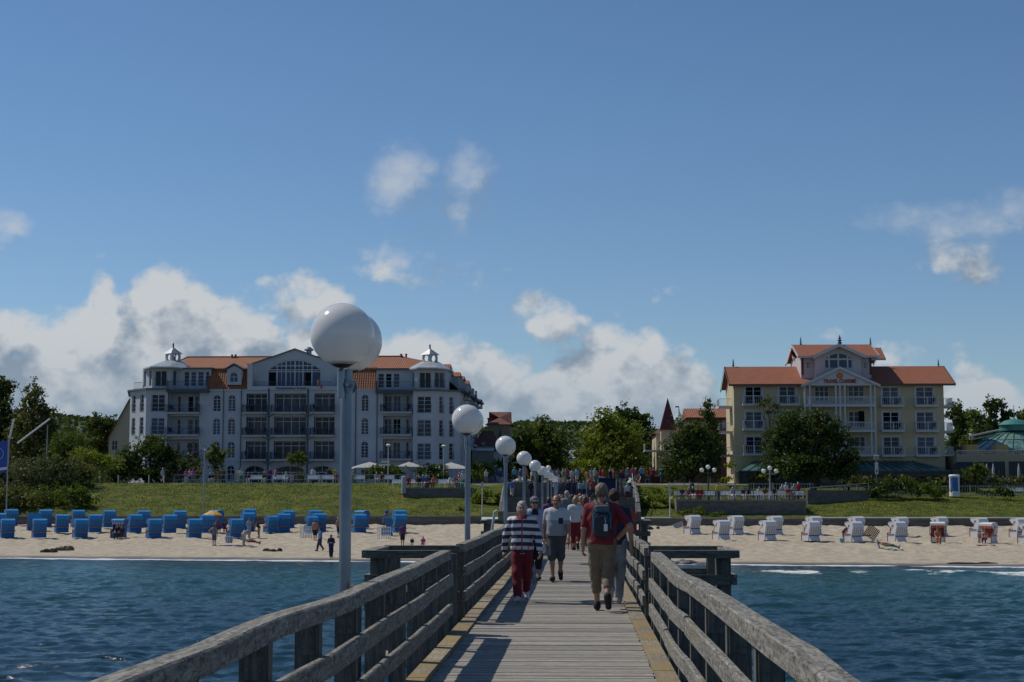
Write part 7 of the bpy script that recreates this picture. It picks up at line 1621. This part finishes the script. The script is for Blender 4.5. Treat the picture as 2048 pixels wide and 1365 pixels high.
# 2 woman with cap
J = pose(1.66, -.3, -.2, fem=True, bulk=.98); P_, z0 = groundfix(figure(J, HN, 'jacket', 'capri', 'bob', True, 5))
t = place_fig(P_, 'woman in light blue hooded jacket, grey cap and sunglasses, half hidden behind striped jacket woman', (pierx(1069,32.6), 32.6, .005), .1, {'jacket': cm((.30,.36,.50)), 'trousers': cm((.012,.014,.028)), 'hair': cm((.05,.03,.02), 'hair'), 'shoes': cm((.05,.05,.07)), 'body': SKIN}); eyes(t, J, z0, True)
c_ = J['hed']-V3(0,0,z0); b = MB(); b.sphere(tuple(c_+V3(0,.012,.065)), 1, 20, 10, (.093,.115,.078)); b.sphere(tuple(c_+V3(0,-.125,.045)), 1, 16, 6, (.07,.075,.012)); b.build('cap', cm((.16,.17,.19), 'grey_cap_cloth'), t, True)
b = MB(); b.prism([(-.075,1.30-z0),(.075,1.30-z0),(.05,1.42-z0),(-.05,1.42-z0)], -.128, -.118); b.build('dark_scarf', cm((.01,.012,.03)), t)
# 3 man in two-tone t-shirt
J = pose(1.70, .4, .28, bulk=1.08); P_, z0 = groundfix(figure(J, HN, 'short', 'knee', 'bald', True, 8))
mt_ = bpy.data.materials.new('two_tone_tshirt'); mt_.use_nodes = True; k = N(mt_.node_tree); bs = k.n['Principled BSDF']; sp = k.new('ShaderNodeSeparateXYZ', {0: k.new('ShaderNodeTexCoord').outputs['Object']})
c = k.mix(k.m('GREATER_THAN', sp.outputs[2], 1.205), (.25,.26,.29,1), (.46,.47,.49,1)); pk = k.m('MULTIPLY', k.m('MULTIPLY', k.m('LESS_THAN', k.m('ABSOLUTE', k.m('SUBTRACT', sp.outputs[0], .095)), .045), k.m('LESS_THAN', k.m('ABSOLUTE', k.m('SUBTRACT', sp.outputs[2], 1.19)), .06)), k.m('LESS_THAN', sp.outputs[1], -.03)); c = k.mix(pk, c, (.012,.012,.02,1)); c = k.mix(k.m('LESS_THAN', sp.outputs[2], .895), c, (.012,.012,.02,1)); k.put(bs, 'Base Color', c); bs.inputs['Roughness'].default_value = .85
t = place_fig(P_, 'balding man in two-tone grey t-shirt with dark pocket and grey knee shorts, walking towards us', (pierx(1113,32.1), 32.1, .005), -.05, {'shirt': mt_, 'trousers': cm((.06,.065,.07)), 'hair': cm((.14,.06,.03), 'hair'), 'shoes': cm((.015,.015,.02)), 'body': SKIN2}); eyes(t, J, z0)
w_ = J['wriR']-V3(0,0,z0); t2 = thing('plastic_bag', (t.location.x+float(w_[0])-.01, t.location.y-.06, float(w_[2])-.1), 'small clear plastic bag hanging from the right hand of the t-shirt man', 'bag')
b = MB(); b.sphere((0,0,-.10), 1, 12, 8, (.055,.05,.11)); b.tube([(0,0,0),(0,.0,.05)], .02, 6); b.build('bag_skin', mat('clear_plastic', (.5,.52,.55), .15, spec=.8, alpha=.55), t2, True)
# 4 man in red polo with backpack, seen from behind
J = pose(1.87, -.50, .10, bulk=1.10, hands='hipR'); P_, z0 = groundfix(figure(J, HN, 'short', 'capri', 'short', True, 11)); 
mbr = cm((.20,.015,.022), 'dark_red_polo'); t = place_fig(P_, 'tall man in dark red polo, khaki three-quarter trousers and backpack, seen from behind', (pierx(1204,23.9), 23.9, .005), pi, {'shirt': mbr, 'trousers': cm((.20,.155,.105)), 'hair': mat('greying_blond_hair', (.22,.17,.11), .6, (.11,.085,.055), 40, (1,1,.2)), 'shoes': cm((.02,.015,.02)), 'body': SKIN})
s = J['s']; t2 = thing('backpack', (t.location.x, t.location.y, 0), 'dark grey backpack with blue piping and white tag worn by the tall man', 'backpack', None, pi); zc = 1.24*s-z0
def rb(name, m, par, c, r, cuts=2.2, h=.012):    # rounded box
    f = Fld(V3(*c)-V3(*r)*1.25, V3(*c)+V3(*r)*1.25, h); X, Y, Z = np.meshgrid(*[f.lo[j]+f.h*np.arange(f.n[j]) for j in range(3)], indexing='ij'); p_ = 2*cuts
    f.a = (((np.abs((X-c[0])/r[0])**p_+np.abs((Y-c[1])/r[1])**p_+np.abs((Z-c[2])/r[2])**p_)**(1/p_)-1)*min(r)).astype(np.float32); return np_mesh(name, *f.mesh(), m, par)
mbk = cm((.022,.026,.035), 'backpack_cloth'); rb('main_pocket', mbk, t2, (0,.215,zc), (.145,.10,.245)); rb('front_pocket', cm((.035,.04,.05), 'backpack_front'), t2, (0,.315,zc-.06), (.115,.045,.165)); rb('top_panel', cm((.10,.11,.12), 'grey_cloth'), t2, (0,.28,zc+.17), (.11,.06,.055))
mbl = cm((.01,.16,.30), 'blue_piping'); b = MB(); b.tube([(-.12,.345,zc-.12),(-.125,.345,zc+.08),(-.08,.34,zc+.15),(0,.342,zc+.165),(.08,.34,zc+.15),(.125,.345,zc+.08),(.12,.345,zc-.12)], .009, 6); b.build('piping', mbl, t2, True); b = MB(); b.tube([(-.08,.365,zc+.05),(0,.368,zc+.075),(.08,.365,zc+.05)], .007, 6); b.build('zip', mbl, t2, True)
b = MB(); b.cb(-.05,.378,zc-.10,.055,.006,.10); b.tube([(-.05,.375,zc-.05),(-.04,.37,zc+.05)], .004, 5); b.build('tag', M['white'], t2)
for x in (-.10,.10): b = MB(); b.tube([(x*.7,.17,zc+.22),(x,.08,zc+.29),(x*1.15,-.04,zc+.27),(x*1.25,-.15,zc+.15),(x*1.25,-.165,zc-.02),(x*1.3,.02,zc-.2),(x*.9,.16,zc-.22)], .024, 6); b.build('strap', cm((.12,.13,.14), 'strap_cloth'), t2, True)
w_ = J['wriL']-V3(0,0,z0); b = MB(); n = 12; b.tube([(float(w_[0])+.034*cos(2*pi*i/n), float(w_[1])+.034*sin(2*pi*i/n), float(w_[2])+.02) for i in range(n+1)], .011, 6); b.build('wristwatch', M['black'], t, True)
# 5 companion in front of him
J = pose(1.79, .5, .2, bulk=1.0); P_, z0 = groundfix(figure(J, HN*1.1, 'short', 'long', 'short', False, 13))
place_fig(P_, 'person in dark top and pale blue jeans walking just ahead of the backpack man', (pierx(1229,25.4), 25.4, .005), pi, {'shirt': cm((.02,.02,.04)), 'trousers': cm((.25,.29,.33)), 'hair': cm((.05,.03,.02), 'hair'), 'shoes': cm((.35,.35,.33)), 'body': SKIN})
t2 = thing('shoulder_bag', (pierx(1183,24.6), 24.6, .78), 'dark bag hanging beside the left side of the tall man', 'bag'); b = MB(); b.prism([(-.05,-.14),(.07,-.12),(.09,.12),(.02,.2),(-.04,.12)], -.12, .1); b.build('bag_body', cm((.02,.025,.05)), t2); b = MB(); b.tube([(0,0,.18),(.04,0,.5),(.10,0,.68)], .012, 5); b.build('strap', M['black'], t2)

# ---------------------------------------------------------------- crowd prototypes
HC = .020
def proto(J, **kw):
    P_, z0 = groundfix(figure(J, HC, fine=False, **kw)); t = bpy.data.objects.new('person', None); COL.objects.link(t)
    for nm, V, Fc in P_:
        np_mesh(nm, V, Fc, [SKIN], t)
    return t
PR = {'walk': proto(pose(1.74,.5,.3), top='short', bot='long', hair='short'), 'walkf': proto(pose(1.66,-.45,-.25,fem=True,bulk=.95), top='short', bot='capri', hair='bob'), 'stand': proto(pose(1.76,.08,.0,bulk=1.05), top='jacket', bot='long', hair='short'),
      'standf': proto(pose(1.66,.08,.0,fem=True,bulk=.98,hands='front'), top='loose', bot='long', hair='long'), 'shorts': proto(pose(1.78,.12,.05,bulk=1.05), top='short', bot='shorts', hair='short'), 'hip': proto(pose(1.70,.1,0,fem=True,hands='hip'), top='tank', bot='shorts', hair='bob'),
      'sit': proto(pose(1.72,sit=True), top='short', bot='long', hair='short'), 'sitf': proto(pose(1.64,sit=True,fem=True,bulk=.97), top='long', bot='capri', hair='bob'), 'bend': proto(pose(1.70,.2,bend=1.15), top='loose', bot='long', hair='short'), 'bendf': proto(pose(1.66,.1,bend=.75,fem=True,bulk=.95), top='tank', bot='shorts', hair='bob')}
CLR = {'white':(.55,.55,.56),'pink':(.42,.09,.20),'red':(.30,.025,.03),'dark red':(.16,.012,.022),'navy':(.015,.022,.07),'blue':(.04,.13,.38),'light blue':(.30,.42,.55),'grey':(.16,.17,.18),'black':(.012,.012,.014),'beige':(.40,.33,.23),'green':(.04,.20,.10),'turquoise':(.08,.36,.40),'orange':(.50,.13,.04),'yellow':(.55,.45,.05),'purple':(.10,.03,.12),'brown':(.10,.055,.03),'pale':(.42,.40,.36),'skin':None,'jeans':(.06,.09,.16)}
HAIRC = {'grey':(.30,.29,.27),'blond':(.30,.22,.10),'brown':(.06,.035,.02),'black':(.012,.01,.01),'white':(.50,.49,.46),'red':(.30,.03,.02),'red-brown':(.13,.035,.02)}
pool = {}; LBL = []
def person(kind, x, y, z, rz, top, bot, hr, desc, H=1.0, group=None, shoes='black', hat=None):
    key = kind
    if kind not in pool: o = PR[kind]; pool[kind] = 1
    else: o = copy_tree(PR[kind])
    o.location = (x, y, z); o.rotation_euler = (0,0,rz); o.scale = (H,)*3
    for ch in o.children:
        nm = ch.name.split('.')[0]; m = SKIN if random.random() < .6 else SKIN2
        if nm in ('shirt','jacket'): m = cm(CLR[top]) if CLR[top] else SKIN2
        elif nm in ('trousers','shorts','skirt'): m = cm(CLR[bot]) if CLR[bot] else SKIN2
        elif nm == 'hair': m = cm(HAIRC[hr], 'hair', .6)
        elif nm == 'shoes': m = cm(CLR[shoes]) if CLR[shoes] else SKIN2
        if not ch.data.materials: ch.data.materials.append(m)
        ch.material_slots[0].link = 'OBJECT'; ch.material_slots[0].material = m
    o['category'] = 'person'; 
    if group: o['group'] = group
    LBL.append((o, desc)); return o
def P3(px, Y, py): p = at(px, py, Y); return p.x
ptop = {'walk':'top','walkf':'top','stand':'jacket','standf':'loose top','shorts':'shirt','hip':'top','sit':'top','sitf':'top','bend':'top','bendf':'swimsuit'}; pbot = {'walk':'trousers','walkf':'cropped trousers','stand':'trousers','standf':'trousers','shorts':'shorts','hip':'shorts','sit':'trousers','sitf':'cropped trousers','bend':'trousers','bendf':'bottoms'}
TOPS = ['white','white','grey','red','navy','blue','light blue','grey','black','beige','turquoise','dark red','pale','navy','black','brown','pale','pink','orange','purple','black','light blue']; BOTS = ['navy','black','jeans','beige','white','grey','jeans','brown']; HRS = ['grey','brown','blond','white','black','brown','red-brown']
rc = random.Random(42)
def auto(kind, px, Y, z, rz, where, top=None, bot=None, hr=None, H=None, group=None, py=970, verb=None):
    top = top or rc.choice(TOPS); bot = bot or rc.choice(BOTS); hr = hr or rc.choice(HRS); H = H or rc.uniform(.95, 1.05)
    tw = ('bare-chested' if top == 'skin' else top+' '+ptop[kind]); return person(kind, ax(px, Y, py), Y, z, rz, top, bot, hr, 'person in %s and %s %s %s' % (tw, bot if bot != 'jeans' else 'denim', pbot[kind], where) if top != 'skin' else 'bare-chested person in %s %s %s' % (bot, pbot[kind], where), H, group)
gp = 'people walking on the pier'
auto('walkf', 1151, 50, .005, pi, 'and bag strap on pier', 'white', 'dark red', 'blond', 1.0, gp, 1040)
auto('stand', 1134, 60, .005, pi, 'from behind on the pier', 'grey', 'black', 'grey', 1.06, gp, 1040); auto('standf', 1170, 54, .005, pi, 'and red-brown hair on pier', 'black', 'navy', 'red-brown', 1.0, gp, 1040)
auto('walkf', 1098, 58, .005, pi, 'at the left rail beside the t-shirt man', 'purple', 'black', 'brown', .98, gp, 1040); auto('walk', 1145, 72, .005, pi, 'on the far pier', 'navy', 'black', 'black', 1.0, gp); auto('walk', 1160, 70, .005, 0, 'on the far pier', 'brown', 'grey', 'red', 1.02, gp)
for i, (px, Y) in enumerate(((1124,66),(1162,63),(1181,66),(1140,80),(1156,78),(1120,84),(1131,92),(1143,98),(1155,88),(1166,95),(1174,104),(1126,110),(1139,118),(1150,125),(1162,116),(1170,130),(1134,138),(1146,146),(1158,150),(1128,154))): auto(rc.choice(['walk','walkf','stand','standf']), px, Y, .005, rc.choice([0, pi]), 'on the far pier', group=gp, py=1000)
gs = 'people on the stairs and landing'
def stz(Y): return 1.5 if 164.2 < Y < 168.6 else (0.15*(int((Y-160.6)/.36)+1) if Y < 164.2 and Y > 160.6 else (1.5+.155*(int((Y-168.6)/.38)+1) if Y < 172.4 and Y >= 168.6 else (0.0 if Y < 160.7 else 3.05)))
for px, Y, kd, tp, bt, hr in ((1024,164.4,'walk','blue','pale','brown'),(1062,166.5,'stand','black','navy','black'),(1069,167,'walkf','white','black','blond'),(1255,163.2,'walkf','light blue','black','grey'),(1251,166,'walk','green','navy','brown'),(1136,166,'stand','navy','black','grey'),(1141,167.2,'stand','black','jeans','white'),(1148,166,'walk','navy','navy','brown'),(1160,167,'walk','light blue','jeans','brown'),(1168,168,'walkf','turquoise','navy','blond'),(1176,166.5,'walk','grey','jeans','grey'),(1181,169.5,'stand','orange','black','red'),(1185,165,'walkf','red','navy','brown'),(1190,172,'walk','pale','grey','white'),(1112,167,'standf','light blue','white','brown'),(1118,170,'walk','white','grey','grey'),(1241,171,'stand','navy','grey','brown'),(1247,173.5,'walkf','red','black','black'),(1266,174,'walk','pink','navy','brown'),(1272,175,'walkf','red','beige','grey'),(1283,175,'walk','turquoise','navy','brown'),(1288,176,'stand','orange','brown','brown'),(1221,171.5,'standf','black','black','brown'),(1105,170.5,'walk','light blue','light blue','grey')):
    auto(kd, px, Y, stz(Y), rc.choice([0,pi,pi,.8]), 'on the stairs', tp, bt, hr, group=gs)
gc = 'people crowding the promenade at the stair top'
for i in range(44):
    px = rc.uniform(945, 1330); Y = rc.uniform(179, 196)
    auto(rc.choice(['walk','walkf','stand','standf','stand','shorts']), px, Y, 3.05, rc.uniform(0, 6.28), 'at the stair top', group=gc)
gl = 'people along the left promenade railing'
auto('walk', 325, 180, 3.05, 1.4, 'left of the railing', 'light blue', 'beige', 'white', 1.0, gl); 
for px, Y, kd, tp, bt, hr, rz in ((361,181,'stand','black','black','black',.3),(372,181.5,'standf','pink','white','brown',.5),(379,182,'walkf','white','navy','grey',.2),(386,181.4,'standf','pink','grey','brown',0),(420,180.8,'sitf','navy','white','white',.2),(426,180.8,'sit','black','beige','grey',-.2),(447,183,'walk','brown','black','brown',1.2),(477,181.5,'walk','beige','beige','brown',1.3),(482,181,'walkf','white','green','blond',.4),(496,180.8,'sit','black','white','blond',.1),(528,180.8,'sit','black','white','white',-.1),(539,182,'stand','purple','navy','grey',0),(551,181.5,'walk','pink','black','brown',-1.3),(572,180.8,'sitf','white','white','white',.1),(584,180.8,'sit','pale','grey','brown',.2),(626,183,'stand','white','navy','black',0),(658,182,'stand','navy','navy','brown',0),(672,180.8,'sit','red','black','brown',0),(706,180.8,'sit','beige','green','blond',.1),(753,180.8,'sit','pale','white','pale' if 0 else 'white',.2),(764,180.8,'sitf','red','navy','white',0)):
    auto(kd, px, Y, 3.05 if 'sit' not in kd else 3.0, rz, 'sitting by the left railing' if 'sit' in kd else 'by the left railing', tp, bt, hr, group=gl)
gt = 'people resting on the left terrace'
for px, tp, bt, hr in ((817,'red','brown','brown'),(834,'brown','pale','grey'),(838,'black','grey','blond'),(846,'blue','white','white'),(853,'blue','beige','white'),(858,'navy','brown','black'),(867,'orange','brown','brown'),(901,'white','beige','brown'),(908,'grey','pale','grey'),(917,'red','grey','pale' if 0 else 'white'),(922,'pale','turquoise','white'),(935,'white','beige','white')):
    auto(rc.choice(['sit','sitf']), px, 170+rc.uniform(0,.8), TLZ-.02, rc.uniform(-.5,.5), 'sitting on the left terrace', tp, bt, hr, group=gt, py=960)
for px, tp in ((919,'red'),(925,'white')): auto('stand', px, 173.5, TLZ, 0, 'standing on the left terrace', tp, 'black', 'white', group=gt, py=960)
gr = 'people resting on the right terrace'
for px, kd, tp, bt, hr, Y in ((1364,'sit','navy','grey','brown',163.4),(1378,'sitf','pink','pale','blond',163.6),(1386,'sit','black','white','white',163.3),(1396,'sit','red','red','brown',163.4),(1402,'sitf','red','pink','red-brown',163.6),(1437,'stand','yellow','jeans','brown',163.2),(1466,'sit','pale','white','white',163.4),(1487,'sit','navy','pale','brown',163.4),(1496,'sitf','black','beige','brown',164),(1518,'sit','white','navy','grey',168.3),(1530,'sit','brown','pale','brown',163.4),(1548,'sit','black','grey','black',164),(1564,'walkf','pale','white','white',165.5),(1572,'stand','white','beige','white',166),(1576,'sit','red','beige','brown',163.6),(1584,'sitf','red','white','grey',164),(1588,'standf','turquoise','beige','white',166),(1596,'walk','red','navy','white',165)):
    auto(kd, px, Y, TRZ+(-.02 if 'sit' in kd else 0), rc.uniform(-.4,.4), ('sitting' if 'sit' in kd else 'standing')+' on the right terrace', tp, bt, hr, group=gr)
auto('walk', 1697, 177.2, 1.7, 1.4, 'behind the ramp rail', 'yellow', 'black', 'black', 1.0); auto('walk', 1688, 177.6, 1.7, 1.4, 'behind the ramp rail', 'black', 'black', 'brown', 1.0)
def beach(kind, px, py, rz, top, bot, hr, desc, H=1.0, **kw):
    p = onground(px, py, 95, 159.2); return person(kind, p.x, p.y, p.z, rz, top, bot, hr, desc, H, **kw)
gb_ = 'people on the beach'
beach('hip', 428, 1092, pi-.2, 'grey', 'jeans', 'brown', 'woman in grey top and denim shorts standing on sand below the yellow parasol', 1.02, group=gb_, shoes='skin')
beach('standf', 498, 1076, .9, 'light blue', 'light blue', 'red', 'person all in pale blue with red cap between blue chairs', 1.02, group=gb_); beach('bend', 487, 1092, .8, 'pale', 'pale', 'grey', 'person in pale clothes bending down beside the purple blanket', 1.0, group=gb_)
beach('bendf', 518, 1076, -1.2, 'black', 'skin', 'brown', 'woman in black swimsuit bending towards the pale blue person', 1.0, group=gb_, shoes='skin'); beach('shorts', 630, 1082, pi, 'skin', 'black', 'brown', 'bare-chested man in black shorts by the white lattice gate', 1.0, group=gb_, shoes='skin')
beach('walk', 640, 1103, -1.0, 'blue', 'navy', 'black', 'person in blue top walking near the waterline', 1.02, group=gb_); beach('standf', 662, 1116, .3, 'navy', 'navy', 'black', 'woman in dark patterned dress standing at the waterline', 1.0, group=gb_, shoes='skin')
beach('shorts', 676, 1076, 1.2, 'skin', 'navy', 'grey', 'bare-chested man in navy shorts half hidden by the tallest lamp pole', 1.0, group=gb_); beach('shorts', 805, 1092, pi, 'purple', 'black', 'black', 'person in purple top and black shorts left of sitting children', 1.0, group=gb_, shoes='skin')
beach('sitf', 846, 1096, 0, 'pink', 'pink', 'brown', 'small child in bright pink sitting on the sand above left bay', .68, group=gb_); beach('sit', 824, 1096, 0, 'black', 'white', 'white', 'small child in black with white hat sitting on the sand', .6, group=gb_)
beach('shorts', 972, 1064, pi, 'brown', 'orange', 'blond', 'small child in orange shorts walking on the sand left of the pier', .62, group=gb_, shoes='skin'); beach('bendf', 1687, 1083.5, .9, 'navy', 'skin', 'brown', 'child in navy swimsuit leaning beside white chair 8', .85, group=gb_, shoes='skin')
beach('sit', 1876, 1089, 0, 'skin', 'orange', 'brown', 'bare-chested person sitting in the striped chair facing the sea', .95, group=gb_, shoes='skin'); beach('sitf', 1970, 1090, -.5, 'skin', 'dark red', 'brown', 'bare-chested person sitting in the chair with the red striped hood', .95, group=gb_, shoes='skin')
beach('sit', 234, 1079, 0, 'black', 'black', 'brown', 'left dark-dressed person sitting in the blue and white striped chair', .95, group=gb_); beach('sitf', 243, 1079, 0, 'navy', 'black', 'black', 'right dark-dressed person sitting in the blue and white striped chair', .92, group=gb_)
beach('sitf', 437, 1066, .4, 'pink', 'purple', 'brown', 'person in pink sitting in the shade beside the yellow parasol', .8, group=gb_); beach('sit', 449, 1066, .4, 'purple', 'purple', 'black', 'person in purple sitting right of the yellow parasol', .8, group=gb_)
def lying(px, py, rz, top, bot, hr, desc):
    o = beach('shorts', px, py, 0, top, bot, hr, desc, .95, group=gb_, shoes='skin'); o.rotation_euler = (-1.35, 0, rz); o.location.z += .16; return o
lying(521, 1091, 1.57, 'white', 'red', 'brown', 'person in white lying on the sand right of the purple blanket'); lying(1800, 1100, 1.45, 'skin', 'green', 'brown', 'sunbather in dark green shorts lying on the turquoise towel')
per = auto('sitf', 636, 199.5, az(770.5,199.5)-.35, 1.2, 'on the hotel gable terrace', 'skin', 'pink', 'brown', .95)
# people sitting on the sea wall
beach('sit', 773, 1030, 0, 'blue', 'navy', 'black', 'person in blue sitting on the sea wall above the sideways blue chair', .85).location = (ax(773,160.2,1028), 160.25, -.72)
# dog on the pier
t = thing('dog', (pierx(1143.5,50.5), 50.5, .005), 'small tan dog standing beside the woman in white top on the pier', 'dog', None, .3)
f = Fld((-.2,-.55,0), (.2,.5,.62), .014)
f.cap((0,-.18,.32),(0,.16,.34),.095,.08,k=.05); f.cap((0,-.16,.30),(0,-.02,.28),.10,.09,k=.05); f.cap((0,-.2,.36),(0,-.30,.46),.055,.05,k=.04); f.ell((0,-.33,.50),(.055,.065,.055),k=.03); f.cap((0,-.36,.48),(0,-.45,.465),.034,.022,k=.02); f.cap((0,.18,.36),(0,.30,.48),.02,.012,k=.02)
for x in (-.06,.06):
    f.cap((x,-.17,.26),(x,-.17,.15),.035,.024,k=.02); f.cap((x,-.17,.15),(x,-.18,.03),.022,.02,k=.01); f.cap((x,-.18,.025),(x,-.21,.02),.024,.02,k=.01)
    f.cap((x,.15,.27),(x,.10,.19),.05,.032,k=.02); f.cap((x,.10,.19),(x,.19,.12),.028,.02,k=.01); f.cap((x,.19,.12),(x,.17,.03),.018,.018,k=.01); f.cap((x,.17,.025),(x,.14,.02),.024,.02,k=.01); f.cap((x*.75,-.32,.54),(x*.95,-.32,.59),.018,.008,k=.01)
np_mesh('body', *f.mesh(), mat('tan_fur', (.26,.15,.07), .9, (.36,.25,.15), 8, bump=.5), t); b = MB(); b.tube([(0,-.26+.062*cos(a)*.5,.41+.062*sin(a)) if 0 else (.06*cos(a),-.245,.40+.06*sin(a)) for a in np.linspace(0,6.283,13)], .008, 5); b.build('collar', M['black'], t, True)
b = MB(); b.sphere((0,-.468,.47), .012, 8, 6); b.build('nose', M['black'], t, True)
# unique wording: number look-alikes from left to right
grp = {}
for o, d in LBL: grp.setdefault(d, []).append(o)
def pxof(o):
    v = Vector(o.location)-Vector((0,0,EYE)); return CX+F*(v.dot(RT))/(v.dot(FW))
for d, os_ in grp.items():
    os_.sort(key=pxof)
    for i, o in enumerate(os_): o['label'] = d if len(os_) == 1 else d+', '+ORD[i]+' from left'
for kd, o in PR.items():
    if kd not in pool: bpy.data.objects.remove(o)

for o in COL.objects:
    if o.get('label') and not 4 <= len(o['label'].split()) <= 16: print('LONG', o.name, o['label'])
